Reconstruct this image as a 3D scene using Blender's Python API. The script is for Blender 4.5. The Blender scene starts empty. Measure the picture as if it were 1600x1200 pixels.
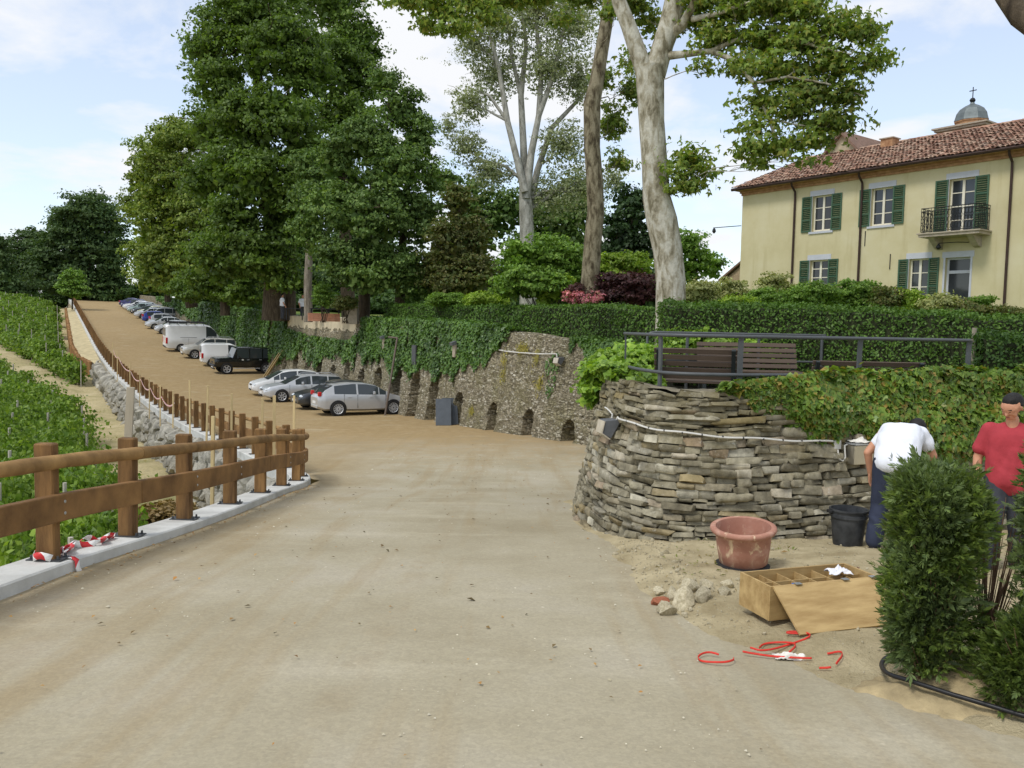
import bpy, bmesh, math, random
import numpy as np
from mathutils import Vector, Matrix, Euler
random.seed(7); RNG = np.random.default_rng(7)
SC = bpy.context.scene; COL = SC.collection; R = math.radians
# ---------------------------------------------------------------- camera
FPX = 1290.0; PITCH = R(3.9); ROLL = R(1.1); CAMZ = 1.65
cam = bpy.data.cameras.new('camera'); cam.sensor_width = 36; cam.lens = FPX/1600*36; cam.clip_end = 4000; cam.clip_start = .05
co = bpy.data.objects.new('camera', cam); COL.objects.link(co); SC.camera = co
CM = Matrix.Rotation(math.pi/2-PITCH, 3, 'X') @ Matrix.Rotation(ROLL, 3, 'Z')
co.matrix_world = Matrix.Translation((0, 0, CAMZ)) @ CM.to_4x4()
# ---------------------------------------------------------------- sky, sun, exposure
SUN_EL, SUN_AZ = R(56), R(228)          # azimuth of the sun, clockwise from +Y
W = bpy.data.worlds.new('World'); SC.world = W; W.use_nodes = True
nt = W.node_tree; nt.nodes.clear(); N = nt.nodes.new; L = nt.links.new
out = N('ShaderNodeOutputWorld'); mixs = N('ShaderNodeMixShader'); b1 = N('ShaderNodeBackground'); b2 = N('ShaderNodeBackground')
sky = N('ShaderNodeTexSky'); sky.sky_type = 'NISHITA'; sky.sun_disc = False; sky.sun_elevation = SUN_EL; sky.sun_rotation = SUN_AZ
sky.air_density = 1.0; sky.dust_density = 1.0; sky.ozone_density = 1.0; sky.altitude = 300
b1.inputs[1].default_value = .15; L(sky.outputs[0], b1.inputs[0])
b2.inputs[0].default_value = (.94, .955, .985, 1); b2.inputs[1].default_value = .66
tc = N('ShaderNodeTexCoord'); sep = N('ShaderNodeSeparateXYZ'); L(tc.outputs['Generated'], sep.inputs[0])
def wm(op, a, b=None):
    m = N('ShaderNodeMath'); m.operation = op
    for i, x in enumerate((a, b)):
        if x is None: continue
        if isinstance(x, (int, float)): m.inputs[i].default_value = x
        else: L(x, m.inputs[i])
    return m.outputs[0]
zz = wm('ADD', wm('MAXIMUM', sep.outputs[2], 0.0), .16)
cx = N('ShaderNodeCombineXYZ'); L(wm('DIVIDE', sep.outputs[0], zz), cx.inputs[0]); L(wm('DIVIDE', sep.outputs[1], zz), cx.inputs[1])
cx.inputs[2].default_value = 3.3
n1 = N('ShaderNodeTexNoise'); n1.inputs['Scale'].default_value = 1.7; n1.inputs['Detail'].default_value = 9; n1.inputs['Roughness'].default_value = .56
n1.inputs['Distortion'].default_value = .25
L(cx.outputs[0], n1.inputs['Vector'])
cr = N('ShaderNodeValToRGB'); cr.color_ramp.elements[0].position = .45; cr.color_ramp.elements[1].position = .60
cr.color_ramp.elements[0].color = (.42, .42, .42, 1); cr.color_ramp.elements[1].color = (1, 1, 1, 1)
L(n1.outputs['Fac'], cr.inputs[0]); L(cr.outputs[0], mixs.inputs[0]); L(b1.outputs[0], mixs.inputs[1]); L(b2.outputs[0], mixs.inputs[2]); L(mixs.outputs[0], out.inputs[0])
sd = bpy.data.lights.new('sun', 'SUN'); sd.energy = 1.35; sd.angle = R(14); sd.color = (1, .97, .92)
so = bpy.data.objects.new('sun', sd); COL.objects.link(so); so.location = (0, 0, 60)
sdir = Vector((math.sin(SUN_AZ)*math.cos(SUN_EL), math.cos(SUN_AZ)*math.cos(SUN_EL), math.sin(SUN_EL)))
so.rotation_euler = sdir.to_track_quat('Z', 'Y').to_euler()
vs = SC.view_settings; vs.view_transform = 'Standard'; vs.look = 'None'; vs.exposure = 0.62; vs.gamma = 1; vs.use_curve_mapping = False
SC.cycles.max_bounces = 6; SC.cycles.diffuse_bounces = 3; SC.cycles.glossy_bounces = 3; SC.cycles.transmission_bounces = 4; SC.cycles.transparent_max_bounces = 8
# ---------------------------------------------------------------- plan and terrain
CR = np.array(CM); CP = np.array((0, 0, CAMZ))
def ray(u, v): return CR @ np.array([(u-800)/FPX, -(v-600)/FPX, -1.])
def at(u, v, Y):                       # the point of the place at distance Y that the photograph shows at u, v
    d = ray(u, v); return CP + d*(Y/d[1])
UX, UY = -.49, .872                    # s runs up the parking road, n across it towards the retaining wall
def sn(X, Y): return (X+4.5)*UX+(Y-18)*UY, (X+4.5)*UY-(Y-18)*UX
def xy(s, n): return -4.5+s*UX+n*UY, 18+s*UY-n*UX
def smooth_curve(xs, ys, lo, hi, k=13):
    S = np.arange(lo, hi+1, 1.); v = np.interp(S, xs, ys); v = np.convolve(np.pad(v, k//2, 'edge'), np.ones(k)/k, 'valid'); return S, v
_S, _F = smooth_curve([-30,0,2,13,20,30,44,60,90,134,160,220], [-1.2,-1.7,-1.85,-2.38,-2.58,-2.6,-2.2,-1.25,1.1,4.4,5.6,6.5], -30, 220)
_L, _LF = smooth_curve([-60,-20,0,13,22,40,54,90,134,200,300], [-3.4,-3.7,-3.9,-4.1,-4.25,-3.9,-3.1,-.5,3.1,4.6,4.0], -60, 300)
_T, _TF = smooth_curve([-40,-15,-8,2,13,20,44,60,90,134,220], [.6,.7,.75,1.05,1.65,1.72,1.95,2.7,4.0,5.5,7.5], -40, 220, 7)
def sm(a, b, x): t = np.clip((np.asarray(x, float)-a)/(b-a), 0, 1); return t*t*(3-2*t)
def fS(s): return np.interp(s, _S, _F)
def zg(X, Y):                          # road and yard
    s, n = sn(X, Y); w = sm(13, 23, Y)
    return (1-w)*np.interp(Y, [-30,-5,0,7.2,12,18,30], [.6,.25,0,-.54,-1.02,-1.7,-2.9]) + w*fS(s)
def zlow(X, Y):                        # vineyard hillside
    s, n = sn(X, Y); return np.interp(s, _L, _LF) + .09*np.clip(-n-3, 0, 16) - .05*np.clip(-n-30, 0, 120) - .4*np.clip(n-1, 0, 6)
def zt(X, Y):                          # garden terrace
    s, n = sn(X, Y); return np.interp(s, _T, _TF) + .085*np.clip(n-11.5, 0, 15.5)*sm(60, 25, s)
def hit(u, v, h=zg, t=1.5):
    d = ray(u, v)
    while t < 500:
        P = CP+d*t
        if P[2] < h(P[0], P[1]): return P
        t += .02
    return CP+d*t
def wall_hit(u, v, n0=9.4):
    d = ray(u, v); nv = np.array([UY, -UX]); t = (n0-(CP[:2]-np.array([-4.5, 18]))@nv)/(d[:2]@nv); P = CP+t*d
    return sn(P[0], P[1])[0], P[2]
_perm = RNG.permutation(512)
def vnoise(x, y, z=0.0):               # value noise in [-1,1]
    x, y, z = np.broadcast_arrays(np.asarray(x, float), np.asarray(y, float), np.asarray(z, float))
    xi, yi, zi = np.floor(x).astype(int), np.floor(y).astype(int), np.floor(z).astype(int)
    fx, fy, fz = x-xi, y-yi, z-zi; fx, fy, fz = [t*t*(3-2*t) for t in (fx, fy, fz)]
    def h(a, b, c): return _perm[(_perm[(_perm[a & 511]+b) & 511]+c) & 511]/255.5-1
    r = 0
    for dx in (0, 1):
        for dy in (0, 1):
            for dz in (0, 1):
                r = r + h(xi+dx, yi+dy, zi+dz)*(fx if dx else 1-fx)*(fy if dy else 1-fy)*(fz if dz else 1-fz)
    return r
def fbm(x, y, z=0.0, o=3):
    r, a = 0, 1.
    for i in range(o): r = r+a*vnoise(np.asarray(x)*2**i+17*i, np.asarray(y)*2**i, np.asarray(z)*2**i); a *= .5
    return r
# ---------------------------------------------------------------- materials
def srgb(r, g, b): return tuple(((c/255)/12.92 if c/255 <= .04045 else ((c/255+.055)/1.055)**2.4) for c in (r, g, b))
def node_mat(name):
    m = bpy.data.materials.new(name); m.use_nodes = True; t = m.node_tree; t.nodes.clear()
    o = t.nodes.new('ShaderNodeOutputMaterial'); p = t.nodes.new('ShaderNodeBsdfPrincipled'); t.links.new(p.outputs[0], o.inputs[0]); return m, t, p, o
def ramp(t, fac, stops):
    r = t.nodes.new('ShaderNodeValToRGB'); e = r.color_ramp.elements
    while len(e) < len(stops): e.new(.5)
    for k, (pos, c) in zip(e, stops): k.position = pos; k.color = (*c, 1) if len(c) == 3 else c
    t.links.new(fac, r.inputs[0]); return r.outputs[0]
def noise(t, vec, scale, detail=6, rough=.6, dist=0.):
    n = t.nodes.new('ShaderNodeTexNoise'); n.inputs['Scale'].default_value = scale; n.inputs['Detail'].default_value = detail
    n.inputs['Roughness'].default_value = rough; n.inputs['Distortion'].default_value = dist
    if vec is not None: t.links.new(vec, n.inputs['Vector'])
    return n.outputs['Fac']
def mixc(t, fac, a, b, mode='MIX'):
    m = t.nodes.new('ShaderNodeMix'); m.data_type = 'RGBA'; m.blend_type = mode
    for i, x in ((0, fac), (6, a), (7, b)):
        if isinstance(x, (int, float)): m.inputs[i].default_value = x
        elif isinstance(x, tuple): m.inputs[i].default_value = (*x, 1) if len(x) == 3 else x
        else: t.links.new(x, m.inputs[i])
    return m.outputs[2]
def mathn(t, op, a, b=None):
    m = t.nodes.new('ShaderNodeMath'); m.operation = op
    for i, x in enumerate((a, b)):
        if x is None: continue
        if isinstance(x, (int, float)): m.inputs[i].default_value = x
        else: t.links.new(x, m.inputs[i])
    return m.outputs[0]
def coords(t, kind='Object', scale=None):
    c = t.nodes.new('ShaderNodeTexCoord').outputs[kind]
    if scale:
        m = t.nodes.new('ShaderNodeMapping'); m.inputs['Scale'].default_value = scale; t.links.new(c, m.inputs['Vector']); c = m.outputs[0]
    return c
def bump(t, p, h, strength, dist=.02):
    b = t.nodes.new('ShaderNodeBump'); b.inputs['Strength'].default_value = strength; b.inputs['Distance'].default_value = dist
    t.links.new(h, b.inputs['Height']); t.links.new(b.outputs[0], p.inputs['Normal'])
MATS = {}
def M(name, col, rough=.75, var=.25, scale=6., bmp=0., bscale=None, metal=0., col2=None, rnd=0., stretch=None, coat=0., spec=.35, dist=.01, seed_obj=True):
    if name in MATS: return MATS[name]
    m, t, p, o = node_mat(name); c = coords(t, 'Object', stretch)
    if rnd:                                     # every copy gets its own patch of the pattern
        oi = t.nodes.new('ShaderNodeObjectInfo'); va = t.nodes.new('ShaderNodeVectorMath'); va.operation = 'ADD'; sc = t.nodes.new('ShaderNodeVectorMath'); sc.operation = 'SCALE'
        cb = t.nodes.new('ShaderNodeCombineXYZ'); t.links.new(oi.outputs['Random'], cb.inputs[0]); t.links.new(oi.outputs['Random'], cb.inputs[2])
        t.links.new(cb.outputs[0], sc.inputs[0]); sc.inputs['Scale'].default_value = 37.; t.links.new(c, va.inputs[0]); t.links.new(sc.outputs[0], va.inputs[1]); c = va.outputs[0]
    n = noise(t, c, scale, 7, .62)
    lo = tuple(x*(1-var) for x in col); hi = col2 if col2 else tuple(min(1, x*(1+var)) for x in col)
    k = ramp(t, n, [(.3, lo), (.7, hi)])
    if rnd:
        v = mathn(t, 'MULTIPLY_ADD', oi.outputs['Random'], 2*rnd); v.node.inputs[2].default_value = 1-rnd
        g = t.nodes.new('ShaderNodeCombineColor')
        for i in range(3): t.links.new(v, g.inputs[i])
        k = mixc(t, 1.0, k, g.outputs[0], 'MULTIPLY')
    t.links.new(k, p.inputs['Base Color']); p.inputs['Roughness'].default_value = rough; p.inputs['Metallic'].default_value = metal
    p.inputs['Specular IOR Level'].default_value = spec; p.inputs['Coat Weight'].default_value = coat; p.inputs['Coat Roughness'].default_value = .08
    if bmp: bump(t, p, noise(t, c, bscale or scale*3, 8, .65), bmp, dist)
    MATS[name] = m; return m
def leaf_mat(name, cols, trans=.35, rough=.5, scale=.35, spec=.3, clump=.35):
    if name in MATS: return MATS[name]
    m, t, p, o = node_mat(name); ge = t.nodes.new('ShaderNodeNewGeometry')
    k = ramp(t, ge.outputs['Random Per Island'], [(i/(len(cols)-1) if len(cols) > 1 else 0, c) for i, c in enumerate(cols)])
    n = noise(t, coords(t), scale, 3, .5); v = ramp(t, n, [(.3, (1-clump,)*3), (.7, (1+clump*.6, 1+clump*.55, 1+clump*.2))]); k = mixc(t, 1., k, v, 'MULTIPLY')
    t.links.new(k, p.inputs['Base Color']); p.inputs['Roughness'].default_value = rough; p.inputs['Specular IOR Level'].default_value = spec
    tr = t.nodes.new('ShaderNodeBsdfTranslucent'); t.links.new(mixc(t, 1., k, (1.25, 1.35, .55), 'MULTIPLY'), tr.inputs[0])
    mx = t.nodes.new('ShaderNodeMixShader'); mx.inputs[0].default_value = trans; t.links.new(p.outputs[0], mx.inputs[1]); t.links.new(tr.outputs[0], mx.inputs[2]); t.links.new(mx.outputs[0], o.inputs[0])
    MATS[name] = m; return m
def glass_mat(name, col=(.02, .025, .03), rough=.06):
    if name in MATS: return MATS[name]
    m, t, p, o = node_mat(name); p.inputs['Base Color'].default_value = (*col, 1); p.inputs['Roughness'].default_value = rough; p.inputs['Specular IOR Level'].default_value = .6
    MATS[name] = m; return m
# ---------------------------------------------------------------- mesh helpers
def tag(o, label=None, cat=None, group=None, kind=None):
    if label: o['label'] = label
    if cat: o['category'] = cat
    if group: o['group'] = group
    if kind: o['kind'] = kind
    return o
def link(name, me, mat=None, parent=None, loc=None):
    o = bpy.data.objects.new(name, me); COL.objects.link(o)
    if mat is not None and me is not None and not me.materials: me.materials.append(mat)
    if parent is not None: o.parent = parent
    if loc is not None: o.location = loc
    return o
def empty(name, loc=(0, 0, 0), rz=0., label=None, cat=None, group=None):
    o = bpy.data.objects.new(name, None); COL.objects.link(o); o.location = loc; o.rotation_euler = (0, 0, rz); o.empty_display_size = .2
    return tag(o, label, cat, group)
def np_mesh(name, V, Fq):
    V = np.ascontiguousarray(V, np.float32); Fq = np.ascontiguousarray(Fq, np.int32); k = Fq.shape[1]
    me = bpy.data.meshes.new(name); me.vertices.add(len(V)); me.vertices.foreach_set('co', V.ravel())
    me.loops.add(Fq.size); me.loops.foreach_set('vertex_index', Fq.ravel()); me.polygons.add(len(Fq))
    me.polygons.foreach_set('loop_start', np.arange(0, Fq.size, k, dtype=np.int32)); me.update(calc_edges=True); return me
def sharp(me, deg=35):
    bm = bmesh.new(); bm.from_mesh(me)
    for f in bm.faces: f.smooth = True
    for e in bm.edges:
        e.smooth = not (len(e.link_faces) == 2 and e.calc_face_angle(0) > R(deg))
    bm.to_mesh(me); bm.free(); return me
def smooth_all(me): me.polygons.foreach_set('use_smooth', np.ones(len(me.polygons), bool)); me.update(); return me
class MB:
    def __init__(s): s.v = []; s.f = []
    def add(s, vs, fs):
        o = len(s.v); s.v += [tuple(map(float, p)) for p in vs]; s.f += [tuple(i+o for i in f) for f in fs]; return s
    def box(s, c, d, rot=None, taper=1.):
        a, b, h = d[0]/2, d[1]/2, d[2]/2
        P = [(-a,-b,-h),(a,-b,-h),(a,b,-h),(-a,b,-h),(-a*taper,-b*taper,h),(a*taper,-b*taper,h),(a*taper,b*taper,h),(-a*taper,b*taper,h)]
        if rot is not None:
            m = Euler(rot).to_matrix() if not isinstance(rot, Matrix) else rot; P = [m @ Vector(p) for p in P]
        return s.add([(p[0]+c[0], p[1]+c[1], p[2]+c[2]) for p in P], [(0,3,2,1),(4,5,6,7),(0,1,5,4),(1,2,6,5),(2,3,7,6),(3,0,4,7)])
    def b2(s, x0, x1, y0, y1, z0, z1): return s.box(((x0+x1)/2, (y0+y1)/2, (z0+z1)/2), (x1-x0, y1-y0, z1-z0))
    def tube(s, pts, r, seg=8, caps=True, closed=False):
        P = [Vector(p) for p in pts]; n = len(P); rr = [r]*n if isinstance(r, (int, float)) else list(r)
        o = len(s.v); up = None
        for i in range(n):
            a = P[i]-P[i-1] if i else P[1]-P[0]; b = P[i+1]-P[i] if i < n-1 else P[-1]-P[-2]
            t = (a.normalized()+b.normalized()); t = t.normalized() if t.length > 1e-6 else Vector((0, 0, 1))
            if up is None: up = t.orthogonal().normalized()
            up = (up-t*up.dot(t)); up = up.normalized() if up.length > 1e-6 else t.orthogonal().normalized(); w = t.cross(up)
            for k in range(seg):
                q = 2*math.pi*k/seg; s.v.append(tuple(P[i]+(up*math.cos(q)+w*math.sin(q))*rr[i]))
        for i in range(n-1):
            for k in range(seg):
                a, b = o+i*seg+k, o+i*seg+(k+1) % seg; s.f.append((a, b, b+seg, a+seg))
        if caps: s.f.append(tuple(o+k for k in range(seg))[::-1]); s.f.append(tuple(o+(n-1)*seg+k for k in range(seg)))
        return s
    def lathe(s, prof, seg=24, c=(0, 0, 0), ang=2*math.pi, ax='z'):
        o = len(s.v); n = len(prof)
        for k in range(seg):
            q = 2*math.pi*k/seg; cs, sn_ = math.cos(q), math.sin(q)
            for r, z in prof:
                p = (r*cs, r*sn_, z) if ax == 'z' else (r*cs, z, r*sn_) if ax == 'y' else (z, r*cs, r*sn_)
                s.v.append((p[0]+c[0], p[1]+c[1], p[2]+c[2]))
        for k in range(seg):
            for i in range(n-1):
                a, b = o+k*n+i, o+((k+1) % seg)*n+i; s.f.append((a, b, b+1, a+1))
        return s
    def prism(s, poly, axis, a0, a1):      # poly: 2-D outline, extruded along axis 'x','y' or 'z'
        o = len(s.v); n = len(poly)
        for a in (a0, a1):
            for p, q in poly: s.v.append((a, p, q) if axis == 'x' else (p, a, q) if axis == 'y' else (p, q, a))
        s.f.append(tuple(o+i for i in range(n))[::-1]); s.f.append(tuple(o+n+i for i in range(n)))
        for i in range(n): j = (i+1) % n; s.f.append((o+i, o+j, o+n+j, o+n+i))
        return s
    def mesh(s, name='m', sm_=None, fix=True):
        me = bpy.data.meshes.new(name); me.from_pydata(s.v, [], s.f); me.update()
        if fix:
            bm = bmesh.new(); bm.from_mesh(me); bmesh.ops.recalc_face_normals(bm, faces=bm.faces); bm.to_mesh(me); bm.free()
        if sm_: sharp(me, sm_)
        return me
    def build(s, name, mat, parent=None, loc=None, sm_=None, bev=0., fix=True):
        o = link(name, s.mesh(name, sm_, fix), mat, parent, loc)
        if bev:
            b = o.modifiers.new('bevel', 'BEVEL'); b.width = bev; b.segments = 2; b.limit_method = 'ANGLE'; b.angle_limit = R(40)
        return o
def copy_tree(o, parent=None):
    c = o.copy(); COL.objects.link(c); c.parent = parent
    for ch in list(o.children): copy_tree(ch, c)
    return c
def unit(v): return v/np.maximum(np.linalg.norm(v, axis=-1, keepdims=True), 1e-9)
def leaf_cards(C, Nn, size, asp=.62, fold=.12, droop=None, shape='leaf', spread=.35, rng=RNG):
    n = len(C); Nn = unit(Nn); T = rng.normal(size=(n, 3))
    if droop is not None: T = T*(1-droop)+np.array((0, 0, -1.))*droop*1.5
    T = unit(T-Nn*(T*Nn).sum(1, keepdims=True)); B = np.cross(Nn, T)
    Ln = (np.asarray(size)*np.exp(rng.normal(0, spread*.6, n)))[:, None]; Wd = Ln*asp
    def dia(T, B, L, Wd, base):
        a = base; b = base+T*L*.45+B*Wd*.5+Nn*L*fold; c = base+T*L-Nn*L*fold*.6; d = base+T*L*.45-B*Wd*.5+Nn*L*fold
        return np.stack([a, b, c, d], 1)
    if shape == 'leaf': V = dia(T, B, Ln, Wd, C-T*Ln*.5).reshape(-1, 3)
    elif shape == 'tri':
        V = np.stack([C-T*Ln*.5, C+T*Ln*.1+B*Wd*.5, C+T*Ln*.5+Nn*Ln*fold, C+T*Ln*.1-B*Wd*.5], 1).reshape(-1, 3)
    else:                                   # lobed leaf of three blades
        q = 1.0; T1 = T*math.cos(q)+B*math.sin(q); B1 = B*math.cos(q)-T*math.sin(q); T2 = T*math.cos(q)-B*math.sin(q); B2 = B*math.cos(q)+T*math.sin(q)
        base = C-T*Ln*.35
        V = np.stack([dia(T, B, Ln, Wd, base), dia(T1, B1, Ln*.8, Wd*.85, base), dia(T2, B2, Ln*.8, Wd*.85, base)], 1).reshape(-1, 3)
    return V
def leaf_obj(name, V, mat, parent=None):
    me = np_mesh(name, V, np.arange(len(V)).reshape(-1, 4)); me.materials.append(mat); return link(name, me, None, parent)
def rand_dir(n, rng=RNG): return unit(rng.normal(size=(n, 3)))
# ---------------------------------------------------------------- ground sheets
def sheet(name, P, mat, kind='structure', label=None, cat=None, smooth=True):   # P: (rows, cols, 3)
    a, b = P.shape[:2]; i = np.arange(a*b).reshape(a, b)
    me = np_mesh(name, P.reshape(-1, 3), np.stack([i[:-1, :-1], i[:-1, 1:], i[1:, 1:], i[1:, :-1]], -1).reshape(-1, 4))
    if smooth: smooth_all(me)
    o = link(name, me, mat); tag(o, label, cat, None, kind); return o
def road_mat():
    m, t, p, o = node_mat('road'); c = coords(t); s3 = t.nodes.new('ShaderNodeSeparateXYZ'); t.links.new(c, s3.inputs[0])
    n1 = noise(t, c, .55, 6, .6); n2 = noise(t, c, 3.2, 6, .65); nf = noise(t, c, 60, 3, .7)
    dusty = ramp(t, n1, [(.3, srgb(151, 142, 119)), (.5, srgb(164, 156, 134)), (.72, srgb(173, 166, 149))])
    dirt = ramp(t, n2, [(.28, srgb(142, 119, 82)), (.55, srgb(158, 136, 98)), (.8, srgb(170, 151, 117))])
    st = coords(t, 'Object', (2.4, .16, 1)); tr = noise(t, st, 1.0, 4, .6)                    # wheel-dragged streaks along the road
    f = mathn(t, 'ADD', mathn(t, 'MULTIPLY', mathn(t, 'SUBTRACT', s3.outputs[1], 19.), .10), mathn(t, 'MULTIPLY', mathn(t, 'SUBTRACT', n2, .5), 1.6))
    f2 = mathn(t, 'SUBTRACT', 1., mathn(t, 'MULTIPLY', mathn(t, 'ABSOLUTE', mathn(t, 'ADD', s3.outputs[0], mathn(t, 'MULTIPLY', mathn(t, 'SUBTRACT', n1, .5), 1.8))), .36))
    edge = ramp(t, mathn(t, 'SUBTRACT', .2, f2), [(.0, (0, 0, 0)), (.9, (1, 1, 1))])           # orange-brown dirt left towards the kerb
    fac = mathn(t, 'MAXIMUM', ramp(t, f, [(.05, (0, 0, 0)), (.95, (.92,)*3)]), mathn(t, 'MULTIPLY', edge, .55))
    k = mixc(t, fac, dusty, dirt)
    k = mixc(t, mathn(t, 'MULTIPLY', ramp(t, tr, [(.52, (0,)*3), (.70, (1,)*3)]), .42), k, srgb(148, 128, 92))
    wb = mathn(t, 'ABSOLUTE', mathn(t, 'ADD', mathn(t, 'SUBTRACT', s3.outputs[1], 15.2), mathn(t, 'MULTIPLY', n1, 6.)))
    k = mixc(t, mathn(t, 'MULTIPLY', ramp(t, wb, [(.0, (1,)*3), (1., (0,)*3)]), .0), k, srgb(214, 203, 178))
    sp = t.nodes.new('ShaderNodeTexVoronoi'); sp.inputs['Scale'].default_value = 7.; t.links.new(c, sp.inputs['Vector'])
    spk = mathn(t, 'MULTIPLY', ramp(t, sp.outputs['Distance'], [(.05, (1,)*3), (.13, (0,)*3)]), ramp(t, noise(t, c, 1.1, 3), [(.56, (0,)*3), (.68, (1,)*3)]))
    k = mixc(t, mathn(t, 'MULTIPLY', spk, .75), k, srgb(222, 214, 192))
    w2 = noise(t, coords(t, 'Object', (.5, 1.6, 1)), .9, 7, .7); k = mixc(t, mathn(t, 'MULTIPLY', ramp(t, w2, [(.56, (0,)*3), (.76, (1,)*3)]), .5), k, srgb(190, 182, 160))
    lw = t.nodes.new('ShaderNodeTexWave'); lw.wave_type = 'BANDS'; lw.bands_direction = 'X'; lw.inputs['Scale'].default_value = .16; lw.inputs['Distortion'].default_value = 3.2; lw.inputs['Detail'].default_value = 2.; lw.inputs['Detail Scale'].default_value = .35; t.links.new(coords(t, 'Object', (1, .35, 1)), lw.inputs['Vector'])
    k = mixc(t, mathn(t, 'MULTIPLY', mathn(t, 'MULTIPLY', ramp(t, lw.outputs['Fac'], [(.955, (0,)*3), (.985, (1,)*3)]), ramp(t, n2, [(.4, (0,)*3), (.6, (1,)*3)])), .16), k, srgb(140, 118, 84))
    gr = t.nodes.new('ShaderNodeTexVoronoi'); gr.inputs['Scale'].default_value = 42.; t.links.new(c, gr.inputs['Vector']); sc_ = t.nodes.new('ShaderNodeSeparateColor'); t.links.new(gr.outputs['Color'], sc_.inputs[0])
    k = mixc(t, .07, k, ramp(t, sc_.outputs[0], [(0, (.08, .075, .06)), (.5, (.5, .48, .42)), (1, (.95, .93, .86))]), 'OVERLAY')
    k = mixc(t, .14, k, ramp(t, nf, [(.25, (.12, .1, .07)), (.75, (.9, .85, .72))]), 'OVERLAY')
    t.links.new(k, p.inputs['Base Color']); p.inputs['Roughness'].default_value = .92; p.inputs['Specular IOR Level'].default_value = .15
    h = mathn(t, 'ADD', mathn(t, 'MULTIPLY', nf, .4), mathn(t, 'MULTIPLY', n2, .8)); bump(t, p, h, .22, .02); return m
ROADM = road_mat()
rowsA, rowsB = [], []
for Y in np.r_[np.arange(-6, 12, .2), np.arange(12, 17.6, .3)]: rowsA.append((-4.05, Y)); rowsB.append((13., Y-.08*max(0, Y-10)))
for k, s in enumerate(np.r_[np.arange(.4, 60, .5), np.arange(60, 176, 2.)]):
    rowsA.append(xy(s, -.15-1.1*min(1, max(0, (s-20)/60)))); q = xy(s, 11.5); w = min(1, k/26); rowsB.append((13*(1-w)+q[0]*w, 17.0*(1-w)+q[1]*w) if k < 26 else q)
A = np.array(rowsA); B = np.array(rowsB); tt = np.linspace(0, 1, 110)[None, :, None]; XY = A[:, None]*(1-tt)+B[:, None]*tt
Z = zg(XY[..., 0], XY[..., 1])+.012*fbm(XY[..., 0]*.5, XY[..., 1]*.5)
sheet('road', np.dstack([XY, Z]), ROADM, label='pale dusty road running down past the bastion and up along the parked cars')
# rubble-strewn dirt verge below the bastion, lapping over the road edge
edge_pts = np.array([(.95, 14.), (.93, 12.), (.98, 10.3), (1.15, 9.0), (1.20, 7.6), (1.27, 6.5), (1.5, 5.6), (1.82, 4.97), (2.17, 4.46), (2.56, 3.92), (3.6, 2.6), (5.5, .6), (8, -2)])
def edge_dist(X, Y):
    best = np.full(X.shape, 1e9)
    for (x0, y0), (x1, y1) in zip(edge_pts[:-1], edge_pts[1:]):
        dx, dy = x1-x0, y1-y0; q = np.clip(((X-x0)*dx+(Y-y0)*dy)/(dx*dx+dy*dy), 0, 1); px, py = X-x0-q*dx, Y-y0-q*dy
        d = np.hypot(px, py); sg = np.where(dx*py-dy*px > 0, 1, -1); best = np.where(d < np.abs(best), d*sg, best)
    return best
gx, gy = np.meshgrid(np.arange(.4, 12, .055), np.arange(-1.5, 13.5, .055)); ed = edge_dist(gx, gy)
def dirt_z(X, Y, e=None):
    X, Y = np.asarray(X, float), np.asarray(Y, float)
    if e is None: e = edge_dist(X, Y)
    return zg(X, Y)+.012+np.clip(e*.22, -.12, .05)+.02*np.clip(e, 0, 2.5)+.020*fbm(X*2.2, Y*2.2)+.008*fbm(X*9, Y*9)
VERGE = M('verge_dirt', srgb(176, 159, 121), .95, .3, 2.2, 1., 38, col2=srgb(204, 190, 154), spec=.1, dist=.03)
sheet('dirt_verge', np.dstack([gx, gy, dirt_z(gx, gy, ed)]), VERGE, label='sandy rubble-strewn strip of ground below the curved stone wall')
# vineyard hillside (one sheet to the horizon) and garden terrace
def soil_mat(name, a, b, c3, sc=.35):
    m, t, p, o = node_mat(name); c = coords(t); n = noise(t, c, sc, 7, .65); k = ramp(t, n, [(.32, a), (.5, b), (.68, c3)])
    k = mixc(t, .3, k, ramp(t, noise(t, c, 9, 4, .7), [(.3, (.1, .09, .05)), (.7, (.8, .75, .6))]), 'OVERLAY')
    t.links.new(k, p.inputs['Base Color']); p.inputs['Roughness'].default_value = .95; p.inputs['Specular IOR Level'].default_value = .1; bump(t, p, noise(t, c, 5, 8, .7), .8, .08); return m
u = np.r_[np.linspace(-60, 150, 150), np.linspace(160, 900, 24)]; w = np.r_[-np.geomspace(700, 14, 26), np.linspace(-13, 3, 60), np.array([6., 9.])]
ss, nn = np.meshgrid(u, w); X, Y = xy(ss, nn)
Z = zlow(X, Y)+.10*fbm(X*.4, Y*.4)+.05*fbm(X*1.6, Y*1.6)*(nn > -14)-.02*np.clip(-nn-60, 0, 700)-.03*np.clip(ss-200, 0, 900)
sheet('hillside', np.dstack([X, Y, Z]), soil_mat('hillside_soil', srgb(132, 132, 86), srgb(178, 166, 130), srgb(194, 182, 150)), label='sandy hillside falling away below the road')
ss, nn = np.meshgrid(np.r_[np.linspace(-40, 150, 150), np.linspace(160, 900, 20)], np.r_[np.linspace(10.35, 40, 40), np.geomspace(42, 600, 16)]); X, Y = xy(ss, nn)
Z = zt(X, Y)+.04*fbm(X*.7, Y*.7)-.02*np.clip(nn-60, 0, 900)
keep = sheet('garden_lawn', np.dstack([X, Y, Z]), soil_mat('lawn', srgb(70, 96, 40), srgb(96, 120, 56), srgb(140, 136, 88), .5), label='grassy garden terrace above the retaining wall')
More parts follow.
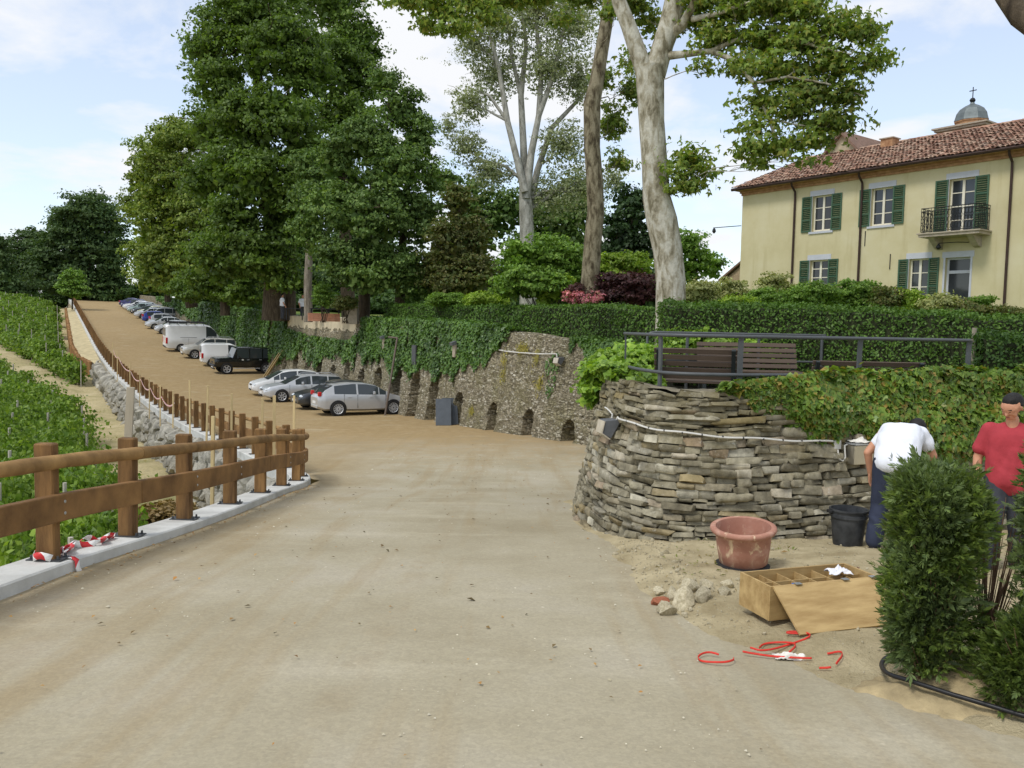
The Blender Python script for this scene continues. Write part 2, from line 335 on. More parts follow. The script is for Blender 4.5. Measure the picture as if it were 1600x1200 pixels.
# ---------------------------------------------------------------- kerb, boulder wall
KP = [(-4.2,-6),(-4.15,0),(-4.1,4),(-3.98,7),(-3.80,9.6),(-3.86,12),(-4.02,14.4),(-4.22,16.4),(-4.5,17.6),(-4.95,18.6)]+[xy(s, n) for s, n in ((2.2,-.12),(5,-.1),(9,-.1),(13,-.12),(23,-.25),(40,-.7),(56,-1.1),(90,-1.25),(121,-1.35),(150,-1.5))]
def resample(pts, step):
    P = np.array(pts, float)
    for _ in range(3):                                   # corner cutting
        Q = [P[0]]
        for a, b in zip(P[:-1], P[1:]): Q += [a*.75+b*.25, a*.25+b*.75]
        P = np.array(Q+[P[-1]])
    d = np.r_[0, np.cumsum(np.hypot(*np.diff(P, axis=0).T))]; q = np.arange(0, d[-1], step)
    return np.stack([np.interp(q, d, P[:, 0]), np.interp(q, d, P[:, 1])], 1)
KL = resample(KP, .4); KT = unit(np.gradient(KL, axis=0)); KN = np.stack([KT[:, 1], -KT[:, 0]], 1)     # normal towards the road
kz = zg(KL[:, 0], KL[:, 1]); prof = [(.20, -.15), (.20, .085), (.185, .10), (-.205, .105), (-.22, .09), (-.22, -.7)]
P = np.stack([np.c_[KL+KN*a, kz+h] for a, h in prof], 1)
CONC = M('concrete', srgb(188, 187, 180), .88, .14, 2.2, .3, 60, col2=srgb(214, 214, 208), spec=.2)
k = sheet('kerb', P, CONC, label='pale concrete kerb carrying the wooden fence', smooth=False); sharp(k.data, 25)
STONEW = M('boulder_stone', srgb(142, 139, 128), .92, .34, 2.4, 1., 14, col2=srgb(186, 181, 166), rnd=.2, dist=.04)
def rock_mesh(seed, n=2, flat=1., rough=.28, blocky=.5):
    bm = bmesh.new(); bmesh.ops.create_icosphere(bm, subdivisions=n, radius=.5); r = random.Random(seed); off = Vector([r.uniform(0, 50) for _ in range(3)])
    pl = [Vector((r.gauss(0, 1), r.gauss(0, 1), r.gauss(0, 1))).normalized() for _ in range(9)]; pd = [r.uniform(.26, .44) for _ in pl]
    for v in bm.verts:
        c = v.co.copy()
        if blocky: m = max(abs(c.x), abs(c.y), abs(c.z)); c = c.lerp(c*(.5/m), blocky)
        for q, d in zip(pl, pd):
            e = c.dot(q)-d
            if e > 0: c -= q*e
        c += c.normalized()*float(fbm(c.x*2.5+off.x, c.y*2.5+off.y, c.z*2.5+off.z, 2))*rough*.3; v.co = c
    me = bpy.data.meshes.new('rock'); bm.to_mesh(me); bm.free(); sharp(me, 26); return me
bw = empty('boulder_retaining_wall', (*xy(10, -.4), -3), 0, 'rough pale boulder retaining wall under the far arm of the fence', 'wall')
rocks = [rock_mesh(i, 2, rough=.35, blocky=.75) for i in range(9)]
for m_ in rocks: m_.materials.append(STONEW)
# earth bank behind the boulders
sl = np.arange(-3, 150, .8); nb = np.interp(sl, [-3, 0, 13, 23, 40, 56, 150], [-.3, -.3, -.32, -.45, -.9, -1.3, -1.6])
Xb, Yb = xy(sl, nb); top = zg(Xb, Yb)-.05; X2, Y2 = xy(sl, nb-.45)
BANK = M('bank_earth', srgb(150, 140, 118), .95, .3, 2, .6, 20)
bk = np.stack([np.c_[Xb, Yb, top], np.c_[(Xb+X2)/2, (Yb+Y2)/2, top-1.0], np.c_[X2, Y2, top-2.6]], 1)
bo = sheet('earth_core', bk, BANK); bo.parent = bw; bo.matrix_parent_inverse = Matrix.Translation(bw.location).inverted(); del bo['kind']
cnt = 0; s = -1.5; rr = random.Random(3); far_v, far_f = [], 0
while s < 57:
    size = rr.uniform(.42, .72) if s < 40 else rr.uniform(.6, 1.0)
    n0 = float(np.interp(s, sl, nb)); x0, y0 = xy(s, n0); zt_ = float(zg(x0, y0))-.12; zb_ = float(zlow(*xy(s, n0-.7)))-.1; z = zt_-size*.25
    while z > zb_:
        h = size*rr.uniform(.6, 1.05); drop = (zt_-z); nn_ = n0-.12-.30*drop/2.0*.8-rr.uniform(0, .12)
        o = bpy.data.objects.new('boulder', rocks[rr.randrange(9)]); COL.objects.link(o); o.parent = bw
        px_, py_ = xy(s+rr.uniform(-.12, .12), nn_)
        o.location = Vector((px_, py_, z-h*.3))-bw.location; o.scale = (size*rr.uniform(1.1, 1.6), size*rr.uniform(.9, 1.2), h*1.35); o.rotation_euler = (rr.uniform(-.4, .4), rr.uniform(-.4, .4), rr.uniform(0, 6.3)); cnt += 1
        z -= h*.80
    s += size*(.95 if s < 40 else 1.35)
print('boulders', cnt)
# log palisade carrying the path beyond the boulders
LOG = M('palisade_log', srgb(150, 106, 62), .85, .35, 2., .4, 20, col2=srgb(172, 132, 88), rnd=.18, stretch=(3, 3, .5)); lm_ = MB().lathe([(0, 0), (.5, 0), (.5, 1), (.42, 1.02), (0, 1.03)], 8).mesh('log', 50); lm_.materials.append(LOG)
pal = empty('log_palisade', (*xy(58, -2.6), -3.5), 0, 'brown log palisade holding the path edge beyond the boulder wall', 'palisade'); s = 56.5; rr = random.Random(8)
while s < 122:
    n_ = float(np.interp(s, [56, 60, 70, 122], [-1.9, -2.7, -3.0, -2.6])); x0, y0 = xy(s, n_); z0 = float(zlow(x0, y0))-.3; z1 = float(zg(*xy(s, -1.2)))-.25+rr.uniform(-.08, .08)
    o = bpy.data.objects.new('log', lm_); COL.objects.link(o); o.parent = pal; o.location = Vector((x0, y0, z0))-pal.location; w_ = rr.uniform(.24, .30); o.scale = (w_, w_, z1-z0); o.rotation_euler = (rr.uniform(-.03, .03), rr.uniform(-.03, .03), rr.uniform(0, 6)); s += .27
sp_ = np.arange(55, 124, 1.); pe = np.stack([np.c_[np.stack(xy(sp_, np.full(len(sp_), -1.0)), 1), zg(*xy(sp_, np.full(len(sp_), -1.0)))-.1], np.c_[np.stack(xy(sp_, np.interp(sp_, [56, 60, 70, 122], [-1.8, -2.6, -2.9, -2.5])), 1), zg(*xy(sp_, np.full(len(sp_), -1.2)))-.3]], 1)
sheet('path', pe, M('path_sand', srgb(184, 170, 132), .95, .25, 2, .5, 20), label='narrow sandy path between fence and log palisade')
# ---------------------------------------------------------------- long retaining wall with niches
WB0 = 9.3
def wall_n(s, z): return WB0+.16*np.clip(z-fS(s), -1, 6)*np.where(s < 45, 1, .6)
def wall_top(s): return np.interp(s, [-20,-5,2,8,13,20,44,60,134,170], [1.0,1.0,1.13,1.45,1.75,1.85,2.15,2.95,5.8,7.2])
NICHES = [(3.8,-2.2,.68,.98),(6.35,-2.25,.66,1.10),(9.0,-2.35,.64,1.20),(12.0,-2.5,.72,1.5),(14.6,-2.6,.95,2.0),(16.7,-2.6,1.0,2.1),(19.1,-2.7,1.05,2.6),(21.6,-2.7,1.0,2.2),
          (24.1,-2.7,.9,2.0),(26.6,-2.7,.9,2.3),(29.2,-2.7,.9,2.0),(31.9,-2.7,.9,2.2),(34.6,-2.6,.9,2.0),(37.4,-2.5,.9,2.1),(40.2,-2.5,.9,2.0),(43.2,-2.3,.9,2.2),(46.,-2.2,.9,2.0)]
def recess(s, z):
    d = np.zeros(np.broadcast(s, z).shape)
    for c, b, w_, h_ in NICHES:
        r = w_/2; sp = b+h_-r*1.25; half = np.where(z < sp, r, r*np.sqrt(np.clip(1-((z-sp)/(r*1.25))**2, 0, 1)))*(1+.05*vnoise(z*4, c))
        ins = (np.abs(s-c) < half) & (z < b+h_); d = np.where(ins, .55, d)
    return d
sg = np.r_[np.arange(-12, 0, .4), np.arange(0, 22, .055), np.arange(22, 50, .11), np.arange(50, 160, .8)]; hg = np.linspace(0, 1, 84)
S2, H2 = np.meshgrid(sg, hg, indexing='ij'); zb = fS(S2)-.35; ztop = wall_top(S2)+.05*vnoise(S2*1.3, 3.)+.03*vnoise(S2*5, 9.); Z2 = zb+(ztop-zb)*H2
N2 = wall_n(S2, Z2)+recess(S2, Z2)+.035*vnoise(S2*3.3, Z2*9)+.02*vnoise(S2*8, Z2*20)
lastX, lastY = xy(S2, N2); body = np.dstack([lastX, lastY, Z2])
cap = [np.dstack([*xy(S2[:, -1:], N2[:, -1:]+o_), Z2[:, -1:]-d_]) for o_, d_ in ((.25, -.02), (.6, .0), (1.3, .12))]
def rubble_mat():
    m, t, p, o = node_mat('rubble_wall'); c = coords(t)
    mp = t.nodes.new('ShaderNodeMapping'); mp.inputs['Rotation'].default_value = (0, 0, math.atan2(UX, UY)*1.0); t.links.new(c, mp.inputs['Vector'])
    mp2 = t.nodes.new('ShaderNodeMapping'); mp2.inputs['Scale'].default_value = (6.5, 6.5, 19.); t.links.new(mp.outputs[0], mp2.inputs['Vector'])
    wv = t.nodes.new('ShaderNodeTexNoise'); wv.inputs['Scale'].default_value = .9; t.links.new(mp2.outputs[0], wv.inputs['Vector'])
    va = t.nodes.new('ShaderNodeVectorMath'); va.operation = 'ADD'; t.links.new(mp2.outputs[0], va.inputs[0]); t.links.new(wv.outputs['Color'], va.inputs[1])
    vo = t.nodes.new('ShaderNodeTexVoronoi'); vo.inputs['Scale'].default_value = 1.; t.links.new(va.outputs[0], vo.inputs['Vector'])
    ve = t.nodes.new('ShaderNodeTexVoronoi'); ve.feature = 'DISTANCE_TO_EDGE'; ve.inputs['Scale'].default_value = 1.; t.links.new(va.outputs[0], ve.inputs['Vector'])
    sx = t.nodes.new('ShaderNodeSeparateColor'); t.links.new(vo.outputs['Color'], sx.inputs[0])
    k = ramp(t, sx.outputs[0], [(.0, srgb(122, 114, 92)), (.4, srgb(150, 141, 118)), (.75, srgb(166, 156, 132)), (1., srgb(196, 190, 172))])
    k = mixc(t, mathn(t, 'MULTIPLY', ramp(t, noise(t, c, .7, 6, .7), [(.48, (0,)*3), (.72, (1,)*3)]), .6), k, srgb(126, 122, 78))
    jo = ramp(t, ve.outputs['Distance'], [(.0, (0,)*3), (.10, (1,)*3)]); k = mixc(t, jo, srgb(104, 97, 78), k)
    k = mixc(t, .35, k, ramp(t, noise(t, c, 22, 5, .7), [(.3, (.12,)*3), (.7, (.85,)*3)]), 'OVERLAY')
    t.links.new(k, p.inputs['Base Color']); p.inputs['Roughness'].default_value = .95; p.inputs['Specular IOR Level'].default_value = .12
    bump(t, p, mathn(t, 'ADD', jo, mathn(t, 'MULTIPLY', noise(t, c, 30, 5), .5)), 1., .05); return m
RUB = rubble_mat()
wl = sheet('retaining_wall', np.concatenate([body]+cap, 1), RUB, kind='thing', label='long battered stone retaining wall with small arched niches behind the parked cars', cat='wall')
sharp(wl.data, 50)
# ---------------------------------------------------------------- curved bastion wall of single stones
BP = [(4.6,18.5),(2.7,16.0),(1.6,13.9),(1.05,12.4),(.92,11.2),(1.0,10.1),(1.25,9.25),(1.75,8.85),(2.5,8.78),(3.4,9.0),(4.35,9.42),(5.5,9.8),(7.2,10.1),(9.5,10.2),(13,10.2)]
BL = resample(BP, .05); BT = unit(np.gradient(BL, axis=0)); BN = np.stack([BT[:, 1], -BT[:, 0]], 1)      # sign fixed below: outwards
if (BN[len(BN)//3] @ (BL[len(BN)//3]-np.array([4., 13.]))) < 0: BN = -BN
BD = np.arange(len(BL))*.05; BTOP = .97; BAT = .21
def bast(d, z, out=0.):                                  # point on the battered face, and its outward normal
    i = np.clip(np.asarray(d)/.05, 0, len(BL)-1.001); a = i.astype(int) if hasattr(i, 'astype') else int(i); fr = i-a; fr2 = fr[..., None] if np.ndim(fr) else fr
    p = BL[a]*(1-fr2)+BL[a+1]*fr2; n = BN[a]*(1-fr2)+BN[a+1]*fr2; off = out-BAT*(np.asarray(z)+.8); off2 = off[..., None] if np.ndim(off) else off
    return p+n*off2, n
def bast_top(d): return BTOP+.05*vnoise(np.asarray(d)*1.7, 2.)
bastion = empty('bastion_wall', (2.5, 9.2, -.7), 0, 'curved dry-stone bastion wall rising from the sandy verge', 'wall')
def under(o, par=bastion): o.parent = par; o.matrix_parent_inverse = Matrix.Translation(par.location).inverted(); return o
MORT = M('wall_core', srgb(70, 64, 50), .95, .3, 9, .6, 40)
dd = np.arange(0, BD[-1]-.1, .1); zz_ = np.linspace(-1.6, .93, 14); D2, ZZ = np.meshgrid(dd, zz_, indexing='ij'); PP, NN_ = bast(D2.ravel(), ZZ.ravel(), -.11)
core = sheet('wall_core', np.c_[PP, ZZ.ravel()].reshape(len(dd), len(zz_), 3), MORT, kind='thing'); del core['kind']; under(core)
def stone_mat():
    m, t, p, o = node_mat('wall_stone'); oi = t.nodes.new('ShaderNodeObjectInfo'); c = coords(t, 'Object')
    ge = t.nodes.new('ShaderNodeNewGeometry'); wn = t.nodes.new('ShaderNodeTexWhiteNoise'); wn.noise_dimensions = '3D'
    sp = t.nodes.new('ShaderNodeSeparateXYZ'); t.links.new(ge.outputs['Position'], sp.inputs[0])
    k = ramp(t, oi.outputs['Random'], [(0, srgb(112, 106, 90)), (.2, srgb(138, 132, 114)), (.45, srgb(156, 150, 131)), (.58, srgb(148, 134, 102)), (.7, srgb(138, 133, 119)), (.88, srgb(182, 177, 160)), (1, srgb(148, 130, 110))])
    nz = noise(t, ge.outputs['Position'], 7, 7, .7); k = mixc(t, .75, k, ramp(t, nz, [(.28, (.12, .115, .10)), (.72, (.86, .85, .80))]), 'OVERLAY')
    li = noise(t, ge.outputs['Position'], 2.3, 6, .7)
    up = mathn(t, 'MULTIPLY', mathn(t, 'SUBTRACT', sp.outputs[2], -.1), .55)
    moss = ramp(t, mathn(t, 'ADD', li, mathn(t, 'MULTIPLY', up, .28)), [(.52, (0,)*3), (.74, (1,)*3)])
    k = mixc(t, mathn(t, 'MULTIPLY', moss, .62), k, srgb(98, 88, 52))
    wl_ = ramp(t, noise(t, ge.outputs['Position'], 16, 5, .7), [(.60, (0,)*3), (.72, (1,)*3)]); k = mixc(t, mathn(t, 'MULTIPLY', wl_, .55), k, srgb(205, 203, 192))
    t.links.new(k, p.inputs['Base Color']); p.inputs['Roughness'].default_value = .92; p.inputs['Specular IOR Level'].default_value = .15
    bump(t, p, noise(t, ge.outputs['Position'], 26, 8, .7), .7, .015); return m
STM = stone_mat()
def wall_stone(seed):
    r = random.Random(seed); bm = bmesh.new(); bmesh.ops.create_cube(bm, size=1.); bmesh.ops.bevel(bm, geom=list(bm.edges), offset=r.uniform(.05, .16), segments=1, affect='EDGES', profile=.6)
    sk = r.uniform(-.12, .12); ta = r.uniform(-.25, .25); wd = r.uniform(-.2, .2)
    for v in bm.verts:
        c = v.co; c.z += sk*c.x; c.z *= 1+ta*c.x; c.x *= 1+wd*c.z; c += Vector((r.uniform(-.07, .07), r.uniform(-.10, .10), r.uniform(-.11, .11)))
    bmesh.ops.triangulate(bm, faces=[f for f in bm.faces if len(f.verts) > 4])
    me = bpy.data.meshes.new('stone'); bm.to_mesh(me); bm.free(); sharp(me, 50); me.materials.append(STM); return me
SM = [wall_stone(100+i) for i in range(22)]
rr = random.Random(11); stones = []
i0 = int(np.argmin(np.hypot(BL[:, 0]-1.02, BL[:, 1]-12.3))); d0 = BD[i0]; d1 = BD[int(np.argmin(np.hypot(BL[:, 0]-10.5, BL[:, 1]-10.2)))]
z = -1.12
while z < .97:
    h = rr.choice((.045, .06, .07, .08, .095))*rr.uniform(.85, 1.15)*(1.0 if z < .55 else .9); d = d0-.2+rr.uniform(0, .3)
    while d < d1:
        ln = min(.62, max(.12, rr.lognormvariate(-1.45, .42))); p, n = bast(d+ln/2, z+h/2)
        gz = float(dirt_z(p[0]+n[0]*.1, p[1]+n[1]*.1)) if p[1] < 11.5 else float(zg(*p))
        zz1 = z+h/2+.022*math.sin(d*2.1)+.015*math.sin(d*5.3+z*3)
        if zz1 > gz-.05 and zz1 < float(bast_top(d)):
            split = h > .105 and ln < .3 and rr.random() < .35
            for q in ((-.25, .25) if split else (0,)):
                stones.append((d+ln/2, zz1+q*h, ln, h*(.5 if split else 1.), rr.random()))
        d += ln*rr.uniform(.97, 1.04)+.006
    z += h*.97
vis = [s for s in stones if bast(s[0], 0)[0][0] < 4.75]
vis.sort(key=lambda s: -s[2]*s[3]*(1.15 if s[1] < .75 else .8))
print('stones', len(stones), 'in view', len(vis)); single = set(id(s) for s in vis[:300])
rest = bmesh.new()
for st in stones:
    d, z, ln, h, r = st; p, n = bast(d, z, rr.uniform(-.05, .02)-.05); t_ = Vector((-n[1], n[0], 0)); nv = Vector((n[0], n[1], BAT)).normalized(); up = nv.cross(t_) if nv.cross(t_).z > 0 else -nv.cross(t_)
    mm = Matrix((t_, -nv, up)).transposed() @ Matrix.Rotation(rr.gauss(0, .045), 3, 'Y') @ Matrix.Rotation(rr.gauss(0, .05), 3, 'Z')
    m4 = Matrix.Translation((p[0], p[1], z)) @ mm.to_4x4() @ Matrix.Diagonal((ln*1.0*rr.choice((-1, 1)), rr.uniform(.16, .24), h*rr.uniform(.92, 1.08), 1))
    me = SM[int(r*21.99)]
    if id(st) in single:
        o = bpy.data.objects.new('stone', me); COL.objects.link(o); o.parent = bastion; o.matrix_local = Matrix.Translation(-bastion.location) @ m4
    else:
        k = len(rest.verts); rest.from_mesh(me); rest.verts.ensure_lookup_table()
        for v in rest.verts[k:]: v.co = m4 @ v.co
me = bpy.data.meshes.new('small_stones'); rest.to_mesh(me); rest.free(); me.materials.append(STM); o = under(link('small_stones', me)); o['kind'] = 'stuff'
# earth top of the bastion and its low stone kerb
TERR = M('terrace_gravel', srgb(120, 112, 92), .95, .3, 4, .5, 30)
dq = np.arange(0, BD[-1]-.1, .12); a0, n0 = bast(dq, np.full(len(dq), 1.0), -.05); rows = []
for q, zq in ((0, .97), (.12, .99), (.30, .98), (.34, .66), (1.0, .62)):
    i = np.clip(dq/.05, 0, len(BL)-1).astype(int); rows.append(np.c_[a0-BN[i]*q, np.full(len(dq), zq)+.02*vnoise(dq*4, q*9)])
cp = sheet('wall_coping', np.stack(rows, 1), M('coping_stone', srgb(126, 118, 98), .95, .3, 5, .8, 26), kind='thing'); del cp['kind']; under(cp)
gx2, gy2 = np.meshgrid(np.linspace(1.6, 13, 70), np.linspace(9.6, 17.5, 60)); s_, n_ = sn(gx2, gy2); mk = np.full(gx2.shape, .60)
ins = np.ones(gx2.shape, bool)
fl = []
for j in range(gx2.shape[0]):
    for i in range(gx2.shape[1]):
        P_ = np.array([gx2[j, i], gy2[j, i]]); k = np.argmin(((BL-P_)**2).sum(1)); ins[j, i] = (P_-BL[k]) @ BN[k] < -.75
idx = np.arange(gx2.size).reshape(gx2.shape); q = np.stack([idx[:-1, :-1], idx[:-1, 1:], idx[1:, 1:], idx[1:, :-1]], -1).reshape(-1, 4); q = q[ins.ravel()[q].all(1)]
me = np_mesh('bastion_terrace', np.dstack([gx2, gy2, mk+.02*fbm(gx2, gy2)]).reshape(-1, 3), q); o = link('bastion_terrace', me, TERR); tag(o, 'gravel floor of the terrace on top of the bastion', None, None, 'structure')
# loose rubble and litter on the verge
rr = random.Random(5); RUBM = M('rubble_stone', srgb(170, 158, 126), .95, .25, 9, .6, 40, col2=srgb(200, 190, 162), rnd=.2)
rmesh = [rock_mesh(300+i, 1, rough=.4, blocky=.3) for i in range(6)]; bm = bmesh.new()
for k in range(2600):
    big = k < 60
    if k % 3: x, y = rr.uniform(.95, 5), rr.uniform(4.2, 9.1)
    else: x, y = rr.gauss(1.35, .22), rr.uniform(5.6, 9)
    e = float(edge_dist(np.array(x), np.array(y)))
    if e < -.12: continue
    sz = rr.uniform(.03, .075) if big else rr.lognormvariate(-4.3, .5); zc = float(dirt_z(x, y))
    n0 = len(bm.verts); bm.from_mesh(rmesh[k % 6]); bm.verts.ensure_lookup_table(); mt = Matrix.Translation((x, y, zc+sz*.15)) @ Euler((rr.random()*6, rr.random()*6, rr.random()*6)).to_matrix().to_4x4() @ Matrix.Diagonal((sz, sz*.9, sz*.6, 1))
    for v in bm.verts[n0:]: v.co = mt @ v.co
me = bpy.data.meshes.new('gravel'); bm.to_mesh(me); bm.free(); o = link('gravel', me, RUBM); tag(o, 'pale gravel and stone chips scattered over the verge', None, None, 'stuff')
hp = [(1.18, 6.05, .15), (1.34, 6.18, .19), (1.5, 6.25, .14), (1.30, 6.38, .13), (1.44, 6.46, .17), (1.60, 6.52, .12), (1.19, 6.30, .12), (1.70, 6.36, .11), (1.22, 6.58, .11), (1.78, 6.62, .10)]
for k, (x, y, sz) in enumerate(hp):
    o = link('loose_rock', rock_mesh(400+k, 2, rough=.4, blocky=.3), M('brick_bit', srgb(150, 92, 66), .9, .3, 8, .5, 30) if k == 6 else RUBM, None, (x, y, float(dirt_z(x, y))+sz*.18)); o.scale = (sz*1.3, sz, sz*.8); o.rotation_euler = (0, rr.random(), rr.random()*6)
    tag(o, 'small orange piece of brick in the rock heap beside the wooden crate' if k == 6 else 'pale loose rock in the small heap between road and crate', 'rock', 'rocks heaped at the road edge')
# chips and fallen leaves on the road
V = []; n = 520; x = RNG.uniform(-3.8, 1.2, n); y = RNG.uniform(3.2, 22, n); k = n//2; x[:k] = -3.72+np.abs(RNG.normal(0, .12, k)); y[:k] = RNG.uniform(4, 16, k)
x[:k] += np.interp(y[:k], [4, 7, 9.6, 12, 16], [-.15, .0, .16, .1, -.2])
C = np.c_[x, y, zg(x, y)+.022]; V = leaf_cards(C, np.c_[RNG.normal(0, .2, (n, 2)), np.ones(n)], RNG.uniform(.012, .04, n), .5)
o = leaf_obj('wood_chips', V, leaf_mat('chips', [srgb(170, 120, 60), srgb(190, 150, 90), srgb(120, 90, 50)], .05)); tag(o, 'orange wood chips and bits of leaf along the kerb and road', None, None, 'stuff')

m = 1800; x = RNG.uniform(-3.7, 1.3, m); y = 2.6+RNG.random(m)**1.6*20; k = (vnoise(x*.8, y*.5, 9.) > .05) | (x < -3.3) | (x > .7); x, y = x[k], y[k]; sz = np.exp(RNG.normal(-5.3, .4, len(x)))*(1+.04*y); b_ = np.array([(1, 0, 0), (-.5, .87, 0), (-.5, -.87, 0), (0, 0, 1.1)]); an = RNG.uniform(0, 6.28, len(x)); ca_, sa_ = np.cos(an), np.sin(an)
P = np.stack([np.c_[x+sz*(q[0]*ca_-q[1]*sa_), y+sz*(q[0]*sa_+q[1]*ca_), zg(x, y)+.008+sz*q[2]*.6] for q in b_], 1).reshape(-1, 3); i = np.arange(len(x))*4
me = np_mesh('road_grit', P, np.concatenate([np.stack([i+a, i+b2_, i+3], 1) for a, b2_ in ((0, 1), (1, 2), (2, 0))])); tag(link('road_grit', me, leaf_mat('grit', [srgb(150, 140, 112), srgb(196, 188, 166), srgb(214, 208, 190), srgb(120, 104, 76)], .0, .9)), 'small stones and grit scattered over the road', None, None, 'stuff')
m = 150; x = RNG.uniform(-3.2, 1.0, m); y = RNG.uniform(4, 26, m); tag(leaf_obj('leaf_litter', leaf_cards(np.c_[x, y, zg(x, y)+.022], np.c_[RNG.normal(0, .25, (m, 2)), np.ones(m)], RNG.uniform(.02, .05, m), .55), leaf_mat('litter', [srgb(96, 84, 52), srgb(128, 104, 62), srgb(78, 74, 46)], .05)), 'dry leaves lying about on the road', None, None, 'stuff')
# ---------------------------------------------------------------- wooden fence on the kerb
WOOD = M('fence_wood', srgb(106, 76, 44), .8, .42, 3.2, .5, 30, col2=srgb(146, 110, 66), rnd=.14, stretch=(3, 3, .5))
POLE = M('fence_pole', srgb(130, 97, 56), .8, .42, 2.5, .4, 20, col2=srgb(168, 132, 82), rnd=.08)
BOARD = M('fence_board', srgb(114, 81, 46), .8, .42, 2.0, .5, 26, col2=srgb(152, 114, 68), rnd=.12)
STEEL = M('dark_steel', srgb(84, 86, 88), .5, .15, 10, metal=.6); BOLT = M('bolt_zinc', srgb(178, 178, 174), .4, .1, 10, metal=.8)
KD = np.r_[0, np.cumsum(np.hypot(*np.diff(KL, axis=0).T))]
def kpt(d, off=0.):
    x = np.interp(d, KD, KL[:, 0]); y = np.interp(d, KD, KL[:, 1]); tx = np.interp(d, KD, KT[:, 0]); ty = np.interp(d, KD, KT[:, 1]); l = math.hypot(tx, ty); tx /= l; ty /= l
    return np.array((x+ty*off, y-tx*off)), math.atan2(ty, tx), float(zg(x, y))+.105
dc = KD[int(np.argmin(np.hypot(KL[:, 0]+4.45, KL[:, 1]-17.7)))]          # arc length at the corner
def dist_at_Y(Y): return float(np.interp(Y, KL[:int(dc/.4)+2, 1], KD[:int(dc/.4)+2]))
pm = MB().box((0, 0, .505), (.10, .17, 1.01)); pmesh = pm.mesh('post'); bm = bmesh.new(); bm.from_mesh(pmesh); bmesh.ops.bevel(bm, geom=list(bm.edges), offset=.012, segments=1, affect='EDGES'); bm.to_mesh(pmesh); bm.free(); pmesh.materials.append(WOOD)
pm2 = MB().box((0, 0, .006), (.17, .30, .012))
plate_me = pm2.mesh('base_plate'); plate_me.materials.append(STEEL)
nut_me = MB().lathe([(0, .04), (.011, .04), (.011, .012), (.018, .012), (.018, .0)], 6).mesh('anchor_bolt'); nut_me.materials.append(STEEL)
def fence(name, ds, label, lo, hi, near):
    p0, a0, z0 = kpt(ds[0]); root = empty(name, (p0[0], p0[1], z0), 0, label, 'fence')
    def put(nm_, me, p, a, z, mat=None):
        o = bpy.data.objects.new(nm_, me); COL.objects.link(o); o.parent = root; o.location = Vector((p[0], p[1], z))-root.location; o.rotation_euler = (random.uniform(-.012, .012) if nm_ == 'post' else 0, 0, a+math.pi/2); return o
    for d in ds:
        p, a, z = kpt(d); po = put('post', pmesh, p, a+math.pi/2, z)
        if near or d-dc < 28:
            pl = put('base_plate', plate_me, p, a+math.pi/2, z+.003)
            
            for bx_, by_ in ((-.055, .118), (.055, .118), (-.055, -.118), (.055, -.118)) if near else ():
                b = bpy.data.objects.new('anchor_bolt', nut_me); COL.objects.link(b); b.parent = pl; b.location = (bx_, by_, .004)
    # rails: a round pole above, a squared board below, cut to length and butted at the posts
    cuts = list(ds[::3 if near else 2]);  cuts = [lo]+[c for c in cuts if lo+.4 < c < hi-.4]+[hi]
    for a_, b_ in zip(cuts[:-1], cuts[1:]):
        q = np.linspace(a_+.004, b_-.004, max(3, int((b_-a_)/.3)+1)); mb = MB(); pts = []
        for d in q: p, an, z = kpt(d, .118); pts.append((p[0]-root.location.x, p[1]-root.location.y, z+.855-root.location.z))
        if near:
            rd = [.062+.003*math.sin(i*2.2+a_) for i in range(len(q))]; mb.tube(pts, rd, 14)
        else: mb.tube(pts, .05, 8)
        mb.build('top_rail', POLE, root, None, 40)
        mb = MB(); R_ = []
        for d in q:
            for off, hh in ((.065, .34), (.155, .34), (.155, .575), (.065, .575)):
                p, an, z = kpt(d, off); R_.append((p[0]-root.location.x, p[1]-root.location.y, z+hh-root.location.z))
        n = len(q); fs = [tuple((i*4+k, i*4+(k+1) % 4, i*4+4+(k+1) % 4, i*4+4+k)) for i in range(n-1) for k in range(4)]+[(0, 1, 2, 3), (n*4-4, n*4-3, n*4-2, n*4-1)]
        mb.add(R_, fs); br = mb.build('lower_rail', BOARD, root, None, 40, bev=.012 if near else 0)
        if near:
            for d in ds:
                if a_ < d < b_:
                    for hh in (.41, .51):
                        p, an, z = kpt(d, .157); bo = MB().lathe([(0, .006), (.012, .005), (.015, 0)], 8, ax='y').build('bolt', BOLT, br, (p[0]-root.location.x, p[1]-root.location.y, z+hh-root.location.z)); bo.rotation_euler = (0, 0, an+math.pi)
    return root
near_ds = [dist_at_Y(y) for y in (4.35, 5.68, 7.0, 8.3, 9.6, 11.2, 12.8, 14.4, 16.0, 17.2)]
fence('wooden_fence', near_ds, 'brown timber fence with round top rail along the near kerb', dist_at_Y(-3), dc+.9, True)
far_ds = list(np.arange(dc+1.75, dc+128, 1.65))
fence('wooden_fence', far_ds, 'long brown timber fence running uphill beside the car park', dc+1.2, dc+128, False)
